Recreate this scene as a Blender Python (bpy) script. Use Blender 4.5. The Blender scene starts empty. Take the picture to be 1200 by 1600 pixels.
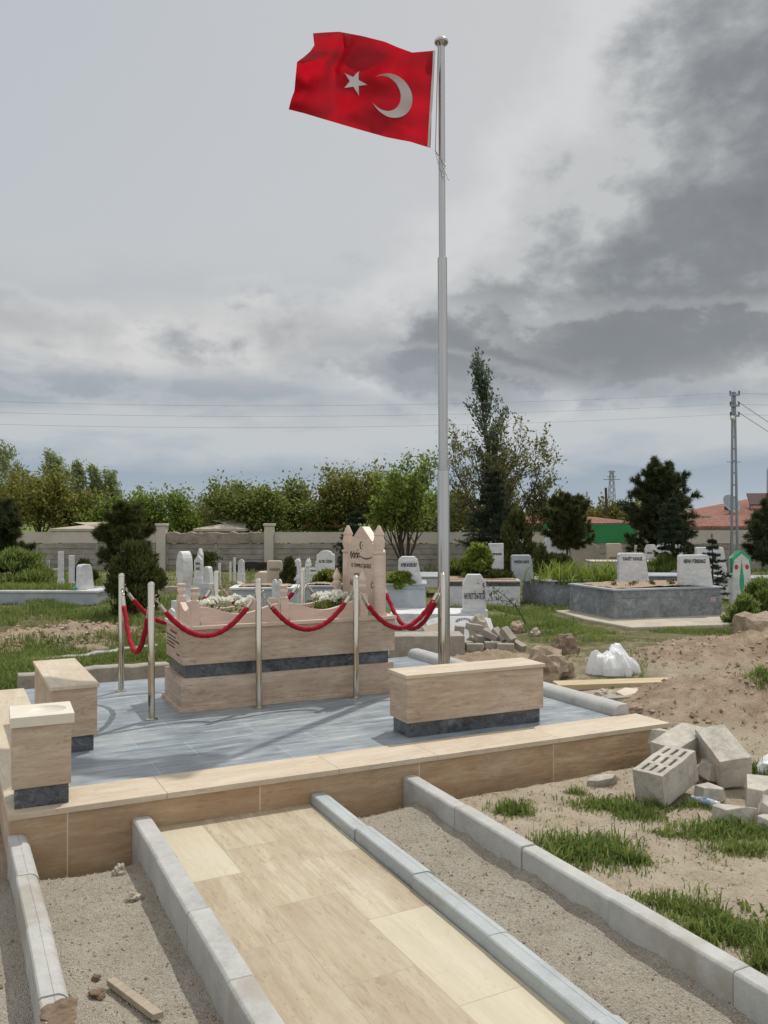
import bpy, bmesh, math, random
import numpy as np
from mathutils import Vector, Matrix, noise as mnoise

R = math.radians
S = bpy.context.scene
COL = S.collection

# ------------------------------------------------------------------ camera
F, H, HZ = 1300.0, 1.70, 815.0
PITCH = math.atan((HZ - 800) / F)
YAW = R(27.8)
cd = bpy.data.cameras.new("camera")
cam = bpy.data.objects.new("camera", cd); COL.objects.link(cam)
cam.location = (0, 0, H)
cam.rotation_euler = (R(90) + PITCH, 0, -YAW)
cd.sensor_fit = 'VERTICAL'; cd.sensor_height = 24.0
cd.lens = 24.0 * F / 1600.0
cd.clip_start = 0.05; cd.clip_end = 6000
S.camera = cam

# ------------------------------------------------------------------ sun, sky, exposure
SUN_EL, SUN_AZ = R(59), math.atan2(0.825, 0.565)      # azimuth clockwise from +Y
sd = bpy.data.lights.new("sun", 'SUN'); sd.energy = 2.8; sd.angle = R(0.6); sd.color = (1.0, 0.95, 0.87)
sun = bpy.data.objects.new("sun", sd); COL.objects.link(sun)
sv = Vector((math.sin(SUN_AZ) * math.cos(SUN_EL), math.cos(SUN_AZ) * math.cos(SUN_EL), math.sin(SUN_EL)))
sun.rotation_euler = sv.to_track_quat('Z', 'Y').to_euler()
sun.location = (8, 6, 14)
S.view_settings.view_transform = 'Standard'
S.view_settings.look = 'None'
S.view_settings.exposure = 0.0
S.view_settings.gamma = 1.0

class NT:
    """small node-tree writer"""
    def __init__(s, tree): s.t = tree; s.n = tree.nodes; s.l = tree.links
    def node(s, typ, **kw):
        nd = s.n.new(typ)
        for k, v in kw.items():
            if k.startswith('_'): setattr(nd, k[1:], v)
            else:
                key = int(k[1:]) if k[0] == 'i' and k[1:].isdigit() else k.replace('__', ' ')
                s.set(nd.inputs[key], v)
        return nd
    def set(s, inp, v):
        if isinstance(v, bpy.types.NodeSocket): s.l.new(v, inp)
        elif isinstance(v, bpy.types.Node): s.l.new(v.outputs[0], inp)
        else:
            if isinstance(v, tuple) and len(v) == 3 and inp.type == 'RGBA': v = (*v, 1)
            inp.default_value = v
    def math(s, op, a, b=0.0, c=None, clamp=False):
        nd = s.n.new('ShaderNodeMath'); nd.operation = op; nd.use_clamp = clamp
        s.set(nd.inputs[0], a); s.set(nd.inputs[1], b)
        if c is not None: s.set(nd.inputs[2], c)
        return nd.outputs[0]
    def mix(s, fac, a, b, mode='MIX'):
        nd = s.n.new('ShaderNodeMix'); nd.data_type = 'RGBA'; nd.blend_type = mode
        s.set(nd.inputs[0], fac); s.set(nd.inputs[6], a); s.set(nd.inputs[7], b)
        return nd.outputs[2]
    def ramp(s, fac, stops, interp='LINEAR'):
        nd = s.n.new('ShaderNodeValToRGB'); nd.color_ramp.interpolation = interp
        e = nd.color_ramp.elements
        while len(e) < len(stops): e.new(0.5)
        for el, (p, c) in zip(e, stops):
            el.position = p; el.color = (*c, 1) if len(c) == 3 else c
        s.set(nd.inputs[0], fac)
        return nd.outputs[0]
    def smooth(s, x, lo, hi, a=0.0, b=1.0):
        nd = s.n.new('ShaderNodeMapRange'); nd.interpolation_type = 'SMOOTHSTEP'
        s.set(nd.inputs[0], x); nd.inputs[1].default_value = lo; nd.inputs[2].default_value = hi
        nd.inputs[3].default_value = a; nd.inputs[4].default_value = b
        return nd.outputs[0]
    def noise(s, vec, scale, detail=5.0, rough=0.55, dist=0.0):
        nd = s.n.new('ShaderNodeTexNoise')
        s.set(nd.inputs['Vector'], vec); nd.inputs['Scale'].default_value = scale
        nd.inputs['Detail'].default_value = detail; nd.inputs['Roughness'].default_value = rough
        nd.inputs['Distortion'].default_value = dist
        return nd.outputs[0]
    def scale(s, vec, sc, loc=(0, 0, 0), rot=(0, 0, 0)):
        nd = s.n.new('ShaderNodeMapping'); s.set(nd.inputs[0], vec)
        nd.inputs['Scale'].default_value = sc; s.set(nd.inputs['Location'], loc); nd.inputs['Rotation'].default_value = rot
        return nd.outputs[0]

def make_world():
    w = bpy.data.worlds.new("World"); S.world = w; w.use_nodes = True
    t = NT(w.node_tree); w.node_tree.nodes.clear()
    out = t.node('ShaderNodeOutputWorld'); bg = t.node('ShaderNodeBackground'); bg.inputs[1].default_value = 0.1
    t.l.new(bg.outputs[0], out.inputs[0])
    sky = t.node('ShaderNodeTexSky', _sky_type='NISHITA', _sun_disc=False, _sun_elevation=SUN_EL, _sun_rotation=SUN_AZ)
    tc = t.node('ShaderNodeTexCoord')
    d = t.scale(tc.outputs['Generated'], (1, 1, 1), rot=(0, 0, YAW))     # compass turned so that north is the flag's side
    sp = t.node('ShaderNodeSeparateXYZ'); t.l.new(d, sp.inputs[0])
    x, y, z = sp.outputs
    az = t.math('ARCTAN2', x, y)
    el = t.math('ARCSINE', z)
    n1 = t.noise(t.scale(d, (1, 1, 1.35), loc=(3.1, 0.4, 0.2)), 2.7, 8, 0.52, 0.1)
    n2 = t.noise(t.scale(d, (1, 1, 1.7), loc=(7.3, 2.4, 1.2)), 6.0, 9, 0.56, 0.15)
    n3 = t.noise(t.scale(d, (1, 1, 4.5), loc=(1.9, 5.4, 0.1)), 3.6, 8, 0.55, 0.3)
    n4 = t.noise(t.scale(d, (1, 1, 1.5), loc=(2.2, 9.4, 4.2)), 13.0, 8, 0.58, 0.2)
    n1c = t.math('SUBTRACT', n1, 0.5); n2c = t.math('SUBTRACT', n2, 0.5); n3c = t.math('SUBTRACT', n3, 0.5); n4c = t.math('SUBTRACT', n4, 0.5)
    # high thin veil over blue sky
    veil = t.ramp(t.math('ADD', t.math('MULTIPLY', az, 0.55), t.math('ADD', 0.62, t.math('MULTIPLY', n1c, 0.25))), [(0.20, (5.15, 5.6, 5.95)), (0.62, (5.95, 5.95, 5.85)), (0.85, (6.2, 6.1, 5.9))])
    col = t.mix(0.86, sky.outputs[0], veil)
    # layered bands towards the horizon
    elb = t.math('ADD', el, t.math('ADD', t.math('MULTIPLY', n3c, 0.11), t.math('ADD', t.math('MULTIPLY', n1c, 0.06), t.math('MULTIPLY', n2c, 0.035))))
    bandcol = t.ramp(elb, [(0.0, (4.5, 4.9, 5.3)), (0.035, (3.6, 4.35, 5.1)), (0.065, (3.2, 3.95, 4.75)), (0.095, (5.3, 5.6, 5.8)), (0.115, (5.4, 5.6, 5.7)), (0.142, (3.5, 3.95, 4.45)), (0.165, (3.9, 4.25, 4.6)), (0.195, (6.5, 6.5, 6.4)), (0.225, (6.1, 6.1, 6.0)), (0.27, (4.9, 5.1, 5.3)), (0.32, (5.5, 5.6, 5.6))])
    col = t.mix(t.smooth(t.math('ADD', el, t.math('MULTIPLY', n2c, 0.1)), 0.22, 0.36, 0.92, 0), col, bandcol)
    # billowing small clouds: grey undersides, white tops
    lump = t.math('MULTIPLY', t.smooth(n2, 0.52, 0.64), t.math('MULTIPLY', t.smooth(el, 0.15, 0.20), t.smooth(t.math('ADD', el, t.math('MULTIPLY', n1c, 0.25)), 0.24, 0.36, 1, 0)))
    lcol = t.ramp(t.math('ADD', n2, t.math('MULTIPLY', n4c, 0.35)), [(0.53, (6.8, 6.8, 6.7)), (0.60, (5.0, 5.15, 5.3)), (0.70, (2.9, 3.1, 3.35))])
    col = t.mix(t.math('MULTIPLY', lump, 0.85), col, lcol)
    # the big dark cloud in the right part of the sky
    def blob(az0, el0, a, b, phi):
        da = t.math('SUBTRACT', az, az0); de = t.math('SUBTRACT', el, el0)
        u = t.math('ADD', t.math('MULTIPLY', da, math.cos(phi)), t.math('MULTIPLY', de, math.sin(phi)))
        v = t.math('SUBTRACT', t.math('MULTIPLY', de, math.cos(phi)), t.math('MULTIPLY', da, math.sin(phi)))
        u = t.math('DIVIDE', u, a); v = t.math('DIVIDE', v, b)
        return t.math('SQRT', t.math('ADD', t.math('MULTIPLY', u, u), t.math('MULTIPLY', v, v)))
    e1 = blob(0.44, 0.335, 0.52, 0.225, R(33))
    e = t.math('ADD', e1, t.math('ADD', t.math('MULTIPLY', n1c, 0.75), t.math('ADD', t.math('MULTIPLY', n2c, 0.62), t.math('MULTIPLY', n4c, 0.38))))
    under = t.smooth(t.math('ADD', el, t.math('ADD', t.math('MULTIPLY', n2c, 0.16), t.math('MULTIPLY', n4c, 0.08))), 0.115, 0.20)
    body = t.math('MULTIPLY', t.smooth(e, 0.80, 1.16, 1, 0), under)
    rim = t.math('MULTIPLY', t.math('MULTIPLY', t.smooth(e, 0.90, 1.08), t.smooth(e, 1.08, 1.38, 1, 0)), under)
    col = t.mix(t.math('MULTIPLY', rim, 0.65), col, (6.9, 7.0, 7.0))
    core = t.ramp(t.math('ADD', t.math('MULTIPLY', e, 0.52), t.math('ADD', t.math('MULTIPLY', n2c, 0.75), t.math('ADD', t.math('MULTIPLY', n1c, 0.5), t.math('MULTIPLY', n4c, 0.42)))), [(0.02, (1.8, 1.93, 2.08)), (0.24, (2.3, 2.48, 2.66)), (0.38, (3.4, 3.6, 3.75)), (0.52, (5.3, 5.45, 5.5))])
    col = t.mix(t.math('MULTIPLY', body, 0.95), col, core)
    # lower dark clouds, left of the pole and at the far left
    for (a0, e0_, sa, sb, ph, amt, cc) in ((-0.03, 0.205, 0.17, 0.045, R(-8), 0.62, (2.9, 3.1, 3.4)), (-0.42, 0.215, 0.12, 0.040, R(-14), 0.5, (3.3, 3.5, 3.8)), (0.32, 0.200, 0.24, 0.040, R(-2), 0.7, (2.4, 2.58, 2.78)), (0.05, 0.165, 0.11, 0.025, R(-10), 0.5, (2.9, 3.2, 3.6))):
        ee = t.math('ADD', blob(a0, e0_, sa, sb, ph), t.math('ADD', t.math('MULTIPLY', n2c, 3.4), t.math('ADD', t.math('MULTIPLY', n1c, 1.6), t.math('MULTIPLY', n4c, 1.8))))
        col = t.mix(t.math('MULTIPLY', t.math('MULTIPLY', t.smooth(ee, 0.9, 1.15), t.smooth(ee, 1.2, 1.6, 1, 0)), 0.18), col, (6.8, 6.9, 6.9))
        col = t.mix(t.math('MULTIPLY', t.smooth(ee, 0.1, 1.25, 1, 0), amt), col, cc)
    # unseen sky overhead and behind the viewer, brightened to lift the shaded faces
    back = t.smooth(y, -0.1, 0.45, 1, 0)
    top = t.smooth(z, 0.55, 0.85)
    bright = t.math('MAXIMUM', back, top)
    bcol = t.ramp(n1, [(0.3, (6.4, 6.8, 7.3)), (0.6, (9.0, 9.0, 8.8))])
    col = t.mix(bright, col, bcol)
    t.l.new(col, bg.inputs[0])
make_world()

# ------------------------------------------------------------------ pixel helpers (camera ray meets a plane / a depth)
_fw = np.array([math.sin(YAW) * math.cos(PITCH), math.cos(YAW) * math.cos(PITCH), math.sin(PITCH)])
_rt = np.array([math.cos(YAW), -math.sin(YAW), 0.0]); _up = np.cross(_rt, _fw)
def ray(px, py): return _fw + _rt * (px - 600) / F - _up * (py - 800) / F
def onz(px, py, z=0.0):
    d = ray(px, py); k = (z - H) / d[2]; return Vector((d[0] * k, d[1] * k, z))
def at(px, py, dep):
    d = ray(px, py) * dep; return Vector((d[0], d[1], d[2] + H))
FACE = -YAW            # rotation of a thing that faces the viewer (its front is local -Y)

# ------------------------------------------------------------------ objects
def tag(o, label=None, cat=None, group=None, kind=None):
    if label: o['label'] = label
    if cat: o['category'] = cat
    if group: o['group'] = group
    if kind: o['kind'] = kind
    return o
def thing(name, label, cat, loc=(0, 0, 0), rotz=0.0, group=None, rot=None):
    o = bpy.data.objects.new(name, None); COL.objects.link(o)
    o.empty_display_size = 0.1
    o.location = loc; o.rotation_euler = rot if rot else (0, 0, rotz)
    return tag(o, label, cat, group)

class MB:
    """collects polygons; build() makes ONE mesh object of them"""
    def __init__(s): s.v = []; s.f = []; s.n = 0; s.attr = []
    def add(s, V, Fs, a=None):
        V = np.asarray(V, float).reshape(-1, 3)
        s.v.append(V)
        for f in Fs: s.f.append([i + s.n for i in f])
        s.n += len(V)
        return s
    def addq(s, V, k, a=None):
        """V holds consecutive k-gons"""
        V = np.asarray(V, float).reshape(-1, 3)
        idx = (np.arange(len(V)).reshape(-1, k) + s.n).tolist()
        s.v.append(V); s.f.extend(idx); s.n += len(V)
        if a is not None: s.attr.append(a)
        return s
    def box(s, x0, x1, y0, y1, z0, z1, m=None):
        V = [(x, y, z) for z in (z0, z1) for y in (y0, y1) for x in (x0, x1)]
        if m is not None: V = [tuple(m @ Vector(p)) for p in V]
        return s.add(V, [(0, 2, 3, 1), (4, 5, 7, 6), (0, 1, 5, 4), (2, 6, 7, 3), (0, 4, 6, 2), (1, 3, 7, 5)])
    def prism(s, poly, a0, a1, axis='y', m=None):
        """poly in the plane across axis ((x,z) for y, (y,z) for x, (x,y) for z)"""
        n = len(poly)
        def mk(p, a):
            if axis == 'y': return (p[0], a, p[1])
            if axis == 'x': return (a, p[0], p[1])
            return (p[0], p[1], a)
        V = [mk(p, a0) for p in poly] + [mk(p, a1) for p in poly]
        if m is not None: V = [tuple(m @ Vector(p)) for p in V]
        Fs = [tuple(range(n)), tuple(range(2 * n - 1, n - 1, -1))] + [(i, i + n, (i + 1) % n + n, (i + 1) % n) for i in range(n)]
        return s.add(V, Fs)
    def lathe(s, prof, n=16, c=(0, 0, 0), sq=0.0):
        V = []; Fs = []
        for r, z in prof:
            for k in range(n):
                a = 2 * math.pi * k / n
                V.append((c[0] + r * math.cos(a), c[1] + r * math.sin(a), c[2] + z))
        m = len(prof)
        for j in range(m - 1):
            for k in range(n):
                Fs.append((j * n + k, j * n + (k + 1) % n, (j + 1) * n + (k + 1) % n, (j + 1) * n + k))
        Fs.append(tuple(range(n - 1, -1, -1))); Fs.append(tuple((m - 1) * n + k for k in range(n)))
        return s.add(V, Fs)
    def tube(s, pts, rad, n=8, caps=True):
        P = [Vector(p) for p in pts]; m = len(P)
        if not hasattr(rad, '__len__'): rad = [rad] * m
        V = []; Fs = []; ref = None
        for j in range(m):
            tg = (P[min(j + 1, m - 1)] - P[max(j - 1, 0)])
            if tg.length < 1e-9: tg = Vector((0, 0, 1))
            tg.normalize()
            if ref is None:
                ref = Vector((0, 0, 1)) if abs(tg.z) < 0.9 else Vector((1, 0, 0))
            u = tg.cross(ref); 
            if u.length < 1e-6: u = tg.cross(Vector((0.3, 1, 0.2)))
            u.normalize(); w = tg.cross(u); ref = u.cross(tg) if False else ref
            for k in range(n):
                a = 2 * math.pi * k / n
                V.append(P[j] + u * (rad[j] * math.cos(a)) + w * (rad[j] * math.sin(a)))
        for j in range(m - 1):
            for k in range(n):
                Fs.append((j * n + k, j * n + (k + 1) % n, (j + 1) * n + (k + 1) % n, (j + 1) * n + k))
        if caps:
            Fs.append(tuple(range(n - 1, -1, -1))); Fs.append(tuple((m - 1) * n + k for k in range(n)))
        return s.add([tuple(p) for p in V], Fs)
    def sheet(s, grid):
        """grid[i][j] of points"""
        a = len(grid); b = len(grid[0])
        return s.add([p for row in grid for p in row], [(i * b + j, i * b + j + 1, (i + 1) * b + j + 1, (i + 1) * b + j) for i in range(a - 1) for j in range(b - 1)])
    def rock(s, c, r, seed, amp=0.35, sub=2, m=None, freq=1.3):
        bm = bmesh.new(); bmesh.ops.create_icosphere(bm, subdivisions=sub, radius=1.0)
        o = Vector((seed * 3.17, seed * 1.31, seed * 0.77))
        V = []
        for v in bm.verts:
            d = v.co.normalized()
            k = 1 + amp * mnoise.noise(d * freq + o) + amp * 0.5 * (0.35 - abs(mnoise.noise(d * freq * 2.3 + o))) * 1.6 + amp * 0.2 * mnoise.noise(d * freq * 5.5 + o)
            # flatten into facets
            q = Vector((d.x * r[0], d.y * r[1], d.z * r[2])) * k
            if m is not None: q = m @ q
            V.append((q.x + c[0], q.y + c[1], q.z + c[2]))
        Fs = [tuple(v.index for v in f.verts) for f in bm.faces]
        bm.free()
        return s.add(V, Fs)
    def mesh(s, name):
        me = bpy.data.meshes.new(name)
        V = np.concatenate(s.v) if s.v else np.zeros((0, 3))
        me.vertices.add(len(V)); me.vertices.foreach_set('co', V.astype(np.float32).ravel())
        tot = np.array([len(f) for f in s.f], np.int32)
        st = np.concatenate([[0], np.cumsum(tot)[:-1]]).astype(np.int32)
        loops = np.fromiter((i for f in s.f for i in f), np.int32, int(tot.sum()))
        me.loops.add(len(loops)); me.loops.foreach_set('vertex_index', loops)
        me.polygons.add(len(tot)); me.polygons.foreach_set('loop_start', st)
        try: me.polygons.foreach_set('loop_total', tot)
        except Exception: pass
        me.update(calc_edges=True); me.validate()
        if s.attr:
            A = np.concatenate([np.asarray(a, np.float32) for a in s.attr])
            if len(A) == len(me.polygons):
                at_ = me.attributes.new('tint', 'FLOAT', 'FACE'); at_.data.foreach_set('value', A)
        return me
    def build(s, name, mat, parent=None, smooth=False, bevel=0.0, seg=2, loc=None, rot=None, label=None, fix=True):
        me = s.mesh(name)
        if fix and len(me.polygons) < 60000 and not s.attr:
            bm = bmesh.new(); bm.from_mesh(me); bmesh.ops.recalc_face_normals(bm, faces=bm.faces); bm.to_mesh(me); bm.free()
        if mat: me.materials.append(mat)
        o = bpy.data.objects.new(name, me); COL.objects.link(o)
        if parent: o.parent = parent
        if loc is not None: o.location = loc
        if rot is not None: o.rotation_euler = rot
        me.polygons.foreach_set('use_smooth', [bool(smooth)] * len(me.polygons))
        if smooth:
            me.update()
            if smooth == 'auto' : me.set_sharp_from_angle(angle=R(35))
        if bevel:
            md = o.modifiers.new('bevel', 'BEVEL'); md.width = bevel; md.segments = seg; md.limit_method = 'ANGLE'; md.angle_limit = R(40)
        if label: o['label'] = label
        return o

def copy_tree(o, parent=None):
    c = o.copy(); COL.objects.link(c)
    if parent: c.parent = parent
    for ch in list(o.children): copy_tree(ch, c)
    return c

def text_part(name, txt, size, mat, parent, loc, rot, extrude=0.0015, align='CENTER', sx=1.0, bold=0.0, maxw=None):
    cu = bpy.data.curves.new(name, 'FONT'); cu.body = txt; cu.size = size; cu.extrude = extrude
    cu.align_x = align; cu.align_y = 'CENTER'; cu.offset = bold; cu.resolution_u = 3
    tmp = bpy.data.objects.new(name, cu); COL.objects.link(tmp)
    dg = bpy.context.evaluated_depsgraph_get()
    me = bpy.data.meshes.new_from_object(tmp.evaluated_get(dg))
    bpy.data.objects.remove(tmp); bpy.data.curves.remove(cu)
    me.materials.clear(); me.materials.append(mat); me.polygons.foreach_set('use_smooth', [False] * len(me.polygons))
    if maxw:
        xs_ = [v.co.x for v in me.vertices]; sx = min(sx, maxw / max(1e-6, max(xs_) - min(xs_)))
    o = bpy.data.objects.new(name, me); COL.objects.link(o); o.parent = parent
    o.location = loc; o.rotation_euler = rot; o.scale = (sx, 1, 1)
    return o

# ------------------------------------------------------------------ materials
MATS = {}
def new_mat(name):
    m = bpy.data.materials.new(name); m.use_nodes = True
    t = NT(m.node_tree); b = m.node_tree.nodes['Principled BSDF']
    MATS[name] = m
    return m, t, b
def objvec(t, rnd=True):
    tc = t.node('ShaderNodeTexCoord')
    if not rnd: return tc.outputs['Object']
    oi = t.node('ShaderNodeObjectInfo')
    r = t.math('MULTIPLY', oi.outputs['Random'], 40.0)
    cx = t.node('ShaderNodeCombineXYZ', i0=r, i1=t.math('MULTIPLY', r, 0.7), i2=t.math('MULTIPLY', r, 0.31))
    va = t.n.new('ShaderNodeVectorMath'); va.operation = 'ADD'
    t.l.new(tc.outputs['Object'], va.inputs[0]); t.l.new(cx.outputs[0], va.inputs[1])
    return va.outputs[0]
def bump(t, b, h, strength, dist=0.01):
    nd = t.node('ShaderNodeBump'); nd.inputs['Strength'].default_value = strength; nd.inputs['Distance'].default_value = dist
    t.set(nd.inputs['Height'], h); t.l.new(nd.outputs[0], b.inputs['Normal'])

def flat(name, c, rough=0.6, metal=0.0, var=0.12, scale=6.0, bmp=0.1, bscale=60.0, spec=0.5):
    m, t, b = new_mat(name)
    v = objvec(t); n = t.noise(v, scale, 6, 0.6)
    lo = tuple(x * (1 - var) for x in c); hi = tuple(min(1, x * (1 + var)) for x in c)
    t.set(b.inputs['Base Color'], t.ramp(n, [(0.3, lo), (0.7, hi)]))
    b.inputs['Roughness'].default_value = rough; b.inputs['Metallic'].default_value = metal
    b.inputs['Specular IOR Level'].default_value = spec
    if bmp: bump(t, b, t.noise(v, bscale, 4, 0.6), bmp, 0.004)
    return m

def travertine(name, sc, cols, rough=0.45, pits=True, tiles=None, w=(0.26, 0.28, 0.26, 0.16)):
    cols = [tuple(0.92 * k + 0.08 * (0.3 * c_[0] + 0.6 * c_[1] + 0.1 * c_[2]) for k in c_) for c_ in cols]
    m, t, b = new_mat(name)
    v = objvec(t)
    if tiles:
        tc = t.node('ShaderNodeTexCoord')
        bv = t.scale(tc.outputs['Object'], (1, 1, 1), rot=tiles[0], loc=tiles[3])
        br = t.node('ShaderNodeTexBrick'); t.l.new(bv, br.inputs['Vector'])
        br.offset = tiles[4]; br.squash = 1.0
        for k, val in (('Color1', (0, 0, 0, 1)), ('Color2', (1, 1, 1, 1)), ('Mortar', (0.5, 0.5, 0.5, 1)), ('Scale', 1.0), ('Mortar Size', 0.003 if 'front' in name else 0.0018), ('Mortar Smooth', 0.2), ('Bias', 0.0), ('Brick Width', tiles[1]), ('Row Height', tiles[2])):
            br.inputs[k].default_value = val
        rnd = br.outputs['Color']
        va = t.n.new('ShaderNodeVectorMath'); va.operation = 'MULTIPLY_ADD'
        t.l.new(rnd, va.inputs[0]); va.inputs[1].default_value = (13, 9, 17); t.l.new(v, va.inputs[2]); v = va.outputs[0]
    s1 = t.scale(v, sc)
    n1 = t.noise(s1, 1.0, 6, 0.6, 0.12)
    n2 = t.noise(t.scale(v, tuple(k * 3.1 for k in sc)), 1.0, 6, 0.7, 0.0)
    n3 = t.noise(t.scale(v, tuple((3.5 if k < 4 else 9.0) for k in sc)), 1.0, 7, 0.68)
    n5 = t.noise(t.scale(v, tuple(k * 9.0 for k in sc)), 1.0, 5, 0.7, 0.2)
    f = t.math('ADD', t.math('MULTIPLY', n1, w[0]), t.math('ADD', t.math('MULTIPLY', n2, w[1]), t.math('ADD', t.math('MULTIPLY', n3, w[2]), t.math('MULTIPLY', n5, w[3]))))
    c = t.ramp(f, [(0.38, tuple(0.6 * a_ + 0.4 * b_ for a_, b_ in zip(cols[0], cols[1]))), (0.48, cols[1]), (0.55, cols[2]), (0.65, cols[3])])
    d1 = t.noise(t.scale(v, tuple((13 if k < 4 else 72) for k in sc)), 1.0, 3, 0.6, 0.8)
    d2 = t.noise(t.scale(v, tuple((16 if k < 4 else 170) for k in sc), loc=(3, 7, 1)), 1.0, 2, 0.6)
    dash = t.math('MAXIMUM', t.math('MULTIPLY', t.smooth(d1, 0.565, 0.62), t.smooth(t.noise(v, 3.3, 4, 0.6), 0.40, 0.56)), t.math('MULTIPLY', t.smooth(d2, 0.66, 0.72), 0.5))
    c = t.mix(t.math('MULTIPLY', dash, 0.5 if pits else 0.0), c, tuple(k * 0.8 for k in cols[0]))
    h = n2
    if pits:
        vo = t.node('ShaderNodeTexVoronoi'); t.l.new(t.scale(v, tuple(3 + k * 2.0 for k in sc)), vo.inputs['Vector']); vo.inputs['Scale'].default_value = 3.0
        pm = t.math('MULTIPLY', t.smooth(vo.outputs['Distance'], 0.05, 0.17, 1, 0), t.smooth(n1, 0.40, 0.52, 1, 0))
        c = t.mix(t.math('MULTIPLY', pm, 0.75), c, tuple(k * 0.55 for k in cols[0]))
        h = t.math('SUBTRACT', n2, pm)
    if tiles:
        c = t.mix(t.smooth(rnd, 0.5, 1.0, 0, 0.6), c, tuple(k * 1.06 for k in cols[3]))
        dk = t.smooth(rnd, 0.5, 0.0, 0, 0.48)
        c = t.mix(t.math('MULTIPLY', dk, t.smooth(n1, 0.35, 0.62, 0.45, 1.0)), c, tuple(0.55 * a_ + 0.45 * b_ for a_, b_ in zip(cols[0], cols[1])))
        c = t.mix(t.math('MULTIPLY', br.outputs['Fac'], 0.7), c, (0.66, 0.60, 0.50) if 'front' in name else (0.27, 0.215, 0.15))
    # thin dust
    c = t.mix(t.smooth(t.noise(v, 3.1, 6, 0.65), 0.5, 0.75, 0, 0.25), c, (0.52, 0.48, 0.42))
    t.set(b.inputs['Base Color'], c); b.inputs['Roughness'].default_value = rough
    bump(t, b, h, 0.12, 0.004)
    return m
TV = [(0.29, 0.195, 0.13), (0.45, 0.335, 0.24), (0.545, 0.435, 0.33), (0.61, 0.515, 0.405)]
TC = [(0.41, 0.31, 0.215), (0.525, 0.435, 0.315), (0.575, 0.495, 0.38), (0.61, 0.55, 0.445)]
PK = [(0.50, 0.36, 0.28), (0.61, 0.47, 0.38), (0.67, 0.54, 0.455), (0.71, 0.60, 0.51)]
M_TRAV = travertine('travertine_face', (1.6, 1.6, 13), TV, 0.6)
M_CAPX = travertine('travertine_cap_along_x', (1.2, 8, 8), TC, 0.6)
M_CAPY = travertine('travertine_cap_along_y', (8, 1.2, 8), TC, 0.6)
M_PINK = travertine('pink_travertine', (1.6, 1.6, 7), PK, 0.5, pits=False)
M_PATH = travertine('travertine_path', (8, 0.75, 8), [(0.27, 0.20, 0.13), (0.39, 0.315, 0.205), (0.475, 0.41, 0.285), (0.53, 0.48, 0.35)], 0.6, w=(0.40, 0.28, 0.12, 0.20), tiles=((0, 0, R(90)), 0.66, 0.2965, (0.31, 0.0, 0), 0.42))
M_FRONT = travertine('travertine_front', (1.3, 1.3, 12), [(0.25, 0.145, 0.07), (0.41, 0.275, 0.155), (0.52, 0.385, 0.24), (0.60, 0.48, 0.33)], tiles=((R(90), 0, 0), 0.98, 2.0, (0.44, 0.7, 0), 0.0))
M_SHAL = travertine('cream_limestone', (3, 3, 4), [(0.60, 0.54, 0.44), (0.66, 0.60, 0.50), (0.70, 0.65, 0.55), (0.74, 0.69, 0.60)], 0.5, pits=False)

def marble(name, sc, cols, rough, tiles=None, white=0.0, rot=(0, 0, 0)):
    m, t, b = new_mat(name)
    v = objvec(t)
    n1 = t.noise(t.scale(v, sc, rot=rot), 1.0, 10, 0.68, 0.8)
    n2 = t.noise(t.scale(v, tuple(k * 2.7 for k in sc), rot=rot), 1.0, 8, 0.7, 0.6)
    f = t.math('ADD', t.math('MULTIPLY', n1, 0.6), t.math('MULTIPLY', n2, 0.4))
    st = [(0.34 + 0.32 * i / (len(cols) - 1), c) for i, c in enumerate(cols)]
    c = t.ramp(f, st)
    if white:
        w = t.smooth(t.math('ABSOLUTE', t.math('SUBTRACT', n2, 0.52)), 0.0, 0.025, 1, 0)
        c = t.mix(t.math('MULTIPLY', w, white), c, (0.6, 0.62, 0.64))
    rr = t.ramp(n2, [(0.3, (rough * 0.8,) * 3), (0.7, (min(1, rough * 1.3),) * 3)])
    if tiles:
        tc = t.node('ShaderNodeTexCoord')
        br = t.node('ShaderNodeTexBrick'); t.l.new(t.scale(tc.outputs['Object'], (1, 1, 1), loc=(0.2, 0.13, 0)), br.inputs['Vector'])
        br.offset = 0.37
        for k, val in (('Color1', (0, 0, 0, 1)), ('Color2', (1, 1, 1, 1)), ('Mortar', (0.5, 0.5, 0.5, 1)), ('Scale', 1.0), ('Mortar Size', 0.002), ('Mortar Smooth', 0.2), ('Bias', 0.0), ('Brick Width', tiles[0]), ('Row Height', tiles[1])):
            br.inputs[k].default_value = val
        c = t.mix(t.math('MULTIPLY', t.math('SUBTRACT', br.outputs['Color'], 0.4), 0.28), c, (0.44, 0.48, 0.52))
        c = t.mix(t.math('MULTIPLY', br.outputs['Fac'], 0.5), c, (0.55, 0.57, 0.58))
        dust = t.smooth(t.noise(v, 2.2, 6, 0.62), 0.42, 0.7, 0, 0.35)
        c = t.mix(dust, c, (0.46, 0.47, 0.46))
        rr = t.mix(dust, rr, (0.7, 0.7, 0.7))
    t.set(b.inputs['Base Color'], c); t.set(b.inputs['Roughness'], rr)
    if tiles: b.inputs['Specular IOR Level'].default_value = 0.38
    return m
M_FLOOR = marble('blue_grey_marble_floor', (2.0, 15, 15), [(0.085, 0.105, 0.125), (0.165, 0.195, 0.225), (0.26, 0.30, 0.33), (0.50, 0.54, 0.57)], 0.36, tiles=(0.78, 0.39))
M_DARK = marble('dark_veined_marble', (5, 5, 7), [(0.025, 0.03, 0.037), (0.045, 0.052, 0.062), (0.075, 0.085, 0.10), (0.20, 0.22, 0.25)], 0.28, white=0.12)
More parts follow.
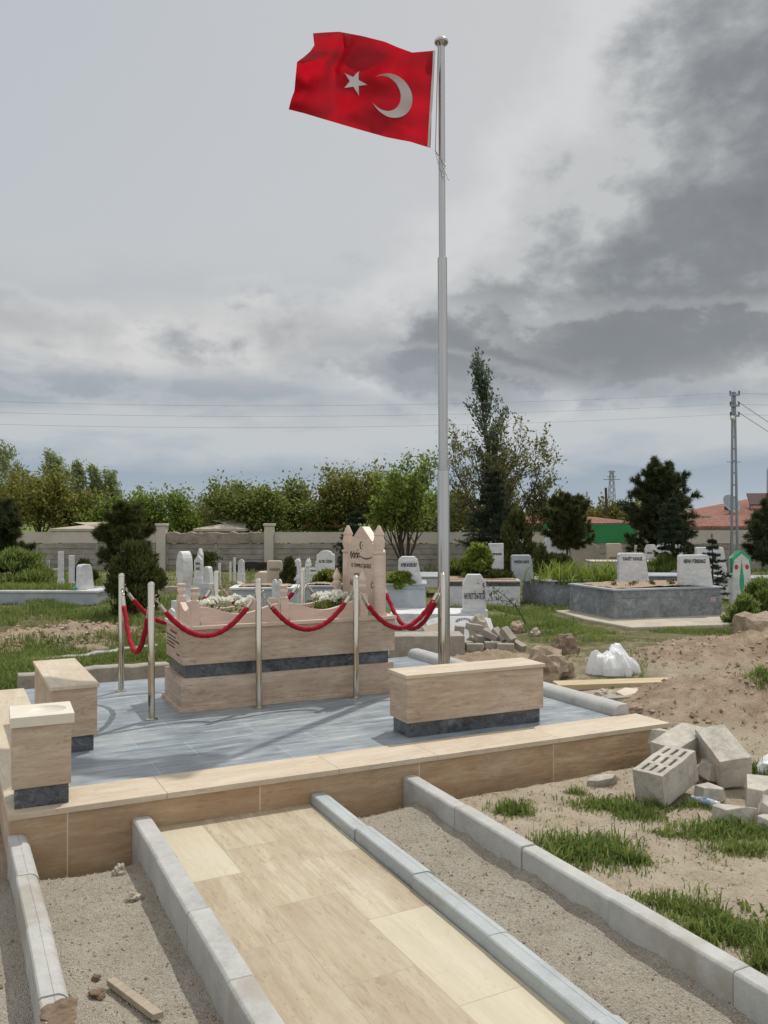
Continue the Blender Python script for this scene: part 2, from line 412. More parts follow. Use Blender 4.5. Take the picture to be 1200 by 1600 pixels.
M_GREYM = marble('grey_marble', (3.2, 3.2, 3.6), [(0.105, 0.115, 0.13), (0.155, 0.17, 0.19), (0.215, 0.235, 0.255), (0.42, 0.44, 0.455)], 0.35, white=0.30)
M_BLUEM = marble('light_blue_grey_marble', (1.6, 1.6, 2.2), [(0.26, 0.29, 0.32), (0.33, 0.36, 0.40), (0.38, 0.42, 0.45), (0.48, 0.51, 0.53)], 0.4, white=0.1)
M_WHITE = marble('white_marble', (3.0, 3.0, 7.0), [(0.36, 0.375, 0.40), (0.54, 0.55, 0.57), (0.65, 0.65, 0.66), (0.73, 0.73, 0.73)], 0.5, rot=(0.3, 0.5, 0.2))
M_BEIGE = marble('beige_stone', (3, 3, 4), [(0.45, 0.36, 0.28), (0.52, 0.43, 0.34), (0.58, 0.49, 0.40)], 0.55)

def concrete(name, c, var=0.2, scale=4.0, bmp=0.35, stain=None):
    m, t, b = new_mat(name)
    v = objvec(t)
    n = t.noise(v, scale, 8, 0.65); g = t.noise(v, 130, 3, 0.6); g2 = t.noise(v, 30, 5, 0.6)
    f = t.math('ADD', t.math('MULTIPLY', n, 0.55), t.math('ADD', t.math('MULTIPLY', g, 0.25), t.math('MULTIPLY', g2, 0.2)))
    col = t.ramp(f, [(0.34, tuple(k * (1 - 1.6 * var) for k in c)), (0.5, c), (0.64, tuple(k * (1 + var) for k in c))])
    if stain:
        col = t.mix(t.smooth(t.noise(v, 2.3, 6, 0.6), 0.54, 0.66, 0, 0.6), col, stain)
    t.set(b.inputs['Base Color'], col); b.inputs['Roughness'].default_value = 0.85
    b.inputs['Specular IOR Level'].default_value = 0.25
    bump(t, b, t.math('ADD', g, g2), bmp, 0.004)
    return m
M_KERB = concrete('kerb_concrete', (0.41, 0.41, 0.395), 0.18, stain=(0.31, 0.275, 0.22))
M_KERB2 = concrete('kerb_concrete_bluish', (0.38, 0.41, 0.415), 0.14, stain=(0.30, 0.29, 0.25))
M_BLOCK = concrete('cinder_block_concrete', (0.45, 0.42, 0.365), 0.28, 9, 1.0)
M_PAVER = concrete('paver_concrete', (0.33, 0.30, 0.26), 0.2, 9, 0.5)
M_WALLC = concrete('precast_wall_concrete', (0.30, 0.28, 0.245), 0.3, 2.6, 0.2, stain=(0.15, 0.14, 0.12))
M_PLAST = concrete('wall_plaster', (0.50, 0.46, 0.40), 0.14, 1.1, 0.3)
M_RUBBLE = concrete('rough_render', (0.27, 0.23, 0.19), 0.35, 4, 0.9)
M_SLAB = concrete('concrete_apron', (0.42, 0.375, 0.305), 0.2, 2.5, 0.5)
M_ROCK = concrete('brown_rock', (0.33, 0.255, 0.19), 0.4, 6, 1.0)
M_STONEG = concrete('pale_field_stone', (0.42, 0.37, 0.30), 0.3, 10, 0.8)

def metal(name, c, rough):
    m, t, b = new_mat(name)
    v = objvec(t); n = t.noise(t.scale(v, (40, 40, 1.5)), 1.0, 3, 0.6)
    b.inputs['Base Color'].default_value = (*c, 1); b.inputs['Metallic'].default_value = 1.0
    t.set(b.inputs['Roughness'], t.ramp(n, [(0.3, (rough * 0.7,) * 3), (0.7, (rough * 1.4,) * 3)]))
    return m
M_STEEL = metal('polished_steel', (0.56, 0.52, 0.45), 0.13)
M_STEELP = metal('pole_steel', (0.40, 0.40, 0.395), 0.22)
M_GALV = metal('galvanised_steel', (0.30, 0.33, 0.36), 0.55)
M_ROPE = flat('red_velvet', (0.30, 0.006, 0.017), 0.75, var=0.35, scale=45, bmp=0.8, bscale=60, spec=0.25)
M_INK = flat('engraved_dark_paint', (0.035, 0.028, 0.022), 0.6, bmp=0)
M_INKG = flat('engraved_grey_paint', (0.07, 0.07, 0.08), 0.6, bmp=0)
M_INKB = flat('engraved_brown_paint', (0.22, 0.13, 0.08), 0.6, bmp=0)
M_BLACK = flat('black_plastic', (0.02, 0.02, 0.02), 0.5, bmp=0)
M_WOOD = travertine('weathered_wood', (20, 1.2, 20), [(0.22, 0.17, 0.12), (0.33, 0.27, 0.20), (0.42, 0.35, 0.26), (0.50, 0.42, 0.33)], 0.8, pits=False)
M_PLANK = travertine('construction_plank', (1.2, 22, 22), [(0.36, 0.27, 0.15), (0.46, 0.36, 0.21), (0.54, 0.44, 0.28), (0.60, 0.50, 0.34)], 0.8, pits=False)
M_GPAINT = flat('green_paint', (0.03, 0.36, 0.17), 0.5, var=0.15)
M_RPAINT = flat('red_paint', (0.50, 0.03, 0.05), 0.5)
M_PLASTB = flat('white_sack_plastic', (0.72, 0.73, 0.74), 0.45, var=0.1, scale=9)
M_GWALL = flat('green_wall_paint', (0.020, 0.215, 0.065), 0.7, var=0.12, scale=2)

def leafmat(name, c0, c1, c2, trans=0.35, rough=0.6):
    m, t, b = new_mat(name)
    a = t.node('ShaderNodeAttribute', _attribute_name='tint')
    c = t.ramp(a.outputs['Fac'], [(0.0, c0), (0.5, c1), (1.0, c2)])
    t.set(b.inputs['Base Color'], c); b.inputs['Roughness'].default_value = rough
    b.inputs['Specular IOR Level'].default_value = 0.25
    tr = t.node('ShaderNodeBsdfTranslucent'); t.set(tr.inputs[0], t.mix(0.35, c, tuple(k * 1.5 for k in c2)))
    mx = t.node('ShaderNodeMixShader'); mx.inputs[0].default_value = trans
    t.l.new(b.outputs[0], mx.inputs[1]); t.l.new(tr.outputs[0], mx.inputs[2])
    t.l.new(mx.outputs[0], m.node_tree.nodes['Material Output'].inputs[0])
    return m
L_ORCH = leafmat('olive_orchard_leaves', (0.06, 0.068, 0.014), (0.14, 0.145, 0.03), (0.27, 0.27, 0.065), 0.5)
L_DARK = leafmat('dark_green_leaves', (0.05, 0.068, 0.016), (0.125, 0.155, 0.035), (0.24, 0.27, 0.07), 0.5)
L_BRIGHT = leafmat('fresh_green_leaves', (0.07, 0.105, 0.017), (0.145, 0.20, 0.032), (0.27, 0.33, 0.07), 0.48)
L_POP = leafmat('poplar_leaves', (0.12, 0.155, 0.06), (0.22, 0.27, 0.115), (0.36, 0.40, 0.22), 0.5)
L_POPD = leafmat('dark_poplar_leaves', (0.028, 0.05, 0.030), (0.065, 0.095, 0.055), (0.19, 0.23, 0.16))
L_SPARSE = leafmat('budding_leaves', (0.065, 0.068, 0.02), (0.12, 0.12, 0.036), (0.19, 0.19, 0.065), 0.42)
L_PINE = leafmat('pine_needles', (0.024, 0.034, 0.013), (0.052, 0.067, 0.025), (0.105, 0.12, 0.045), 0.15)
L_JUN = leafmat('juniper_foliage', (0.026, 0.036, 0.010), (0.060, 0.074, 0.019), (0.13, 0.14, 0.042), 0.2)
L_JUNY = leafmat('yellow_green_juniper', (0.03, 0.038, 0.010), (0.06, 0.07, 0.018), (0.11, 0.12, 0.035), 0.15)
L_SPRUCE = leafmat('spruce_needles', (0.018, 0.03, 0.017), (0.040, 0.060, 0.033), (0.08, 0.105, 0.06), 0.15)
L_GRASS = leafmat('grass_blades', (0.05, 0.09, 0.018), (0.125, 0.19, 0.04), (0.28, 0.32, 0.10), 0.45)
L_DRY = leafmat('dry_grass', (0.20, 0.18, 0.08), (0.28, 0.26, 0.13), (0.40, 0.36, 0.22), 0.3)
L_FLOWER = leafmat('white_petals', (0.66, 0.68, 0.54), (0.80, 0.81, 0.72), (0.88, 0.88, 0.84), 0.3)
M_BARK = concrete('dark_bark', (0.075, 0.058, 0.045), 0.35, 12, 0.8)
M_BARKL = concrete('pale_bark', (0.24, 0.21, 0.17), 0.3, 12, 0.6)
# ================================================================== SETTING : ground
rs = np.random.RandomState(7)
def fbm(x, y, seed=0, oct=5, f0=1.0, pers=0.5):
    """cheap sum of rotated sines with hashed phases (vectorised)"""
    r = np.random.RandomState(seed); out = np.zeros_like(x, dtype=float); a = 1.0; f = f0; tot = 0
    for o in range(oct):
        for k in range(4):
            th = r.rand() * 6.283; ph = r.rand() * 6.283; ff = f * (0.7 + 0.6 * r.rand())
            out += a * np.sin((x * math.cos(th) + y * math.sin(th)) * ff * 6.283 + ph) * 0.5
        tot += a; a *= pers; f *= 2.03
    return out / tot
def sstep(x, a, b):
    t = np.clip((x - a) / (b - a), 0, 1); return t * t * (3 - 2 * t)
def gauss(x, y, cx, cy, sx, sy, th=0.0):
    c, s_ = math.cos(th), math.sin(th); u = (x - cx) * c + (y - cy) * s_; v = -(x - cx) * s_ + (y - cy) * c
    return np.exp(-((u / sx) ** 2 + (v / sy) ** 2))
def outer_edge(y): return 2.46 - (4.24 - y) * 0.030        # right side of the outer kerb
def masks(x, y):
    x = np.asarray(x, float); y = np.asarray(y, float)
    rr = np.hypot(x, y)
    mR = gauss(x, y, 6.35, 4.40, 1.45, 0.78, R(-26)) + 0.22 * gauss(x, y, 5.2, 4.9, 0.5, 0.4)
    mR2 = gauss(x, y, 8.3, 6.10, 2.0, 0.72, R(-24)) + 0.5 * gauss(x, y, 10.5, 6.2, 1.5, 0.9, R(-24))
    mL = gauss(x, y, 1.5, 12.0, 1.5, 0.62, R(8)) + 0.6 * gauss(x, y, -0.5, 10.3, 0.8, 0.9)
    mP = gauss(x, y, 5.35, 7.75, 0.75, 0.45)                 # sand heap under the pavers
    return mR, mR2, mL, mP
def gz(x, y):
    x = np.asarray(x, float); y = np.asarray(y, float); rr = np.hypot(x, y)
    mR, mR2, mL, mP = masks(x, y)
    yard = sstep(x - outer_edge(y), 0.02, 0.25) * (1 - sstep(rr, 14, 22)) * sstep(y, -3, 0)
    z = 0.085 * yard
    z += 0.40 * np.clip(mR, 0, 1.2) + 0.40 * np.clip(mR2, 0, 1.1) + 0.30 * np.clip(mL, 0, 1.1) + 0.13 * mP
    rough = np.clip(mR + mR2 + mL + mP, 0, 1)
    z += rough * (0.07 * fbm(x, y, 3, 5, 0.9, 0.66) + 0.042 * fbm(x, y, 4, 5, 3.5, 0.75))
    bed = (1 - yard) * (y < 4.35) * (y > -2) * (rr < 9)
    z += bed * (0.075 * sstep(x, 1.75, 2.0) + 0.035 * (x < 0.95) + 0.03 * np.exp(-np.abs(x - 0.36) / 0.12))
    out = np.maximum(sstep(rr, 6.5, 9), yard * 0.6)
    z += 0.02 * fbm(x, y, 5, 4, 0.25) * out
    z += 0.006 * fbm(x, y, 6, 4, 3.0, 0.7)
    c_, s_ = math.cos(R(-10)), math.sin(R(-10)); lx = (x - 9.96) * c_ + (y - 10.585) * s_; ly = -(x - 9.96) * s_ + (y - 10.585) * c_
    am = sstep(lx, -1.5, -0.8) * (1 - sstep(lx, 2.7, 3.4)) * sstep(ly, -2.0, -1.3) * (1 - sstep(ly, 1.6, 2.2))
    z = z * (1 - am) + np.minimum(z, 0.01) * am
    # under the platform and the path the ground is kept down
    plat = (1 - sstep(np.abs(x - 2.35), 1.98, 2.16)) * sstep(y, 4.1, 4.35) * (1 - sstep(y, 7.4, 7.62))
    z = z * (1 - plat) - 0.05 * plat
    pth = (1 - sstep(np.abs(x - 1.36), 0.42, 0.5)) * (1 - sstep(y, 4.2, 4.45))
    z = z * (1 - pth) - 0.04 * pth
    # spilled mortar along the kerbs
    for kx, sgn in ((0.905, -1), (2.36, -1)):
        d = (x - kx) * sgn
        z += 0.055 * np.exp(-np.clip(d, 0, 9) / 0.05) * (d > -0.06) * (d < 0.4) * (y < 4.3) * (y > 1.0) * (1 + 0.7 * fbm(x, y, 8, 3, 2.5)) * (1 if kx < 1 else 0.6)
    return z

def make_ground():
    na, nr = 560, 520
    # directions: dense in front of the viewer, sparse behind
    t = np.linspace(-1, 1, na); ang = YAW + (0.62 * t + 2.5216 * np.sign(t) * np.abs(t) ** 5)
    rad = np.concatenate([[0.0], np.geomspace(0.9, 1200, nr - 1)])
    A, Q = np.meshgrid(ang, rad)
    X = Q * np.sin(A); Y = Q * np.cos(A)
    Z = gz(X, Y)
    # far field swells up on the right
    dep = X * _fw[0] + Y * _fw[1]; lat = X * _rt[0] + Y * _rt[1]
    Z += sstep(Q, 120, 900) * 0.62 * (16.0 + 8 * sstep(lat / np.maximum(dep, 1), 0.1, 0.5)) * sstep(dep, 50, 300)
    V = np.stack([X, Y, Z], -1)
    b = MB(); b.sheet(V.tolist())
    me = b.mesh('ground')
    x = X.ravel(); y = Y.ravel(); rr = np.hypot(x, y)
    mR, mR2, mL, mP = masks(x, y)
    soil = np.clip((mR * 1.6 + mR2 * 1.3 + mL * 1.8 + mP * 1.2), 0, 1)
    green = sstep(rr, 7.0, 9.5) * 0.85
    green = np.where((x > 4.3) & (rr < 30), green * 0.8, green)
    green = np.maximum(green, sstep(rr, 60, 120))
    gravel = (x < outer_edge(y) - 0.03) * (y < 4.4) * (rr < 8) * 1.0
    for n, a in (('soil', soil), ('green', green * (1 - soil * 0.8)), ('gravel', gravel)):
        at_ = me.attributes.new(n, 'FLOAT', 'POINT'); at_.data.foreach_set('value', a.astype(np.float32))
    m, t_, bs = new_mat('cemetery_ground')
    v = objvec(t_, False)
    def attr(n): return t_.node('ShaderNodeAttribute', _attribute_name=n).outputs['Fac']
    big = t_.noise(v, 0.9, 6, 0.6); mid = t_.noise(v, 6, 6, 0.65); fine = t_.noise(v, 70, 4, 0.7); fine2 = t_.noise(v, 190, 3, 0.7)
    vo = t_.node('ShaderNodeTexVoronoi'); t_.l.new(v, vo.inputs['Vector']); vo.inputs['Scale'].default_value = 170
    vo2 = t_.node('ShaderNodeTexVoronoi'); t_.l.new(v, vo2.inputs['Vector']); vo2.inputs['Scale'].default_value = 32
    g = t_.math('ADD', t_.math('MULTIPLY', fine, 0.6), t_.math('MULTIPLY', fine2, 0.4))
    sand = t_.ramp(t_.math('ADD', t_.math('MULTIPLY', g, 0.5), t_.math('MULTIPLY', mid, 0.5)), [(0.3, (0.27, 0.22, 0.16)), (0.5, (0.46, 0.39, 0.295)), (0.68, (0.57, 0.505, 0.405))])
    grav = t_.ramp(t_.math('ADD', t_.math('MULTIPLY', g, 0.6), t_.math('MULTIPLY', mid, 0.4)), [(0.32, (0.23, 0.20, 0.16)), (0.47, (0.38, 0.34, 0.275)), (0.62, (0.48, 0.44, 0.375))])
    sc = t_.node('ShaderNodeSeparateColor'); t_.l.new(vo.outputs['Color'], sc.inputs[0])
    grav = t_.mix(t_.smooth(sc.outputs[0], 0.45, 1.0, 0, 0.35), grav, (0.52, 0.48, 0.41))
    grav = t_.mix(t_.smooth(sc.outputs[1], 0.72, 1.0, 0, 0.4), grav, (0.13, 0.115, 0.095))
    soilc = t_.ramp(t_.math('ADD', t_.math('MULTIPLY', g, 0.45), t_.math('MULTIPLY', mid, 0.55)), [(0.33, (0.20, 0.145, 0.10)), (0.5, (0.40, 0.305, 0.22)), (0.64, (0.54, 0.44, 0.34))])
    soilc = t_.mix(t_.smooth(big, 0.40, 0.62, 0, 0.8), soilc, (0.42, 0.335, 0.235))
    grn = t_.ramp(mid, [(0.3, (0.075, 0.085, 0.03)), (0.5, (0.14, 0.14, 0.06)), (0.7, (0.30, 0.26, 0.16))])
    geo = t_.node('ShaderNodeNewGeometry')
    ln = t_.node('ShaderNodeVectorMath', _operation='LENGTH'); t_.l.new(geo.outputs['Position'], ln.inputs[0])
    grn = t_.mix(t_.smooth(ln.outputs['Value'], 60, 160), grn, (0.12, 0.165, 0.05))
    c = t_.mix(t_.smooth(t_.math('ADD', attr('gravel'), t_.math('MULTIPLY', t_.math('SUBTRACT', mid, 0.5), 0.5)), 0.35, 0.65), sand, grav)
    c = t_.mix(t_.smooth(t_.math('ADD', attr('green'), t_.math('MULTIPLY', t_.math('SUBTRACT', big, 0.5), 0.9)), 0.3, 0.75), c, grn)
    soilc = t_.mix(t_.smooth(t_.noise(v, 2.1, 6, 0.7), 0.5, 0.68, 0, 0.5), soilc, (0.215, 0.155, 0.105))
    c = t_.mix(t_.smooth(t_.math('ADD', attr('soil'), t_.math('MULTIPLY', t_.math('SUBTRACT', mid, 0.5), 0.6)), 0.25, 0.6), c, soilc)
    t_.set(bs.inputs['Base Color'], c); bs.inputs['Roughness'].default_value = 0.95; bs.inputs['Specular IOR Level'].default_value = 0.1
    h = t_.math('ADD', t_.math('MULTIPLY', fine, 1.0), t_.math('ADD', t_.math('MULTIPLY', mid, 1.6), t_.math('SUBTRACT', t_.math('MULTIPLY', vo.outputs['Distance'], -0.8), t_.math('MULTIPLY', vo2.outputs['Distance'], 0.5))))
    bump(t_, bs, h, 0.7, 0.025)
    me.materials.append(m)
    o = bpy.data.objects.new('ground', me); COL.objects.link(o); tag(o, kind='structure')
    me.polygons.foreach_set('use_smooth', [True] * len(me.polygons))
make_ground()
def gzs(x, y): return float(gz(np.array([x]), np.array([y]))[0])

# pebbles and clods lying on the ground (uncountable)
def make_pebbles():
    r = np.random.RandomState(11)
    pts = []
    def scatter(n, x0, x1, y0, y1, s0, s1, cond=None):
        X = r.uniform(x0, x1, n); Y = r.uniform(y0, y1, n)
        if cond is not None:
            k = cond(X, Y); X = X[k]; Y = Y[k]
        pts.append(np.stack([X, Y, r.uniform(s0, s1, len(X)) * (0.5 + r.rand(len(X)) ** 3 * 1.6)], -1))
    scatter(3600, 0.37, 0.85, 1.4, 4.25, 0.0016, 0.0042)
    scatter(3600, 1.93, 2.33, 1.4, 4.22, 0.0016, 0.004)
    scatter(900, -0.6, 0.24, 2.4, 4.3, 0.003, 0.008)
    scatter(5200, 2.5, 5.2, 1.7, 4.3, 0.002, 0.006)
    scatter(6000, 4.4, 9.5, 2.8, 8.0, 0.004, 0.020, lambda x, y: masks(x, y)[0] + masks(x, y)[1] > 0.25)
    scatter(3000, -0.8, 3.2, 10.8, 13.2, 0.008, 0.028, lambda x, y: masks(x, y)[2] > 0.3)
    P = np.concatenate(pts); n = len(P)
    base = np.array([(1, 0, 0), (0, 1, 0), (-1, 0, 0), (0, -1, 0), (0, 0, 0.75), (0, 0, -0.5)])
    V = base[None] * (0.6 + 0.8 * r.rand(n, 6, 1)) * P[:, None, 2:3]
    th = r.rand(n) * 6.283; c, s_ = np.cos(th)[:, None], np.sin(th)[:, None]
    V = np.stack([V[..., 0] * c - V[..., 1] * s_ * 0.8, V[..., 0] * s_ + V[..., 1] * c * 0.8, V[..., 2]], -1)
    V += np.stack([P[:, 0], P[:, 1], gz(P[:, 0], P[:, 1]) + P[:, 2] * 0.25], -1)[:, None]
    tri = np.array([(0, 1, 4), (1, 2, 4), (2, 3, 4), (3, 0, 4), (1, 0, 5), (2, 1, 5), (3, 2, 5), (0, 3, 5)])
    b = MB(); b.v.append(V.reshape(-1, 3)); b.n = n * 6
    b.f = (tri[None] + 6 * np.arange(n)[:, None, None]).reshape(-1, 3).tolist()
    b.attr = [np.repeat(r.rand(n), 8)]
    m, t, bs = new_mat('mixed_pebbles')
    a = t.node('ShaderNodeAttribute', _attribute_name='tint')
    t.set(bs.inputs['Base Color'], t.ramp(a.outputs['Fac'], [(0, (0.19, 0.13, 0.085)), (0.45, (0.34, 0.255, 0.175)), (0.93, (0.42, 0.34, 0.25)), (1, (0.52, 0.46, 0.38))]))
    bs.inputs['Roughness'].default_value = 0.9
    o = b.build('pebbles', m); tag(o, 'loose grey and beige pebbles and clods scattered on the bare ground', 'pebbles', kind='stuff')
make_pebbles()

# ================================================================== the raised memorial platform
SK = R(-2.05)                                   # its front runs a little askew
plat = thing('memorial_platform', 'low raised platform with blue grey marble floor and cream travertine edging', 'platform')
def fl(x, off=0.0): return 4.357 - (x - 0.279) * math.tan(-SK) * 1.0 + off     # y of the front edge at x
XL, XR = 0.272, 4.47
b = MB(); b.prism([(XL + 0.03, fl(XL, 0.13)), (4.27, fl(4.27, 0.13)), (4.30, 7.58), (XL + 0.03, 7.60)], -0.02, 0.292, 'z')
b.build('floor', M_FLOOR, plat)
b = MB(); b.prism([(XL + 0.012, fl(XL, 0.014)), (XR - 0.012, fl(XR, 0.014)), (XR - 0.012, fl(XR, 0.125)), (XL + 0.012, fl(XL, 0.125))], -0.06, 0.268, 'z')
b.prism([(4.31, fl(4.31, 0.126)), (XR - 0.012, fl(XR, 0.126)), (XR - 0.04, 4.56), (4.31, 4.56)], -0.06, 0.266, 'z')
b.build('front_panel', M_FRONT, plat)
# coping stones of the front, each its own piece with a hairline joint
cuts = [XL, 1.02, 1.98, 2.62, 3.52, XR]
for i in range(5):
    a, c = cuts[i] + (0.0008 if i else 0), cuts[i + 1] - (0.0008 if i < 4 else 0)
    b = MB(); b.prism([(a, fl(a)), (c, fl(c)), (c, fl(c, 0.325)), (a, fl(a, 0.325))], 0.270, 0.300, 'z')
    b.build('coping_stone', M_CAPX, plat, bevel=0.002)
ys = [fl(XL, 0.3265), 5.35, 6.3, 7.62]
for i in range(3):
    b = MB(); b.box(XL, 0.592, ys[i] + (0.0008 if i else 0.001), ys[i + 1] - 0.0008, 0.270, 0.300); b.build('coping_stone', M_CAPY, plat, bevel=0.002)
b = MB(); b.box(XL + 0.014, XL + 0.03, fl(XL, 0.126), 7.60, -0.06, 0.268); b.build('side_panel', M_TRAV, plat)
b = MB(); b.box(XL + 0.0301, 4.30, 7.6001, 7.62, -0.06, 0.285); b.build('side_panel', M_TRAV, plat)

# ------------------------------------------------------------------ kerb stones
def kerb_profile(w, h, z0, style):
    if style == 'round_left' or style == 'round_right':
        rr = w * 0.5; pts = [(-w / 2, z0), (w / 2, z0)]
        if style == 'round_right':
            pts += [(w / 2, h - rr)] + [(w / 2 - rr + rr * math.cos(a), h - rr + rr * math.sin(a)) for a in np.linspace(0.2, math.pi / 2, 7)] + [(-w / 2 + 0.006, h), (-w / 2, h - 0.006)]
        else:
            pts += [(w / 2, h - 0.006), (w / 2 - 0.006, h), (-w / 2 + rr + 0.0035, h), (-w / 2 + rr + 0.002, h - 0.003), (-w / 2 + rr + 0.0005, h - 0.0005)] + [(-w / 2 + rr - rr * math.sin(a), h - rr + rr * math.cos(a)) for a in np.linspace(0, math.pi / 2 - 0.2, 7)] + [(-w / 2, h - rr)]
        return pts
    c = 0.010
    return [(-w / 2, z0), (w / 2, z0), (w / 2, h - c), (w / 2 - c, h), (-w / 2 + c, h), (-w / 2, h - c)]
ORD = ['nearest to', 'second from', 'third from', 'fourth from', 'fifth from', 'sixth from', 'seventh from']
def kerb_run(p0, p1, L, w, h, z0, style, mat, group, label, n, what='the platform'):
    d = Vector((p1[0] - p0[0], p1[1] - p0[1])); d.normalize()
    ang = math.atan2(d.y, d.x) - math.pi / 2             # local +Y along the run
    pos = 0.0
    rnd = random.Random(hash(label) % 1000 if False else len(label) * 7 + int(p0[0] * 100))
    for i in range(n):
        ln = L * rnd.uniform(0.96, 1.03)
        c = (p0[0] + d.x * pos, p0[1] + d.y * pos, 0)
        pos += ln + 0.004
        m = MB(); m.prism([(x + 0.0, z) for x, z in kerb_profile(w, h + rnd.uniform(-0.005, 0.004), z0, style)], 0.0, ln, 'y')
        o = m.build('kerb_stone', mat, None, smooth='auto', bevel=0.0035, loc=(c[0] + rnd.uniform(-.002, .002), c[1], c[2]), rot=(0, 0, ang + R(rnd.uniform(-0.6, 0.6))))
        tag(o, label % (ORD[i] + ' ' + what), 'kerb stone', group)
        if group.startswith('outer') and i:
            mj = MB(); hw = rnd.uniform(0.006, 0.016)
            mj.prism([(-hw, 0.06), (hw * 1.3, 0.05), (hw * 0.8, h - 0.045), (hw * 0.2, h - 0.02), (-hw * 0.9, h - 0.03)], -w / 2 - 0.004, -w / 2 + 0.01, 'x')
            mj.build('mortar', MATS.get('brown_mortar') or flat('brown_mortar', (0.23, 0.19, 0.14), 0.95, var=0.3, scale=40, bmp=0.8), o)
# the run starts at the platform face and comes towards the viewer
kerb_run((0.892, fl(0.89, 0.010)), (0.852, 1.5), 0.56, 0.094, 0.20, -0.06, 'plain', M_KERB, 'kerb stones left of the path', 'square pale concrete kerb stone left of the travertine path, %s', 5)
kerb_run((1.872, fl(1.87, 0.010)), (1.795, 1.5), 0.58, 0.118, 0.185, -0.06, 'round_left', M_KERB2, 'kerb stones right of the path', 'round topped bluish kerb stone right of the travertine path, %s', 5)
kerb_run((2.432, fl(2.43, 0.010)), (2.348, 1.4), 0.60, 0.088, 0.205, -0.06, 'plain', M_KERB, 'outer kerb stones beside the yard', 'square grey kerb stone between the gravel bed and the grassy yard, %s', 5)
kerb_run((0.319, fl(0.32, 0.010)), (0.312, 1.5), 0.52, 0.092, 0.20, -0.06, 'round_left', M_KERB, 'kerb stones along the left side', 'round edged weathered kerb stone at the far left of the photo, %s', 5)
# along the right side of the platform, away from the viewer
kerb_run((4.345, 4.55), (4.325, 7.6), 1.01, 0.13, 0.372, -0.05, 'round_left', M_KERB, 'kerb stones on the right edge of the platform', 'round topped grey kerb stone right of the floor, %s', 3, 'its front corner')
# mud on the near left kerb stone
b = MB()
for i in range(9):
    b.rock((0.315 + random.Random(i).uniform(-.03, .03), 2.70 + random.Random(i + 50).uniform(-.07, .07), 0.198), (0.030, 0.034, 0.004), i, 0.8, 2)
tag(b.build('mud_clod', flat('dried_mud', (0.15, 0.105, 0.07), 0.95, var=0.4, scale=40, bmp=0.8)), 'brown dried mud clod smeared on the far left kerb stone', 'mud')

# ------------------------------------------------------------------ travertine path
path = MB()
path.prism([(0.948, fl(0.95, 0.012)), (1.805, fl(1.8, 0.012)), (1.728, 1.3), (0.893, 1.3)], -0.03, 0.128, 'z')
o = path.build('path', M_PATH); tag(o, kind='structure')

# old paving slabs left of the kerb, bottom left
for i, (x, y, a, lab) in enumerate([(0.0, 3.30, 4, 'worn greenish paving slab at the left edge, farther one'), (0.015, 2.87, 1, 'worn greenish paving slab in the bottom left corner')]):
    m = MB(); m.prism([(-0.2, -0.2), (0.19, -0.21), (0.2, 0.19), (-0.19, 0.21)], -0.05, 0.012, 'z')
    tag(m.build('paving_slab', concrete('mossy_slab_%s' % 'ab'[i], (0.30, 0.31, 0.26), 0.25, 3, 0.5), None, bevel=0.008, loc=(x, y, 0.0), rot=(R(1), R(-1), R(a))), lab, 'paving slab', 'old paving slabs')

# low old kerbs left of and behind the platform
def low_kerb(p0, p1, w, h, mat, label, seed, name='old_kerb'):
    d = Vector((p1[0] - p0[0], p1[1] - p0[1])); L = d.length; ang = math.atan2(d.y, d.x); rn = random.Random(seed)
    n = max(4, int(L / 0.12)); top = [h + rn.uniform(-0.012, 0.012) for _ in range(n + 1)]; wd = [w + rn.uniform(-0.012, 0.012) for _ in range(n + 1)]
    g = []
    for i in range(n + 1):
        x = L * i / n; jy = rn.uniform(-0.006, 0.006)
        g.append([(x, -wd[i] / 2 + jy, -0.1), (x, -wd[i] / 2 + jy, top[i] - 0.012), (x, -wd[i] / 2 + 0.014 + jy, top[i]), (x, wd[i] / 2 - 0.014, top[i] + rn.uniform(-.004, .004)), (x, wd[i] / 2, top[i] - 0.014), (x, wd[i] / 2, -0.1)])
    m = MB(); m.sheet(g); k = len(g) * 6
    m.f.append([0, 1, 2, 3, 4, 5]); m.f.append([k - 1, k - 2, k - 3, k - 4, k - 5, k - 6])
    return tag(m.build(name, mat, None, loc=(p0[0], p0[1], 0), rot=(0, 0, ang)), label, 'kerb')
pA, pB = onz(46, 1024, .13), onz(245, 1000, .13)
low_kerb(pA, pB, 0.11, 0.075, M_KERB, 'pale low kerb behind the left bench, farther of two in the grass', 3)
pA, pB = onz(28, 1052, .2), onz(262, 1034, .2)
low_kerb(pA, pB, 0.17, 0.20, M_PAVER, 'rough grey concrete kerb in the grass just behind the platform', 4)
# ================================================================== benches and basin pedestal
def bench(loc, rz, L, W, label, nm='marble_bench'):
    t = thing(nm, label, 'bench', loc, rz, 'travertine benches on the platform')
    MB().box(0.03, L - 0.03, 0.03, W - 0.03, 0.0, 0.098).build('base', M_DARK, t, bevel=0.0015)
    MB().box(0.012, L - 0.012, 0.012, W - 0.012, 0.098, 0.388).build('body', M_TRAV, t, bevel=0.0015)
    MB().box(0.0, L, 0.0, W, 0.388, 0.412).build('seat', M_CAPX if L > W else M_CAPY, t, bevel=0.003)
    return t
bench((2.642, 4.70, 0.292), R(-2.6), 1.095, 0.285, 'long travertine bench on dark marble base in front of the flagpole')
bench((0.562, 5.36, 0.292), R(0.2), 0.285, 1.08, 'travertine bench seen end on behind the small basin pedestal')
ped = thing('basin_pedestal', 'small travertine pedestal with shallow oval basin on top at the platform corner', 'pedestal', (0.300, 4.425, 0.3005), R(-3.0))
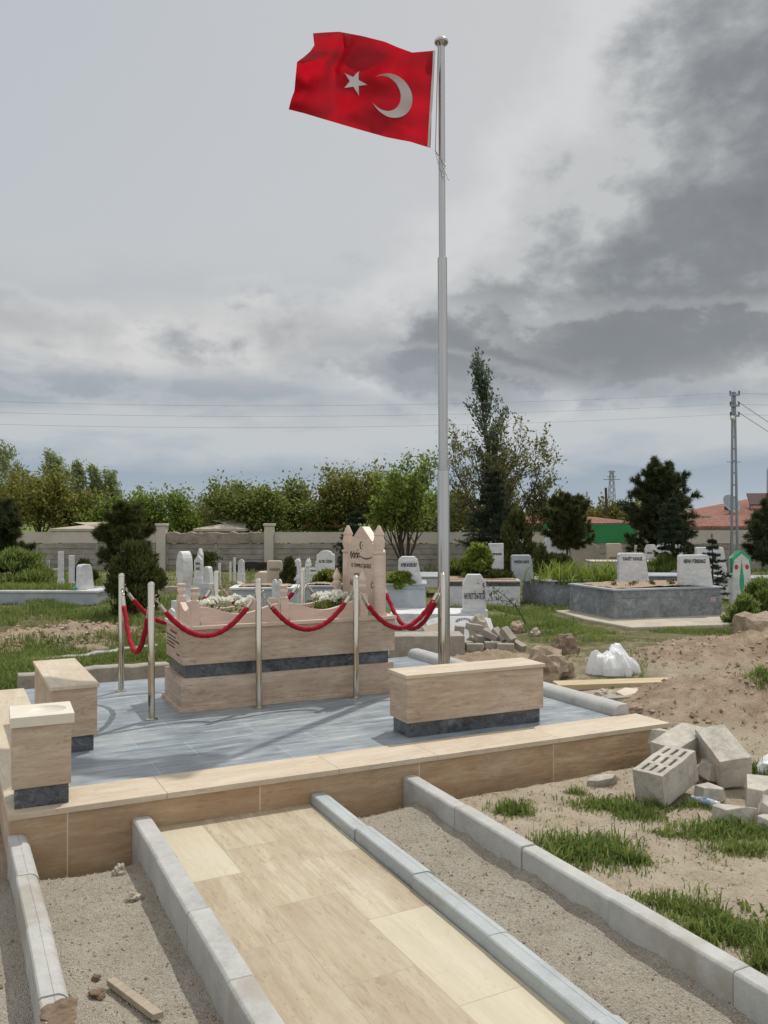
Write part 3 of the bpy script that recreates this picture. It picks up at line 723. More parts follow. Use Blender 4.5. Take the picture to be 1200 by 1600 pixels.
MB().box(0.004, 0.252, 0.004, 0.262, 0.0, 0.098).build('base', M_DARK, ped, bevel=0.0015)
MB().box(-0.008, 0.262, -0.006, 0.270, 0.098, 0.398).build('body', M_TRAV, ped, bevel=0.0015)
def basin_top():
    b = MB(); x0, x1, y0, y1, z0, z1 = -0.018, 0.276, -0.016, 0.280, 0.398, 0.448
    cx, cy = (x0 + x1) / 2 + 0.02, (y0 + y1) / 2; n = 32
    rings = []
    def ell(a, bb, z): return [(cx + a * math.cos(6.2832 * k / n), cy + bb * math.sin(6.2832 * k / n), z) for k in range(n)]
    def rect(z):
        o = []
        for k in range(n):
            a = 6.2832 * k / n; c, s_ = math.cos(a), math.sin(a); q = min((((x1 if c > 0 else x0) - cx) / c if abs(c) > 1e-6 else 9), (((y1 if s_ > 0 else y0) - cy) / s_ if abs(s_) > 1e-6 else 9))
            o.append((cx + c * q, cy + s_ * q, z))
        # snap to the four corners
        for X, Y in ((x0, y0), (x1, y0), (x0, y1), (x1, y1)):
            j = min(range(n), key=lambda i: (o[i][0] - X) ** 2 + (o[i][1] - Y) ** 2); o[j] = (X, Y, z)
        return o
    rings = [rect(z0), rect(z1), ell(0.098, 0.094, z1), ell(0.092, 0.088, z1 - 0.008), ell(0.07, 0.067, z1 - 0.020), ell(0.03, 0.03, z1 - 0.025), ell(0.002, 0.002, z1 - 0.026)]
    V = [p for r_ in rings for p in r_]
    Fs = [(j * n + k, j * n + (k + 1) % n, (j + 1) * n + (k + 1) % n, (j + 1) * n + k) for j in range(len(rings) - 1) for k in range(n)]
    Fs.append(tuple(range(n))); Fs.append(tuple((len(rings) - 1) * n + k for k in range(n)))
    b.add(V, Fs); return b
basin_top().build('basin_slab', M_SHAL, ped, smooth='auto', bevel=0.002)

# ================================================================== the tomb
tomb = thing('tomb', 'tall travertine tomb with black marble band, scalloped rim and ornate headstone', 'tomb', (1.545, 6.135, 0.292), R(-2.3))
TL, TW = 1.745, 0.635
MB().box(-0.020, TL + 0.02, -0.022, TW + 0.02, 0.0, 0.034).build('skirting', M_TRAV, tomb, bevel=0.003)
MB().box(0.0, TL, 0.0, TW, 0.034, 0.243).build('lower_block', M_TRAV, tomb, bevel=0.002)
MB().box(0.035, TL - 0.035, 0.035, TW - 0.035, 0.243, 0.343).build('marble_band', M_DARK, tomb)
MB().box(0.012, TL + 0.012, 0.004, TW - 0.004, 0.343, 0.602).build('upper_block', M_TRAV, tomb, bevel=0.002)
MB().box(0.0, TL + 0.024, -0.010, TW + 0.010, 0.602, 0.630).build('top_slab', M_PINK, tomb, bevel=0.003)
Z0 = 0.630
# rim panels with hollow tops, standing between small turned posts
def scallop(L, h_end, h_mid, th, face):
    n = 18; top = []
    for i in range(n + 1):
        u = i / n; s_ = 0.5 - 0.5 * math.cos(2 * math.pi * min(max((u - 0.03) / 0.94, 0), 1))
        top.append((u * L, h_end + (h_mid - h_end) * s_ ** 0.8))
    b = MB(); b.prism([(0, 0), (L, 0)] + top[::-1], -th / 2, th / 2, 'y'); return b
y_f, y_b = 0.075, TW - 0.075
xs = [0.115, 0.815, 1.495]
for y in (y_f, y_b):
    for i in range(2):
        L = xs[i + 1] - xs[i] - 0.066
        scallop(L, 0.135, 0.070, 0.045, 0).build('rim_panel', M_PINK, tomb, loc=(xs[i] + 0.033, y, Z0), smooth='auto')
        MB().box(xs[i] + 0.04, xs[i + 1] - 0.04, y - 0.036, y - 0.0225, Z0, Z0 + 0.020).build('rim_moulding', M_PINK, tomb)
scallop(y_b - y_f - 0.066, 0.135, 0.085, 0.045, 0).build('rim_panel', M_PINK, tomb, loc=(xs[0], y_f + 0.033, Z0), rot=(0, 0, R(90)), smooth='auto')
MB().box(xs[0] + 0.03, xs[2] - 0.02, y_f + 0.0228, y_b - 0.0228, Z0, Z0 + 0.045).build('soil', flat('tomb_soil', (0.22, 0.16, 0.10), 0.95, var=0.4, scale=40, bmp=1.0), tomb)
low = [(0.034, 0), (0.034, 0.012), (0.031, 0.016), (0.031, 0.165), (0.034, 0.172), (0.034, 0.182), (0.022, 0.19), (0.024, 0.20), (0.033, 0.222), (0.033, 0.235), (0.022, 0.252), (0.030, 0.262), (0.036, 0.270), (0.036, 0.278), (0.005, 0.280)]
for x, y in ((xs[0], y_f), (xs[0], y_b), (xs[1], y_f)):
    m = MB(); m.box(-0.032, 0.032, -0.032, 0.032, 0, 0.165); m.lathe([(r_, z) for r_, z in low if z >= 0.165], 20)
    m.build('rim_post', M_PINK, tomb, loc=(x, y, Z0), smooth='auto')
tall = [(0.034, 0.18), (0.024, 0.19), (0.034, 0.215), (0.040, 0.235), (0.040, 0.25), (0.030, 0.258), (0.027, 0.27), (0.034, 0.285), (0.036, 0.305), (0.030, 0.318), (0.024, 0.332), (0.003, 0.375)]
for y in (y_f, y_b):
    m = MB(); m.box(-0.034, 0.034, -0.034, 0.034, 0, 0.18); m.lathe(tall, 20)
    m.build('finial_post', M_PINK, tomb, loc=(xs[2] - (0.03 if y == y_b else 0), y, Z0), smooth='auto')
# headstone across the tomb near its right end, its face towards the left
hs_x = 1.655
hs = MB()
hw = (TW - 0.07) / 2; yc = TW / 2 + 0.005
prof = [(-hw, 0), (hw, 0), (hw, 0.535), (hw - 0.06, 0.565), (hw - 0.10, 0.60), (hw - 0.105, 0.615), (0.02, 0.735), (-0.02, 0.735), (-hw + 0.105, 0.615), (-hw + 0.10, 0.60), (-hw + 0.06, 0.565), (-hw, 0.535)]
hs.prism([(yc + y, Z0 + z) for y, z in prof], hs_x, hs_x + 0.075, 'x')
hst = hs.build('headstone', M_PINK, tomb, bevel=0.003)
_q = R(6); _c = Vector((hs_x, 0.07, 0)); _n = Vector((hs_x - 0.042, 0.06, 0)) - Matrix.Rotation(_q, 3, 'Z') @ _c
hst.location = _n; hst.rotation_euler = (0, 0, _q)          # the headstone stands a little askew on the tomb
pf = [(0.047, 0), (0.047, 0.02), (0.043, 0.026), (0.043, 0.50), (0.056, 0.515), (0.056, 0.528), (0.036, 0.533), (0.040, 0.55), (0.050, 0.585), (0.048, 0.615), (0.038, 0.66), (0.044, 0.664), (0.044, 0.672), (0.010, 0.745), (0.002, 0.746)]
for y in (0.062, TW - 0.045):
    m = MB(); q = 0.047
    m.prism([(q * math.cos(a), q * math.sin(a)) for a in np.linspace(0, 2 * math.pi, 13)[:-1]], 0, 0.50, 'z'); m.lathe([p for p in pf if p[1] >= 0.5], 20); m.box(-0.048, 0.048, -0.048, 0.048, 0, 0.022)
    m.build('pillar', M_PINK, hst, loc=(hs_x + 0.022, y, Z0), smooth='auto')
rot_l = (R(90), 0, R(-90))
def ins(txt, size, y, z, sx=1.0, mat=M_INK): return text_part('inscription', txt, size, mat, hst, (hs_x - 0.001, yc - y, Z0 + z), rot_l, sx=sx, bold=0.0)
ins('15 TEMMUZ ŞEHİDİ', 0.047, 0.0, 0.400, 0.80)
ins('ALPE', 0.075, -0.135, 0.245, 0.72)
ins('C', 0.075, 0.185, 0.245, 0.72)
def strokes(b, x, y0, y1, z, hh, rn, lw=(0.005, 0.009)):
    """a row of small worn letters that cannot be read, on a face towards -X"""
    y = y0
    while y < y1:
        w_ = rn.uniform(*lw); h2 = hh * rn.choice((0.75, 0.75, 1.0)); k = rn.randrange(3)
        b.box(x - 0.001, x + 0.001, y, y + w_ * 0.3, z, z + h2)
        if k != 1: b.box(x - 0.001, x + 0.001, y + w_ * 0.3, y + w_, z + h2 * 0.8, z + h2)
        if k != 0: b.box(x - 0.001, x + 0.001, y + w_ * 0.3, y + w_, z, z + h2 * 0.2)
        y += w_ * 1.35
rn = random.Random(21)
for a_, b_, z_, h_ in ((0.03, 0.11, 0.315, 0.024), (-0.06, 0.13, 0.165, 0.028), (-0.02, 0.11, 0.105, 0.022)):
    m = MB(); strokes(m, hs_x - 0.0005, yc + a_, yc + b_, Z0 + z_, h_, rn); m.build('inscription', M_INK, hst)
# crescent with star, and a calligraphic flourish, cut into the stone
def crescent_poly(R1, R2, dx, n=24):
    # points of outer arc then inner arc; opening towards +x
    xi = (R1 * R1 - R2 * R2 + dx * dx) / (2 * dx); a1 = math.acos(max(-1, min(1, xi / R1))); a2 = math.acos(max(-1, min(1, (xi - dx) / R2)))
    o = [(R1 * math.cos(a), R1 * math.sin(a)) for a in np.linspace(a1, 2 * math.pi - a1, n)]
    i = [(dx + R2 * math.cos(a), R2 * math.sin(a)) for a in np.linspace(2 * math.pi - a2, a2, n)]
    return o, i
m = MB(); o_, i_ = crescent_poly(0.034, 0.029, 0.012); i_ = i_[::-1]
gr = [[(hs_x - 0.0015, yc - 0.01 - o_[k][0], Z0 + 0.575 + o_[k][1]), (hs_x - 0.0015, yc - 0.01 - i_[k][0], Z0 + 0.575 + i_[k][1])] for k in range(len(o_))]
m.sheet(gr)
st = [(0.012 * (1 if k % 2 == 0 else 0.42) * math.cos(math.pi / 5 * k), 0.012 * (1 if k % 2 == 0 else 0.42) * math.sin(math.pi / 5 * k)) for k in range(10)]
m.add([(hs_x - 0.0015, yc - 0.028 - a, Z0 + 0.575 + b_) for a, b_ in st], [tuple(range(10))])
m.build('emblem', M_INK, hst)
m = MB(); rn = random.Random(5)
pts = [(-0.19 + 0.17 * k / 40 + 0.012 * math.sin(k * 1.7), 0.49 + 0.022 * math.sin(k * 1.15) + 0.012 * math.sin(k * 2.9)) for k in range(41)]
m.tube([(hs_x - 0.001, yc - a, Z0 + b_) for a, b_ in pts], 0.0032, 5)
pts = [(-0.03 + 0.22 * k / 14, 0.488 - 0.03 * math.sin(math.pi * k / 14 * 0.85) + 0.01 * k / 14) for k in range(15)]
m.tube([(hs_x - 0.001, yc - a, Z0 + b_) for a, b_ in pts], [0.002 + 0.004 * math.sin(math.pi * k / 14) for k in range(15)], 5)
for a, b_ in ((-0.06, 0.535), (-0.045, 0.535), (0.0, 0.52)): m.rock((hs_x - 0.001, yc - a, Z0 + b_), (0.002, 0.005, 0.005), 1, 0.1, 1)
m.build('calligraphy', M_INK, hst)
# engraved text rows on the left end of the upper block: unreadable rows of small letters
rows = [(0.545, 0.16, 0.40, 0.020), (0.510, 0.03, 0.36, 0.013), (0.484, 0.03, 0.52, 0.013), (0.456, 0.03, 0.35, 0.013), (0.430, 0.03, 0.34, 0.013), (0.393, 0.40, 0.52, 0.013)]
rn = random.Random(9)
for z, a, b_, hh in rows:
    m = MB(); y = a
    while y < b_:
        wl = rn.uniform(0.02, 0.055)
        yy = y
        while yy < min(y + wl, b_):
            lw = rn.uniform(0.005, 0.009); h2 = hh * rn.choice((0.7, 0.7, 1.0))
            Y0 = TW - yy - lw; Y1 = TW - yy
            k = rn.randrange(3)
            m.box(0.0105, 0.0125, Y0, Y0 + 0.0024, z, z + h2)
            if k != 1: m.box(0.0105, 0.0125, Y0 + 0.0024, Y1, z + h2 - 0.0026, z + h2)
            if k != 0: m.box(0.0105, 0.0125, Y0 + 0.0024, Y1, z, z + 0.0026)
            yy += lw + 0.0025
        y += wl + 0.012
    m.build('inscription', M_INK, tomb)

# ================================================================== white flower bouquets on the tomb
def quads(C, Nn, size, aspect, r, up=None):
    """leaf-like diamonds at centres C, with long axis Nn, returns (n*4,3)"""
    n = len(C); a = Nn / np.maximum(np.linalg.norm(Nn, axis=1, keepdims=True), 1e-9)
    b_ = np.cross(a, r.normal(size=(n, 3))); b_ /= np.maximum(np.linalg.norm(b_, axis=1, keepdims=True), 1e-9)
    s_ = np.asarray(size).reshape(-1, 1) * np.ones((n, 1))
    return np.stack([C - a * s_, C + b_ * s_ * aspect, C + a * s_, C - b_ * s_ * aspect], 1).reshape(-1, 3)
def bouquet(loc, rz, n, label, spread, leafy):
    t = thing('flower_bouquet', label, 'flowers', loc, rz, 'white flower bouquets on the tomb')
    r = np.random.RandomState(int(loc[0] * 100)); m = MB(); l = MB()
    for k in range(n):
        c = np.array([r.uniform(-spread, spread), r.uniform(-0.07, 0.07), 0.075 + r.uniform(0, 0.05)]); R0 = r.uniform(0.028, 0.040)
        d = r.normal(size=(46, 3)); d /= np.linalg.norm(d, axis=1, keepdims=True); d[:, 2] = np.abs(d[:, 2]) * 0.9 - 0.15
        tang = np.cross(d, r.normal(size=(46, 3)))
        q = quads(c + d * R0 * r.uniform(0.5, 1.0, (46, 1)), d * 0.6 + tang * 0.6, 0.016, 0.7, r)
        m.addq(q, 4, np.clip(0.6 + 0.4 * d[:, 2] * 0 + r.normal(size=46) * 0.25, 0, 1))
    nl = 260 if leafy else 110
    C = np.stack([r.uniform(-spread * 1.1, spread * 1.1, nl), r.uniform(-0.09, 0.09, nl), r.uniform(0.0, 0.085, nl)], -1)
    l.addq(quads(C, r.normal(size=(nl, 3)) + np.array([0, 0, 0.8]), 0.026, 0.28, r), 4, r.rand(nl))
    m.build('blossoms', L_FLOWER, t); l.build('leaves', L_BRIGHT, t); return t
bz = 0.292 + Z0 + 0.045
def ontomb(x, y):
    c, s_ = math.cos(R(-2.3)), math.sin(R(-2.3)); return (1.545 + x * c - y * s_, 6.135 + x * s_ + y * c, bz)
bouquet(ontomb(0.40, 0.30), 0, 24, 'low row of cream white blossoms inside the left half of the tomb rim', 0.20, False)
bouquet(ontomb(1.32, 0.34), 0.3, 22, 'bushier white bouquet with green leaves in front of the ornate headstone', 0.14, True)
t = thing('grave_ornament', 'small dark red and black round ornament on the tomb rim behind a rope end', 'ornament', ontomb(0.74, 0.12))
m = MB(); m.box(-0.045, 0.0, -0.02, 0.02, 0.01, 0.065); m.build('holder', M_BLACK, t, bevel=0.004)
m = MB(); m.rock((0.02, 0, 0.062), (0.026, 0.026, 0.028), 4, 0.12, 2); m.build('red_globe', flat('dark_red_glass', (0.10, 0.008, 0.012), 0.2, bmp=0), t, smooth=True)

# ================================================================== stanchions and velvet ropes
ZP = 0.2925
PP = {'a': (1.300, 7.150), 'b': (1.305, 6.025), 'c': (2.106, 6.020), 'd': (2.909, 5.998), 'e': (3.712, 5.972), 'f': (2.105, 7.130), 'g': (2.905, 7.110), 'h': (3.705, 7.100)}
LAB = {'a': 'steel stanchion at the far left corner of the roped square', 'b': 'nearest steel stanchion at the left front corner of the tomb',
       'c': 'steel stanchion in front of the left half of the tomb', 'd': 'steel stanchion in front of the ornate headstone',
       'e': 'steel stanchion overlapping the flagpole at the right front corner', 'f': 'steel stanchion behind the left half of the tomb, half hidden by blossoms',
       'g': 'steel stanchion behind the bushier bouquet on the tomb', 'h': 'steel stanchion hidden behind the right pillar of the ornate headstone'}
def stanchion(key):
    x, y = PP[key]; rn = random.Random(ord(key))
    t = thing('stanchion', LAB[key], 'stanchion', (x, y, ZP), rn.uniform(0, 6), 'steel stanchions round the tomb', rot=(R(rn.uniform(-.35, .35)), R(rn.uniform(-.5, .1)), rn.uniform(0, 1)))
    MB().lathe([(0.0245, 0.010), (0.0245, 0.955), (0.022, 0.962), (0.0, 0.963)], 24).build('post', M_STEEL, t, smooth='auto')
    MB().lathe([(0.046, 0.0), (0.046, 0.006), (0.030, 0.013), (0.0247, 0.014)], 24).build('base_flange', M_STEEL, t, smooth='auto')
    MB().lathe([(0.0265, 0.950), (0.0265, 0.958), (0.021, 0.972), (0.010, 0.979), (0.001, 0.981)], 24).build('cap', M_STEEL, t, smooth='auto')
    return t
for k in 'abcdefgh': stanchion(k)
def rope(a, b_, sag, label, hk=0.845, seed=0):
    A = Vector((*PP[a], ZP + hk)); B = Vector((*PP[b_], ZP + hk)); d = (B - A); d.z = 0; d.normalize()
    A2 = A + d * 0.034; B2 = B - d * 0.034
    # a hanging curve; shorter spans hang as a tighter V
    L = (B2 - A2).length; rn = random.Random(seed)
    def P(u):
        p = A2.lerp(B2, u); q = 2 * u - 1
        p.z -= sag * (1 - abs(q) ** (2.0)) ; return p
    t = thing('velvet_rope', label, 'rope', A.lerp(B, 0.5) - Vector((0, 0, sag)), 0, 'red velvet ropes round the tomb')
    o = Vector(t.location)
    tot = [P(i / 60) for i in range(61)]
    s0, s1 = 5, 55
    sd_ = d.cross(Vector((0, 0, 1)))
    pts = [p - o + sd_ * (0.003 * math.sin(i * 0.9 + seed)) for i, p in enumerate(tot[s0:s1 + 1])]
    MB().tube(pts, [0.0195 + 0.0012 * math.sin(i * 1.7 + seed) + 0.0008 * math.sin(i * 4.1) for i in range(len(pts))], 12).build('rope', M_ROPE, t, smooth=True)
    for end in (0, 1):
        seg = tot[0:s0 + 2] if end == 0 else tot[::-1][0:s0 + 2]
        seg = [p - o for p in seg]
        MB().tube(seg[2:], [0.0165] * (len(seg) - 2), 12).build('ferrule', M_STEEL, t, smooth='auto')
        h = MB(); h.tube(seg[:3], 0.005, 6)
        c = seg[0]
        h.tube([c + Vector((0.012 * math.cos(q), 0, 0.012 * math.sin(q))) - Vector((0, 0, 0.0)) for q in np.linspace(0, 2 * math.pi, 12)], 0.003, 6)
        dd = d if end == 0 else -d
        h.tube([c, c - dd * 0.012, c - dd * 0.012 + Vector((0, 0, 0.03)), c + Vector((0, 0, 0.04))], 0.004, 6)
        h.build('hook', M_STEEL, t, smooth=True)
    return t
rope('a', 'b', 0.44, 'red velvet rope hanging in a deep V between the two left stanchions', seed=1)
rope('b', 'c', 0.275, 'red velvet rope draped across the left half of the tomb front', seed=2)
rope('c', 'd', 0.275, 'red velvet rope draped across the middle of the tomb front', seed=3)
rope('d', 'e', 0.31, 'red velvet rope draped towards the flagpole, in front of its twin', seed=4)
rope('e', 'h', 0.40, 'red velvet rope at the right end of the tomb, running away from the viewer', seed=5)
rope('a', 'f', 0.30, 'red velvet rope behind the left end of the tomb', seed=6)
rope('f', 'g', 0.28, 'red velvet rope behind the tomb, above the blossoms', seed=7)
rope('g', 'h', 0.30, 'red velvet rope behind the ornate headstone', seed=8)

# ================================================================== flagpole and flag
FP = onz(694, 1052, 0.292)
dep = 7.70
pole = thing('flagpole', 'tall telescopic steel flagpole behind the long bench, with rounded top cap', 'flagpole', FP, 0, rot=(0, R(-0.25), 0))
def zat(py, d=dep): return H + (HZ - py) * d / F - 0.292
z1, z2, z3 = zat(735), zat(399), zat(62)
MB().lathe([(0.056, 0), (0.056, z1 - 0.01), (0.053, z1), (0.046, z1 + 0.004)], 28).build('lower_tube', M_STEELP, pole, smooth='auto')
MB().lathe([(0.044, z1), (0.044, z2 - 0.01), (0.040, z2), (0.034, z2 + 0.004)], 28).build('middle_tube', M_STEELP, pole, smooth='auto')
MB().lathe([(0.031, z2), (0.031, z3 + 0.01)], 28).build('upper_tube', M_STEELP, pole, smooth='auto')
MB().lathe([(0.10, 0), (0.10, 0.012), (0.062, 0.03), (0.0565, 0.031)], 28).build('base_flange', M_STEELP, pole, smooth='auto')
cap = MB(); cap.lathe([(0.034, z3 - 0.02), (0.036, z3 - 0.012), (0.040, z3 - 0.005), (0.060, z3 + 0.006), (0.066, z3 + 0.020), (0.062, z3 + 0.038), (0.045, z3 + 0.056), (0.020, z3 + 0.066), (0.001, z3 + 0.068)], 28)
cap.build('cap', M_STEELP, pole, smooth=True)
hal = MB(); tp = Vector((-0.052, -0.03, zat(62))); bt = Vector((-0.088, -0.03, zat(236)))
hal.tube([tp, tp.lerp(bt, 0.5), bt], 0.004, 6); hal.build('halyard', flat('grey_cord', (0.35, 0.36, 0.38), 0.7, bmp=0), pole)
ch = MB()
for i in range(34):
    u = i / 33
    if u < 0.42: k = u / 0.42; p = bt.lerp(Vector((-0.02, -0.06, zat(277))), k) + Vector((0.0, -0.0, -0.03 * math.sin(math.pi * k)))
    elif u < 0.62: k = (u - 0.42) / 0.2; p = Vector((-0.02, -0.06, zat(262))).lerp(Vector((0.05, -0.04, zat(278))), k)
    else: k = (u - 0.62) / 0.38; p = bt.lerp(Vector((0.0, -0.062, zat(258))), k)
    ch.rock(p, (0.006, 0.006, 0.009), i, 0.05, 1)
ch.build('chain', flat('grey_chain', (0.32, 0.33, 0.35), 0.4, metal=0.6, bmp=0), pole)

def make_flag():
    # outline of the waving cloth as a Coons patch, u from hoist (0) to fly (1), v from bottom (0) to top (1)
    top = [(679.5, 79), (662, 80.5), (644, 82), (622, 74), (601, 65), (565, 56), (530, 49.5), (508, 50.5), (489, 52)]
    bot = [(672, 231), (657, 226.5), (641, 221.5), (622, 218), (604, 214.5), (556, 201), (505, 186), (475, 177), (451, 171)]
    hoi = [(672, 231), (674, 190), (676.5, 140), (679.5, 79)]
    fly = [(451, 171), (455, 155), (460, 142), (462, 118), (464, 97), (476, 88), (484, 81), (491, 71), (489, 52)]
    def samp(c, t):
        L = [0]
        for a, b_ in zip(c[:-1], c[1:]): L.append(L[-1] + math.hypot(a[0] - b_[0], a[1] - b_[1]))
        return np.array([np.interp(t * L[-1], L, [p[k] for p in c]) for k in (0, 1)])
    def surf(u, v):
        T, B_, Hh, Fl = samp(top, u), samp(bot, u), samp(hoi, v), samp(fly, v)
        P00, P01, P10, P11 = np.array(bot[0]), np.array(top[0]), np.array(bot[-1]), np.array(top[-1])
        p = (1 - v) * B_ + v * T + (1 - u) * Hh + u * Fl - ((1 - u) * ((1 - v) * P00 + v * P01) + u * ((1 - v) * P10 + v * P11))
        d = dep - 0.05 + 0.20 * u
        d += 0.165 * u ** 0.6 * math.sin(6.283 * (1.35 * u - 0.45 * v + 0.10)) + 0.075 * u ** .7 * math.sin(6.283 * (2.3 * u + 0.9 * v))
        d += 0.030 * math.sin(6.283 * (0.9 * u + 2.9 * v + 0.2)) * (0.25 + u) + 0.013 * math.sin(6.283 * (5 * u + 2.1 * v)) * u
        # a sharp fold near the upper fly corner
        d -= 0.15 * math.exp(-((u - 0.74 - 0.05 * (v - 0.6)) / 0.045) ** 2) * max(0, min(1, (v - 0.22) / 0.3))
        d += 0.10 * math.exp(-(((u - 0.93) / 0.10) ** 2 + ((v - 0.42) / 0.28) ** 2))
        d += 0.010 * math.exp(-((v - 0.05 - 0.3 * u) / 0.05) ** 2) * math.sin(9 * u)
        return np.array(at(p[0], p[1], d))
    org = np.array(at(676, 155, dep))
    flag = thing('flag', 'waving red flag with white crescent and star flying left from the pole', 'flag', tuple(org))
    NU, NV = 110, 76
    m, t, b = new_mat('red_flag_cloth')
    v = objvec(t, False)
    c = t.ramp(t.noise(v, 5, 5, 0.6), [(0.35, (0.43, 0.007, 0.017)), (0.65, (0.51, 0.010, 0.023))])
    def cloth(m, t, b, c, tf):
        t.set(b.inputs['Base Color'], c); b.inputs['Roughness'].default_value = 0.6; b.inputs['Specular IOR Level'].default_value = 0.3
        tr = t.node('ShaderNodeBsdfTranslucent'); t.set(tr.inputs[0], c)
        mx = t.node('ShaderNodeMixShader'); mx.inputs[0].default_value = tf
        t.l.new(b.outputs[0], mx.inputs[1]); t.l.new(tr.outputs[0], mx.inputs[2]); t.l.new(mx.outputs[0], m.node_tree.nodes['Material Output'].inputs[0])
    w = t.node('ShaderNodeTexWave'); w.inputs['Scale'].default_value = 220; t.l.new(v, w.inputs['Vector'])
    cloth(m, t, b, c, 0.62)
    b_ = MB(); b_.sheet([[surf(i / NU, j / NV) - org for j in range(NV + 1)] for i in range(NU + 1)])
    b_.build('cloth', m, flag, smooth=True, fix=False)
    m2, t2, b2 = new_mat('white_flag_cloth'); cloth(m2, t2, b2, (0.70, 0.70, 0.70), 0.3)
    asp = 1.5
    def nrm(u, v):
        e = 1e-3; a = surf(min(1, u + e), v) - surf(max(0, u - e), v); c_ = surf(u, min(1, v + e)) - surf(u, max(0, v - e))
        n = np.cross(a, c_); return n / np.linalg.norm(n)
    def lay(P2, name, strips):
        b3 = MB()
        for off in (0.0055, -0.0055):
            for g in strips:
                if len(g[0]) == 2:
                    g = [[(a[0] + (c[0] - a[0]) * q / 5, a[1] + (c[1] - a[1]) * q / 5) for q in range(6)] for a, c in g]
                b3.sheet([[surf(x / asp, y) + nrm(x / asp, y) * off - org for x, y in row] for row in g])
        b3.build(name, m2, flag, smooth=True, fix=False)
    # crescent: in metres of a 1 high, 1.5 long flag; opens to the fly
    o_, i_ = crescent_poly(0.240, 0.186, 0.072, 40); i_ = i_[::-1]
    cx, cy = 0.455, 0.455
    lay(None, 'crescent', [[[(cx + (1 - k / 4) * a[0] + k / 4 * c[0], cy + (1 - k / 4) * a[1] + k / 4 * c[1]) for k in range(5)] for a, c in zip(o_, i_)]])
    sx, sy, sr = 0.86, 0.470, 0.135
    strips = []
    for k in range(10):
        a0 = math.pi + math.pi / 5 * k; a1 = a0 + math.pi / 5; r0, r1 = (sr, sr * 0.382) if k % 2 == 0 else (sr * 0.382, sr)
        a0 -= 0.09 + math.pi; a1 -= 0.09 + math.pi
        e0 = (r0 * math.cos(a0 + math.pi), r0 * math.sin(a0 + math.pi)); e1 = (r1 * math.cos(a1 + math.pi), r1 * math.sin(a1 + math.pi))
        strips.append([[(sx + q * e0[0], sy + q * e0[1]), (sx + q * e1[0], sy + q * e1[1])] for q in np.linspace(0.001, 1, 9)])
    lay(None, 'star', strips)
    lay(None, 'hoist_band', [[[(q, y) for q in (0.0, 0.012, 0.024)] for y in np.linspace(0, 1, 24)]])
make_flag()
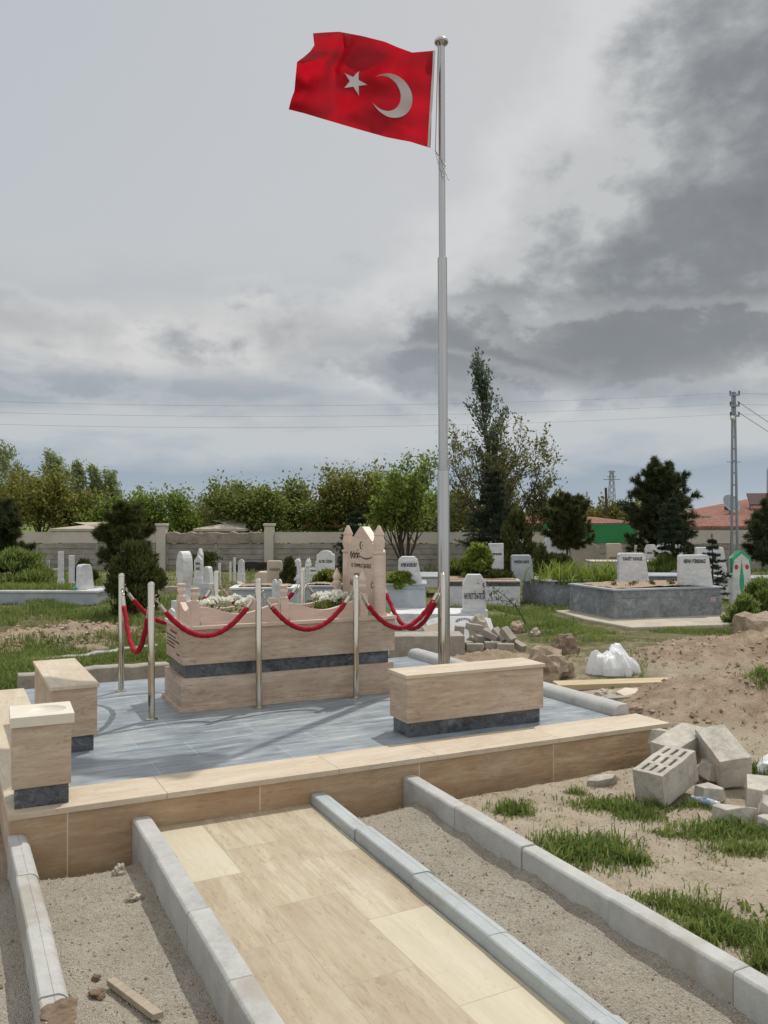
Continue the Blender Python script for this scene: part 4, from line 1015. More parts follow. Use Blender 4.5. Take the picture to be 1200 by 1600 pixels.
# ================================================================== gravestones and graves farther back
def frame(px, dep_or_base, z=0.0, base=True):
    """a spot on the ground by its foot in the photo"""
    return onz(px, dep_or_base, z)
def tapered(wb, wt_l, wt_r, h, th, round_=0.02):
    """front outline: straight left edge, right edge leaning in (typical slanted headstone)"""
    return [(-wb / 2, 0), (wb / 2, 0), (wb / 2 - wt_r, h - round_), (wb / 2 - wt_r - round_, h), (-wb / 2 + wt_l + round_, h), (-wb / 2 + wt_l, h - round_)]
def gravestone(px, py_top, py_base, wpx, label, style='slant', mat=None, text=None, tmat=None, yaw=0.0, th=0.10, z0=0.0, dep=None, name='headstone', tsize=0.17, group='white marble headstones', base=True, foot=0.0):
    mat = mat or M_WHITE
    if dep is None:
        p = onz(px, py_base, z0); dep = float(np.dot(np.array([p.x, p.y, p.z - H]), _fw))
    else:
        p = at(px, py_base, dep)
    k = dep / F; h = (py_base - py_top) * k; w = wpx * k
    p = Vector((p.x, p.y, p.z))
    t = thing(name, label, 'gravestone', p, FACE + R(yaw), group)
    hb = -0.06 - foot
    m = MB()
    if style == 'slant': poly = tapered(w, 0.0, w * 0.16, h, th)
    elif style == 'slant2': poly = tapered(w, w * 0.04, w * 0.26, h, th, 0.03)
    elif style == 'square': poly = [(-w / 2, 0), (w / 2, 0), (w / 2, h), (-w / 2, h)]
    elif style == 'octagon': poly = [(-w / 2, 0), (w / 2, 0), (w / 2, h * 0.76), (w * 0.27, h), (-w * 0.30, h), (-w / 2, h * 0.76)]
    elif style == 'house': poly = [(-w / 2, 0), (w / 2, 0), (w / 2, h * 0.80), (w * 0.05, h), (-w * 0.05, h), (-w / 2, h * 0.80)]
    elif style == 'round':
        poly = [(-w / 2, 0), (w / 2, 0), (w / 2, h * 0.86)] + [(w * 0.36 + 0.0 * a, h * 0.90) for a in (0,)] + [(w * 0.36 * math.cos(a), h * 0.90 + h * 0.10 * math.sin(a)) for a in np.linspace(0.2, math.pi - 0.2, 9)] + [(-w * 0.36, h * 0.90), (-w / 2, h * 0.86)]
    elif style == 'oval':
        poly = [(-w * 0.22, 0), (w * 0.22, 0), (w * 0.26, h * 0.30)] + [(w * 0.5 * math.cos(a), h * 0.66 + h * 0.34 * math.sin(a)) for a in np.linspace(-0.9, math.pi + 0.9, 20)] + [(-w * 0.26, h * 0.30)]
    elif style == 'point':
        poly = [(-w * 0.5, 0), (w * 0.5, 0), (w * 0.5, h * 0.72), (w * 0.62, h * 0.74), (w * 0.3, h * 0.86), (0, h), (-w * 0.3, h * 0.86), (-w * 0.62, h * 0.74), (-w * 0.5, h * 0.72)]
    elif style == 'double':
        poly = [(-w / 2, 0), (w / 2, 0), (w / 2, h * 0.8)] + [(w * 0.25 + w * 0.25 * math.cos(a), h * 0.8 + h * 0.2 * math.sin(a)) for a in np.linspace(0.3, math.pi - 0.3, 7)] + [(-w * 0.25 + w * 0.25 * math.cos(a), h * 0.8 + h * 0.2 * math.sin(a)) for a in np.linspace(0.3, math.pi - 0.3, 7)] + [(-w / 2, h * 0.8)]
    m.prism(poly, -th / 2, th / 2, 'y')
    if foot: m.box(-w / 2, w / 2, -th / 2, th / 2, -foot, 0.0)
    m.build('slab', mat, t, bevel=min(0.012, th * 0.12, w * 0.08))
    if base:
        MB().box(-w * 0.56, w * 0.56, -th * 0.9, th * 0.9, hb, 0.035).build('base', mat, t, bevel=0.004)
    if text:
        for i, (tx, fz, fs) in enumerate(text):
            text_part('inscription', tx, tsize * fs * h, tmat or M_INKG, t, (-w * 0.06 if 'slant' in style else 0, -th / 2 - 0.0015, h * fz), (R(90), 0, 0), sx=0.8, maxw=w * (0.93 if style == 'octagon' else 0.76), bold=0.004)
    return t

# ---- big grey marble graves on the right
def grave_box(p, rz, L, W, Hh, mat, label, cap=0.03, rim=0.10, soil=True, group='marble graves', extra=None, capmat=None):
    t = thing('marble_grave', label, 'grave', p, rz, group)
    m = MB(); m.box(0, L, 0, W, -0.08, Hh * 0.70); m.build('side_panels', mat, t, bevel=0.003)
    m = MB(); m.box(0.012, L - 0.012, 0.012, W - 0.012, Hh * 0.70, Hh - cap); m.build('upper_band', mat, t, bevel=0.003)
    if soil:
        m = MB()
        for x0, x1, y0, y1 in ((-0.02, L + 0.02, -0.02, rim), (-0.02, L + 0.02, W - rim, W + 0.02), (-0.02, rim, rim, W - rim), (L - rim, L + 0.02, rim, W - rim)):
            m.box(x0, x1, y0, y1, Hh - cap, Hh)
        m.build('rim', capmat or M_BLUEM, t, bevel=0.004)
        m = MB(); n = 16; r = np.random.RandomState(int(L * 100)); m.sheet([[(rim + (L - 2 * rim) * i / n, rim + (W - 2 * rim) * j / n, Hh - 0.002 + 0.02 * r.rand() + 0.02 * math.sin(3.14 * i / n)) for j in range(n + 1)] for i in range(n + 1)])
        m.build('soil', MATS.get('grave_soil') or flat('grave_soil', (0.30, 0.22, 0.15), 0.95, var=0.4, scale=25, bmp=1.0), t, smooth=True)
    else:
        MB().box(-0.02, L + 0.02, -0.02, W + 0.02, Hh - cap, Hh).build('rim', capmat or M_BLUEM, t, bevel=0.004)
    return t
gC0 = onz(960, 973, 0.0); gCr = R(-10)
gC = grave_box(gC0, gCr, 2.18, 1.45, 0.56, M_GREYM, 'large dark grey marble grave on a pale concrete apron, nearest on the right')
m = MB(); m.box(2.101, 2.103, 0.07 + 0.0, 0.07, 0.0, 0.0) if False else None
m = MB(); m.box(1.95, 2.06, -0.0035, -0.001, 0.30, 0.375); m.build('maker_plate', flat('plate_pinkish', (0.50, 0.42, 0.42), 0.5, bmp=0), gC)
m = MB(); rn = random.Random(4)
for i in range(9): m.box(1.96 + i * 0.0105, 1.966 + i * 0.0105, -0.0045, -0.0035, 0.345, 0.362); m.box(1.96 + i * 0.0105, 1.967 + i * 0.0105, -0.0045, -0.0035, 0.315, 0.327)
m.build('lettering', M_RPAINT, gC)
ap = MB(); ap.prism([(-0.35, -1.0), (1.2, -1.15), (2.5, -0.95), (2.60, 1.5), (-0.25, 1.55), (-0.45, 0.2)], -0.08, 0.062, 'z')
tag(ap.build('concrete_apron', M_SLAB, None, bevel=0.02, loc=gC0, rot=(0, 0, gCr)), kind='structure')
gB0 = onz(857, 952, 0.0); gB0 = gB0 + Vector((0, 0, 0))
gB = grave_box(gB0, R(-10), 2.15, 1.1, 0.56, M_GREYM, 'grey marble grave planted with irises, behind the nearest grey grave')
def on_top(g, x, y, z): return g.matrix_basis @ Vector((x, y, z))
def headstone_on(pos, rz, w, h, th, label, text, style='slant', tfz=0.78, ts=0.085, mat=None, tmat=None, group='white marble headstones'):
    t = thing('headstone', label, 'gravestone', pos, rz, group)
    poly = tapered(w, 0.0, w * 0.13, h, th, 0.025) if style == 'slant' else tapered(w, 0.01, w * 0.20, h, th, 0.05)
    m = MB()
    # thick, its right flank sloping
    V = [(x, -th / 2, z) for x, z in poly] + [(x * 0.98 + 0.0, th / 2, z) for x, z in poly]
    n = len(poly); m.add(V, [tuple(range(n)), tuple(range(2 * n - 1, n - 1, -1))] + [(i, i + n, (i + 1) % n + n, (i + 1) % n) for i in range(n)])
    m.build('slab', mat or M_WHITE, t, bevel=0.010)
    MB().box(-w * 0.53, w * 0.53, -th * 0.75, th * 0.75, -0.03, 0.018).build('base', mat or M_WHITE, t, bevel=0.003)
    if text: text_part('inscription', text, ts, tmat or M_INKG, t, (-w * 0.06, -th / 2 - 0.0015, h * tfz), (R(90), 0, 0), sx=0.75, maxw=w * 0.66, bold=0.005)
    return t
headstone_on(at(1086, 917.5, 14.75), FACE + R(2), 0.60, 0.575, 0.15, 'wide white headstone lettered REFAH at the right end of the nearest dark grey grave', 'REFAH YÜREKMAZ', ts=0.088, tfz=0.80)
headstone_on(at(989, 908, 15.8), FACE + R(2), 0.58, 0.535, 0.15, 'white headstone beside irises, just left of the wide one', 'TAHİT YAVUZ', ts=0.078, tfz=0.79)
# long low white wall and the middle graves
lw = thing('marble_grave', 'long low white grave surround in the middle distance behind the leaning slab', 'grave', at(694, 943, 16.2), FACE + R(-3), 'marble graves')
MB().box(0, 1.47, 0, 1.2, -0.15, 0.34).build('side_panels', M_WHITE, lw, bevel=0.004)
MB().box(0.003, 1.467, -0.004, 1.19, 0.34, 0.42).build('upper_band', M_DARK, lw)
MB().box(-0.03, 1.48, -0.03, 1.22, 0.42, 0.455).build('rim', M_BEIGE, lw, bevel=0.004)
MB().box(0.1, 1.4, 0.1, 1.1, 0.40, 0.47).build('soil', MATS['grave_soil'], lw)
headstone_on(at(816, 905.5, 16.9), FACE + R(4), 0.46, 0.50, 0.14, 'grey white headstone with cut off top at the edge of the low white surround', 'FERİDE ARICI', ts=0.068, tfz=0.72, mat=M_BLUEM)
gravestone(775, 849, 905, 23, 'upright white headstone in front of the dark spruce', 'square', None, [('AYŞE SANDIK', 0.70, 0.55)], None, 3, 0.12, dep=18.5, tsize=0.13, foot=0.3)
# AYSE BOZKURT block behind the tomb
gD = grave_box(at(604, 943, 13.2), FACE + R(-2), 0.62, 0.75, 0.32, M_BLUEM, 'small light blue grey grave just right of the ornate headstone', soil=False)
headstone_on(at(641, 914, 13.35), FACE + R(-1), 0.40, 0.46, 0.17, 'streaked bluish headstone with rounded shoulder just right of the ornate headstone', 'AYŞE BOZKURT', style='r', tfz=0.70, ts=0.070, mat=M_WHITE)
# HAYRETTIN TETIK
gE = thing('marble_grave', 'low white marble grave with octagonal headstone right of the flagpole', 'grave', at(606, 990, 12.3), FACE + R(-3), 'marble graves')
MB().box(0, 1.46, 0, 0.95, -0.1, 0.17).build('side_panels', M_WHITE, gE, bevel=0.004)
MB().box(0.03, 1.30, 0.05, 0.90, 0.17, 0.29).build('upper_band', M_WHITE, gE, bevel=0.004)
gravestone(741, 897, 956, 36, 'octagonal white headstone lettered HAYRETTİN TETİK right of the flagpole', 'octagon', None, [('HAYRETTİN TETİK', 0.42, 1.0)], None, 0, 0.13, dep=12.45, tsize=0.21, foot=0.18)
# leaning broken slab with a black arc of letters
t = thing('broken_slab', 'broken white grave slab lying tilted behind the paver pile, with black arched lettering', 'stone slab', at(728, 1012, 10.6), FACE, rot=(R(-42), R(2), FACE + R(4)))
m = MB(); m.prism([(-0.46, 0.0), (0.36, -0.02), (0.38, 0.30), (0.36, 0.44), (0.10, 0.47), (-0.30, 0.45), (-0.50, 0.38)], -0.04, 0.03, 'y'); m.build('slab', M_WHITE, t, bevel=0.006)
m = MB(); rn = random.Random(2)
for k in range(13):
    a = R(150 - k * 10); c = Vector((0.00 + 0.11 * math.cos(a), 0, 0.34 + 0.075 * math.sin(a)))
    for q in range(2):
        mt = Matrix.Translation(c) @ Matrix.Rotation(-(a - R(90)), 4, 'Y')
        if q == 0: m.box(-0.010, -0.004, -0.0425, -0.0405, -0.018, 0.018, mt)
        else:
            z = rn.choice((-0.018, 0.0, 0.012)); m.box(-0.004, 0.009, -0.0425, -0.0405, z, z + 0.006, mt)
            if rn.random() < 0.6: m.box(0.005, 0.010, -0.0425, -0.0405, -0.018, 0.018, mt)
m.build('lettering', M_INK, t)
t = thing('broken_slab', 'small tan broken stone slab leaning against the tilted white one', 'stone slab', at(690, 1004, 10.2), FACE, rot=(R(-38), R(-6), FACE + R(10)))
m = MB(); m.prism([(-0.13, 0), (0.11, 0.0), (0.14, 0.22), (0.02, 0.27), (-0.20, 0.24)], -0.03, 0.02, 'y'); m.build('slab', M_BEIGE, t, bevel=0.005)
m = MB(); m.rock((0, 0, 0.15), (0.12, 0.08, 0.19), 12, 0.4, 2)
tag(m.build('stone', M_STONEG, None, loc=at(748, 1001, 10.7)), 'pale rough stone at the right edge of the tilted white slab', 'stone')
MBt = MB(); MBt.box(0, 0.85, 0, 0.42, -0.1, 0.22)
tag(MBt.build('concrete_step', M_PAVER, None, bevel=0.012, loc=at(612, 1024, 9.6), rot=(0, 0, FACE + R(3))), 'low grey concrete step behind the right end of the tomb', 'step')

# ---- row farther back on the right
gravestone(961, 849, 888, 27, 'pinkish tapered headstone in the last row beside the big pine', 'slant', M_BEIGE, [('MEMİŞ', 0.40, 1.0)], M_INKB, 0, 0.14, dep=23, foot=0.3)
gravestone(1017, 851, 885, 20, 'left one of three close white headstones in front of the big pine', 'octagon', None, [('ESMA ÖZ', 0.62, 0.8)], None, 0, 0.12, dep=22, foot=0.3)
gravestone(1038, 846.5, 885, 24, 'middle and tallest of three close white headstones in front of the big pine', 'octagon', None, [('MEHMET ÖZ', 0.72, 0.8)], None, 0, 0.12, dep=22, foot=0.3)
gravestone(1062, 851, 885, 20, 'right one of three close white headstones in front of the big pine', 'octagon', None, [('ALİ ÖZ', 0.74, 0.8)], None, 0, 0.12, dep=22, foot=0.3)
gravestone(997, 852, 884, 10, 'narrow pale headstone left of the three close white ones', 'square', M_BEIGE, None, None, 0, 0.12, dep=22.5, foot=0.3)
gravestone(1112, 855, 908, 50, 'broad white headstone half hidden behind the small spruce sapling', 'slant', None, None, None, 0, 0.15, dep=19, foot=0.3)
t = grave_box(at(1000, 930, 17.6), FACE + R(-4), 1.0, 1.0, 0.42, M_GREYM, 'grey marble grave between the two white headstones on the right', soil=False)
t = grave_box(at(1133, 930, 17.2), FACE + R(-4), 1.6, 0.9, 0.36, M_WHITE, 'white kerbed grave behind the green painted headstone', soil=False)
t = grave_box(at(690, 906, 18.5), FACE + R(-4), 0.001 + 0.9, 1.6, 0.16, M_WHITE, 'low white slab grave left of the flagpole', soil=False); t.location = at(655, 912, 18.2)
t = grave_box(at(925, 893, 21), FACE + R(-4), 2.6, 0.9, 0.26, M_WHITE, 'long pale grave kerb in the last row in front of the green building', soil=False, capmat=M_BEIGE)
# green painted one
t = thing('headstone', 'white headstone painted with a green cypress and two red flowers at the right edge', 'gravestone', onz(1156, 952, 0.0), FACE + R(14), 'painted headstone')
h, w = 1.02, 0.40
k = float(np.dot(np.array([t.location.x, t.location.y, -H]), _fw)) / F
h = (952 - 860) * k; w = 33 * k
MB().prism([(-w / 2, -0.1), (w / 2, -0.1), (w / 2, h * 0.87), (0.02, h), (-0.02, h), (-w / 2, h * 0.87)], -0.06, 0.06, 'y').build('slab', M_WHITE, t, bevel=0.008)
m = MB(); e = 0.0625
bw = 0.045
for s_ in (-1, 1):
    m.prism([(s_ * w / 2, h * 0.62), (s_ * w / 2, h * 0.87), (s_ * 0.02, h), (0, h), (0, h - bw * 1.3), (s_ * (w / 2 - bw), h * 0.87 - bw * 0.6), (s_ * (w / 2 - bw * 0.4), h * 0.74)], -e - 0.001, e + 0.001, 'y')
m.prism([(-0.018, 0.22), (0.018, 0.22), (0.018, h * 0.30), (0.05, h * 0.40), (0.05, h * 0.52), (0.02, h * 0.72), (0.0, h * 0.84), (-0.02, h * 0.72), (-0.05, h * 0.52), (-0.05, h * 0.40), (-0.018, h * 0.30)], -e, e, 'y')
m.prism([(-0.13, 0.03), (0.13, 0.03), (0.11, 0.12), (0.04, 0.16), (0.018, 0.219), (-0.018, 0.219), (-0.04, 0.16), (-0.11, 0.12)], -e, e, 'y')
m.build('green_design', M_GPAINT, t)
m = MB()
for s_ in (-1, 1): m.prism([(s_ * w * 0.29 + 0.042 * math.cos(a), h * 0.72 + 0.05 * math.sin(a)) for a in np.linspace(0, 6.0, 12)], -e - 0.001, e + 0.001, 'y')
m.build('red_flowers', M_RPAINT, t)

# ---- left part of the cemetery
gL = thing('marble_grave', 'grassy bluish marble grave at the left edge with one tapered headstone', 'grave', at(-210, 951, 17.1), FACE + R(-1.0), 'marble graves')
L_ = (154 + 210) * 17.1 / F
MB().box(0, L_, 0, 1.2, -0.2, 0.335).build('side_panels', M_BLUEM, gL, bevel=0.004)
m = MB(); m.box(-0.02, L_ + 0.03, -0.03, 0.12, 0.335, 0.375); m.box(-0.02, L_ + 0.03, 1.08, 1.23, 0.335, 0.375); m.box(L_ - 0.30, L_ + 0.03, 0.12, 1.08, 0.335, 0.375); m.build('rim', M_WHITE, gL, bevel=0.004)
MB().box(0.0, L_ - 0.30, 0.12, 1.08, 0.30, 0.36).build('soil', MATS['grave_soil'], gL)
headstone_on(at(133, 923.5, 17.35), FACE + R(62), 0.36, 0.56, 0.16, 'tapered grey white headstone at the right end of the grassy left grave', None, style='r')
m = MB(); m.lathe([(0.02, 0), (0.10, 0.015), (0.11, 0.03), (0.075, 0.05), (0.06, 0.09), (0.01, 0.10)], 16)
tag(m.build('bowl', flat('turquoise_plastic', (0.01, 0.33, 0.22), 0.4, bmp=0), None, smooth='auto', loc=at(121, 921, 17.3)), 'turquoise plastic bowl lying beside the tapered headstone on the left grave', 'bowl')
def lp(px, top, base, w, dep, label, style='square', mat=None, text=None, yaw=0, th=0.10, tmat=None, tsize=0.17, foot=0.3, base_=True, grp='white marble headstones'):
    return gravestone(px, top, base, w, label, style, mat, text, tmat, yaw, th, dep=dep, foot=foot, tsize=tsize, base=base_, group=grp)
lp(95, 862, 908, 8, 19.5, 'taller of two narrow white pillars left of the juniper', yaw=10)
lp(112, 868, 912, 8, 19.0, 'shorter of two narrow white pillars left of the juniper', yaw=10)
lp(75, 875, 904, 3.5, 22, 'thin white grave stick beside the narrow pillars', base_=False, th=0.05, grp='thin white grave markers')
lp(61, 871.5, 890, 3.5, 24, 'shorter thin white grave stick left of the narrow pillars', base_=False, th=0.05, grp='thin white grave markers')
lp(288, 861, 942, 26, 12.6, 'large oval white headstone behind the left end of the tomb', 'oval', yaw=-48, th=0.16, grp='old white headstones left')
lp(310, 868, 905, 12, 17.5, 'white pointed headstone with bluish script right of the large oval one', 'house', text=[('MA', 0.66, 1.0), ('AR', 0.45, 1.0)], th=0.10, grp='old white headstones left')
lp(313, 857, 905, 7, 18.3, 'tallest thin white headstone right of the large oval one', 'house', yaw=-20, th=0.12, grp='old white headstones left')
lp(326, 885, 914, 14, 15.5, 'small white tapered stone left of the stanchion behind the tomb', 'slant2', th=0.14, yaw=-20, grp='old white headstones left')
lp(343, 880, 896, 3.5, 21, 'thin white grave stick just right of the stanchion behind the tomb', base_=False, th=0.05, grp='thin white grave markers')
lp(360, 878, 892, 3.0, 23, 'second thin white grave stick, left of the tall one by the hole in the wall', base_=False, th=0.05, grp='thin white grave markers')
lp(366.5, 871, 896, 3.5, 23, 'tall thin white grave stick in front of the dark hole in the wall', base_=False, th=0.05, grp='thin white grave markers')
lp(377, 874, 898, 9.5, 22, 'small white rounded headstone near the dark hole in the wall', 'round', grp='old white headstones left')
lp(431, 876, 916, 27, 15.5, 'beige tapered headstone with brown lettering behind the tomb', 'slant', M_BEIGE, [('HASAN', 0.66, 0.9)], tmat=M_INKB, th=0.13, yaw=4, grp='old white headstones left')
lp(413, 893, 916, 26, 16.5, 'low beige block with a narrow top beside the beige tapered headstone', 'octagon', M_BEIGE, th=0.4, grp='old white headstones left')
lp(433, 905, 945, 15, 11.2, 'small white double lobed headstone behind the rim post of the tomb', 'double', th=0.09, grp='old white headstones left')
lp(466, 874, 905, 12, 18.5, 'pale slanted headstone behind the rear stanchion', 'slant2', M_WHITE, th=0.12, grp='old white headstones left')
lp(509, 860, 908, 28, 17.5, 'white headstone with stepped round top left of the ornate headstone', 'round', None, [('ALTIN ÖZEN', 0.64, 0.75)], th=0.12, yaw=-3, tsize=0.16)
lp(268, 950, 975, 10, 10.2, 'small white headstone at the left end of the tomb, near the first rim post', 'house', None, th=0.08, grp='old white headstones left')
# low ornate fence of a grave, white turned pegs
t = thing('grave_fence', 'low white stone grave fence with small turned finials behind the tomb', 'grave fence', at(455, 906, 18.5), FACE)
m = MB()
for y in (0.0, 0.45): m.box(0, 0.66, y - 0.025, y + 0.025, 0.10, 0.15); m.box(0, 0.66, y - 0.03, y + 0.03, -0.2, 0.04); m.box(0, 0.66, y - 0.02, y + 0.02, 0.22, 0.25)
m.build('rails', M_WHITE, t)
for x in (0.13, 0.36, 0.58):
    for y in (0.0, 0.45): MB().lathe([(0.035, 0), (0.035, 0.22), (0.02, 0.24), (0.055, 0.30), (0.05, 0.34), (0.035, 0.37), (0.045, 0.385), (0.003, 0.48)], 12, (x, y, 0)).build('finial', M_WHITE, t, smooth='auto')
# blue grey grave and low kerbs behind the tomb, brown kerb lines
t = grave_box(at(360, 950, 12.3), FACE + R(2), 0.98, 0.6, 0.30, M_BLUEM, 'low blue grey marble grave behind the blossoms on the tomb', soil=True, capmat=M_WHITE)
t = grave_box(at(470, 930, 13.9), FACE + R(-3), 0.62, 0.6, 0.16, M_BLUEM, 'low pale blue grave kerb behind the right bouquet', soil=True, capmat=M_BLUEM)
for i, (x0, x1, y, dep_, h_, lab) in enumerate([(235, 300, 925, 14.8, 0.10, 'old beige kerb left of the large oval headstone'), (320, 460, 908, 16.4, 0.12, 'long sandy beige kerb behind the rear stanchions'), (255, 330, 890, 20, 0.14, 'beige kerb near the wall right of the juniper'), (30, 92, 895, 24, 0.32, 'low beige tomb block near the wall at the left')]):
    a, c = at(x0, y, dep_), at(x1, y, dep_ * 1.02); a.z = c.z = 0
    low_kerb(a, c, 0.16, h_, M_SLAB, lab, 10 + i)
a, c = at(372, 878, 22), at(405, 908, 16.8); a.z = c.z = 0.02
low_kerb(a, c, 0.14, 0.14, M_SLAB, 'slanting sandy kerb right of the small rounded headstone', 31)
# white monument in the back right
t = thing('monument', 'white sloping stone monument behind the pines in front of the red roof', 'monument', at(862, 885, 25.5), FACE)
MB().prism([(-0.32, 0), (0.52, 0), (0.52, 0.35), (0.30, 1.25), (-0.02, 1.25), (-0.32, 0.5)], -0.2, 0.2, 'y').build('slab', M_WHITE, t, bevel=0.02)
MB().prism([(0.53, 0), (1.4, 0), (1.4, 0.62), (0.95, 0.82), (0.53, 0.86)], -0.3, 0.3, 'y').build('side_wall', M_SLAB, t, bevel=0.02)

# ================================================================== debris in the yard
def hollow_block(loc, rot, label, S_=(0.39, 0.19, 0.19), holes=True, through=False):
    """concrete block: local X long, holes open on +Z"""
    t = thing('cinder_block', label, 'cinder block', loc, 0, 'broken cinder blocks in the yard', rot=rot)
    L, W, Hh = S_; m = MB()
    xs_ = [0, .035, .135, .155, .235, .255, .355, L] if L > 0.38 else [0, .03, L - .03, L]
    # three rows of slots
    rows_ = [(0.034, 0.052), (0.085, 0.105), (0.138, 0.156)]
    ys_ = sorted({0, W} | {a for r_ in rows_ for a in r_})
    xc = [0, 0.035, 0.120, 0.152, 0.238, 0.270, 0.355, L]
    for i in range(len(xc) - 1):
        for j in range(len(ys_) - 1):
            slot = (i % 2 == 1) and any(abs(ys_[j] - a) < 1e-6 and abs(ys_[j + 1] - b_) < 1e-6 for a, b_ in rows_) and holes
            m.box(xc[i], xc[i + 1], ys_[j], ys_[j + 1], 0, Hh - (0.15 if slot else 0))
    me = m
    if not holes: me = MB().box(0, L, 0, W, 0, Hh)
    o = me.build('body', M_BLOCK, t, fix=False)
    bm = bmesh.new(); bm.from_mesh(o.data); bmesh.ops.remove_doubles(bm, verts=bm.verts, dist=1e-5)
    if not holes: bmesh.ops.subdivide_edges(bm, edges=bm.edges, cuts=9, use_grid_fill=True)
    # drop the inner walls shared by neighbours
    seen = {}
    for f in bm.faces: seen.setdefault(tuple(sorted(v.index for v in f.verts)), []).append(f)
    bmesh.ops.delete(bm, geom=[f for fs in seen.values() if len(fs) > 1 for f in fs], context='FACES_ONLY')
    bmesh.ops.recalc_face_normals(bm, faces=bm.faces)
    for v in bm.verts:
        v.co += Vector((mnoise.noise(v.co * 9 + Vector((1, 2, len(label)))), mnoise.noise(v.co * 9 + Vector((5, 2, 3))), mnoise.noise(v.co * 9 + Vector((7, 9, 3))))) * 0.004 + mnoise.noise_vector(v.co * 30 + Vector((len(label), 0, 0))) * 0.0022
    bm.to_mesh(o.data); bm.free()
    md = o.modifiers.new('bevel', 'BEVEL'); md.width = 0.004; md.segments = 2; md.limit_method = 'ANGLE'; md.angle_limit = R(40)
    return t
gY = 0.075
def rubble(px, py, dep_, size, rot, seed, label, poly=None, mat=None, name='broken_block'):
    """a broken chunk: an uneven prism"""
    rn = random.Random(seed); m = MB()
    n = rn.choice((5, 6)); sx, sy, sz = size
    P2 = poly or [(sx / 2 * math.cos(6.283 * i / n + rn.uniform(-.25, .25)) * rn.uniform(.8, 1.1), sy / 2 * math.sin(6.283 * i / n + rn.uniform(-.25, .25)) * rn.uniform(.8, 1.1)) for i in range(n)]
    n = len(P2)
    V = [(x + rn.uniform(-.01, .01), y + rn.uniform(-.01, .01), rn.uniform(-.008, .008)) for x, y in P2] + [(x * rn.uniform(.86, 1.0), y * rn.uniform(.86, 1.0), sz + rn.uniform(-.02, .015)) for x, y in P2]
    m.add(V, [tuple(range(n)), tuple(range(2 * n - 1, n - 1, -1))] + [(i, i + n, (i + 1) % n + n, (i + 1) % n) for i in range(n)])
    loc = at(px, py, dep_) if dep_ > 0 else onz(px, py, -dep_)
    return tag(m.build(name, mat or M_BLOCK, None, bevel=0.005, loc=loc, rot=rot), label, 'rubble', 'broken pieces of concrete block')
hollow_block(at(1040, 1263, 4.70), (R(0), R(-11), R(14)), 'hollow cinder block with its slotted top showing, nearest in the rubble heap')
hollow_block(at(1176, 1226, 5.02), (R(-9), R(-16), R(64)), 'cinder block leaning on edge at the right of the rubble heap, smooth face up', holes=False)
hollow_block(at(1060, 1216, 5.2), (R(4), R(-10), R(12)), 'cinder block lying flat at the back of the rubble heap', holes=False)
rubble(1112, 1252, -0.08, (0.26, 0.17, 0.09), (R(-4), R(5), R(-10)), 3, 'broken block piece with pale top under the leaning block')
rubble(1110, 1215, 5.15, (0.22, 0.18, 0.10), (R(8), R(3), R(30)), 13, 'shaded block fragment wedged between the slotted and the leaning block')
rubble(1149, 1282, -0.09, (0.27, 0.12, 0.085), (R(-3), R(2), R(-30)), 5, 'flat broken piece in the grass in front of the rubble heap')
rubble(1190, 1256, -0.08, (0.30, 0.22, 0.13), (R(3), R(-6), R(20)), 6, 'large dark piece at the right foot of the leaning block')
rubble(1199, 1276, -0.10, (0.19, 0.14, 0.10), (R(20), R(-14), R(40)), 7, 'tilted broken piece at the right photo edge')
rubble(1202, 1296, -0.08, (0.17, 0.13, 0.07), (R(-5), R(6), R(5)), 8, 'low broken piece below the tilted one at the right photo edge')
rubble(1028, 1165, 5.55, (0.18, 0.14, 0.11), (R(6), R(9), R(50)), 10, 'broken piece at the platform corner behind the heap')
rubble(942, 1228, -0.06, (0.20, 0.10, 0.075), (R(14), R(-10), R(-18)), 11, 'pale half buried piece in the grass left of the rubble heap')
m = MB(); m.rock((0, 0, 0.03), (0.065, 0.055, 0.05), 3, 0.3, 2)
tag(m.build('stone', M_STONEG, None, loc=at(1178, 1338, 4.42)), 'rounded pale stone in the grass below the rubble heap', 'stone')
m = MB(); m.rock((0, 0, 0.06), (0.10, 0.06, 0.07), 8, 0.5, 2)
tag(m.build('plastic_bag', M_PLASTB, None, loc=at(1204, 1212, 5.3)), 'crumpled white plastic bag at the right photo edge behind the rubble', 'bag')
# water bottle
t = thing('water_bottle', 'clear plastic water bottle with blue label lying in the grass by the rubble', 'bottle', onz(1083, 1246, 0.11), 0, rot=(0, R(94), R(-73))); t.scale = (0.8, 0.8, 0.8)
m, tt, bb = new_mat('clear_plastic'); bb.inputs['Base Color'].default_value = (0.85, 0.92, 0.97, 1); bb.inputs['Roughness'].default_value = 0.1; bb.inputs['Transmission Weight'].default_value = 0.55; bb.inputs['IOR'].default_value = 1.2
MB().lathe([(0.012, 0.0), (0.012, 0.012), (0.013, 0.03), (0.026, 0.055), (0.028, 0.065), (0.028, 0.10), (0.026, 0.104), (0.028, 0.11), (0.028, 0.185), (0.024, 0.195), (0.003, 0.196)], 18).build('body', m, t, smooth='auto')
MB().lathe([(0.0286, 0.075), (0.0286, 0.13)], 18).build('label_band', flat('bottle_label_blue', (0.28, 0.42, 0.55), 0.4, var=0.7, scale=30, bmp=0), t, smooth='auto')
MB().lathe([(0.014, -0.012), (0.014, 0.004)], 14).build('cap', flat('bottle_cap_blue', (0.35, 0.5, 0.75), 0.4, bmp=0), t, smooth='auto')
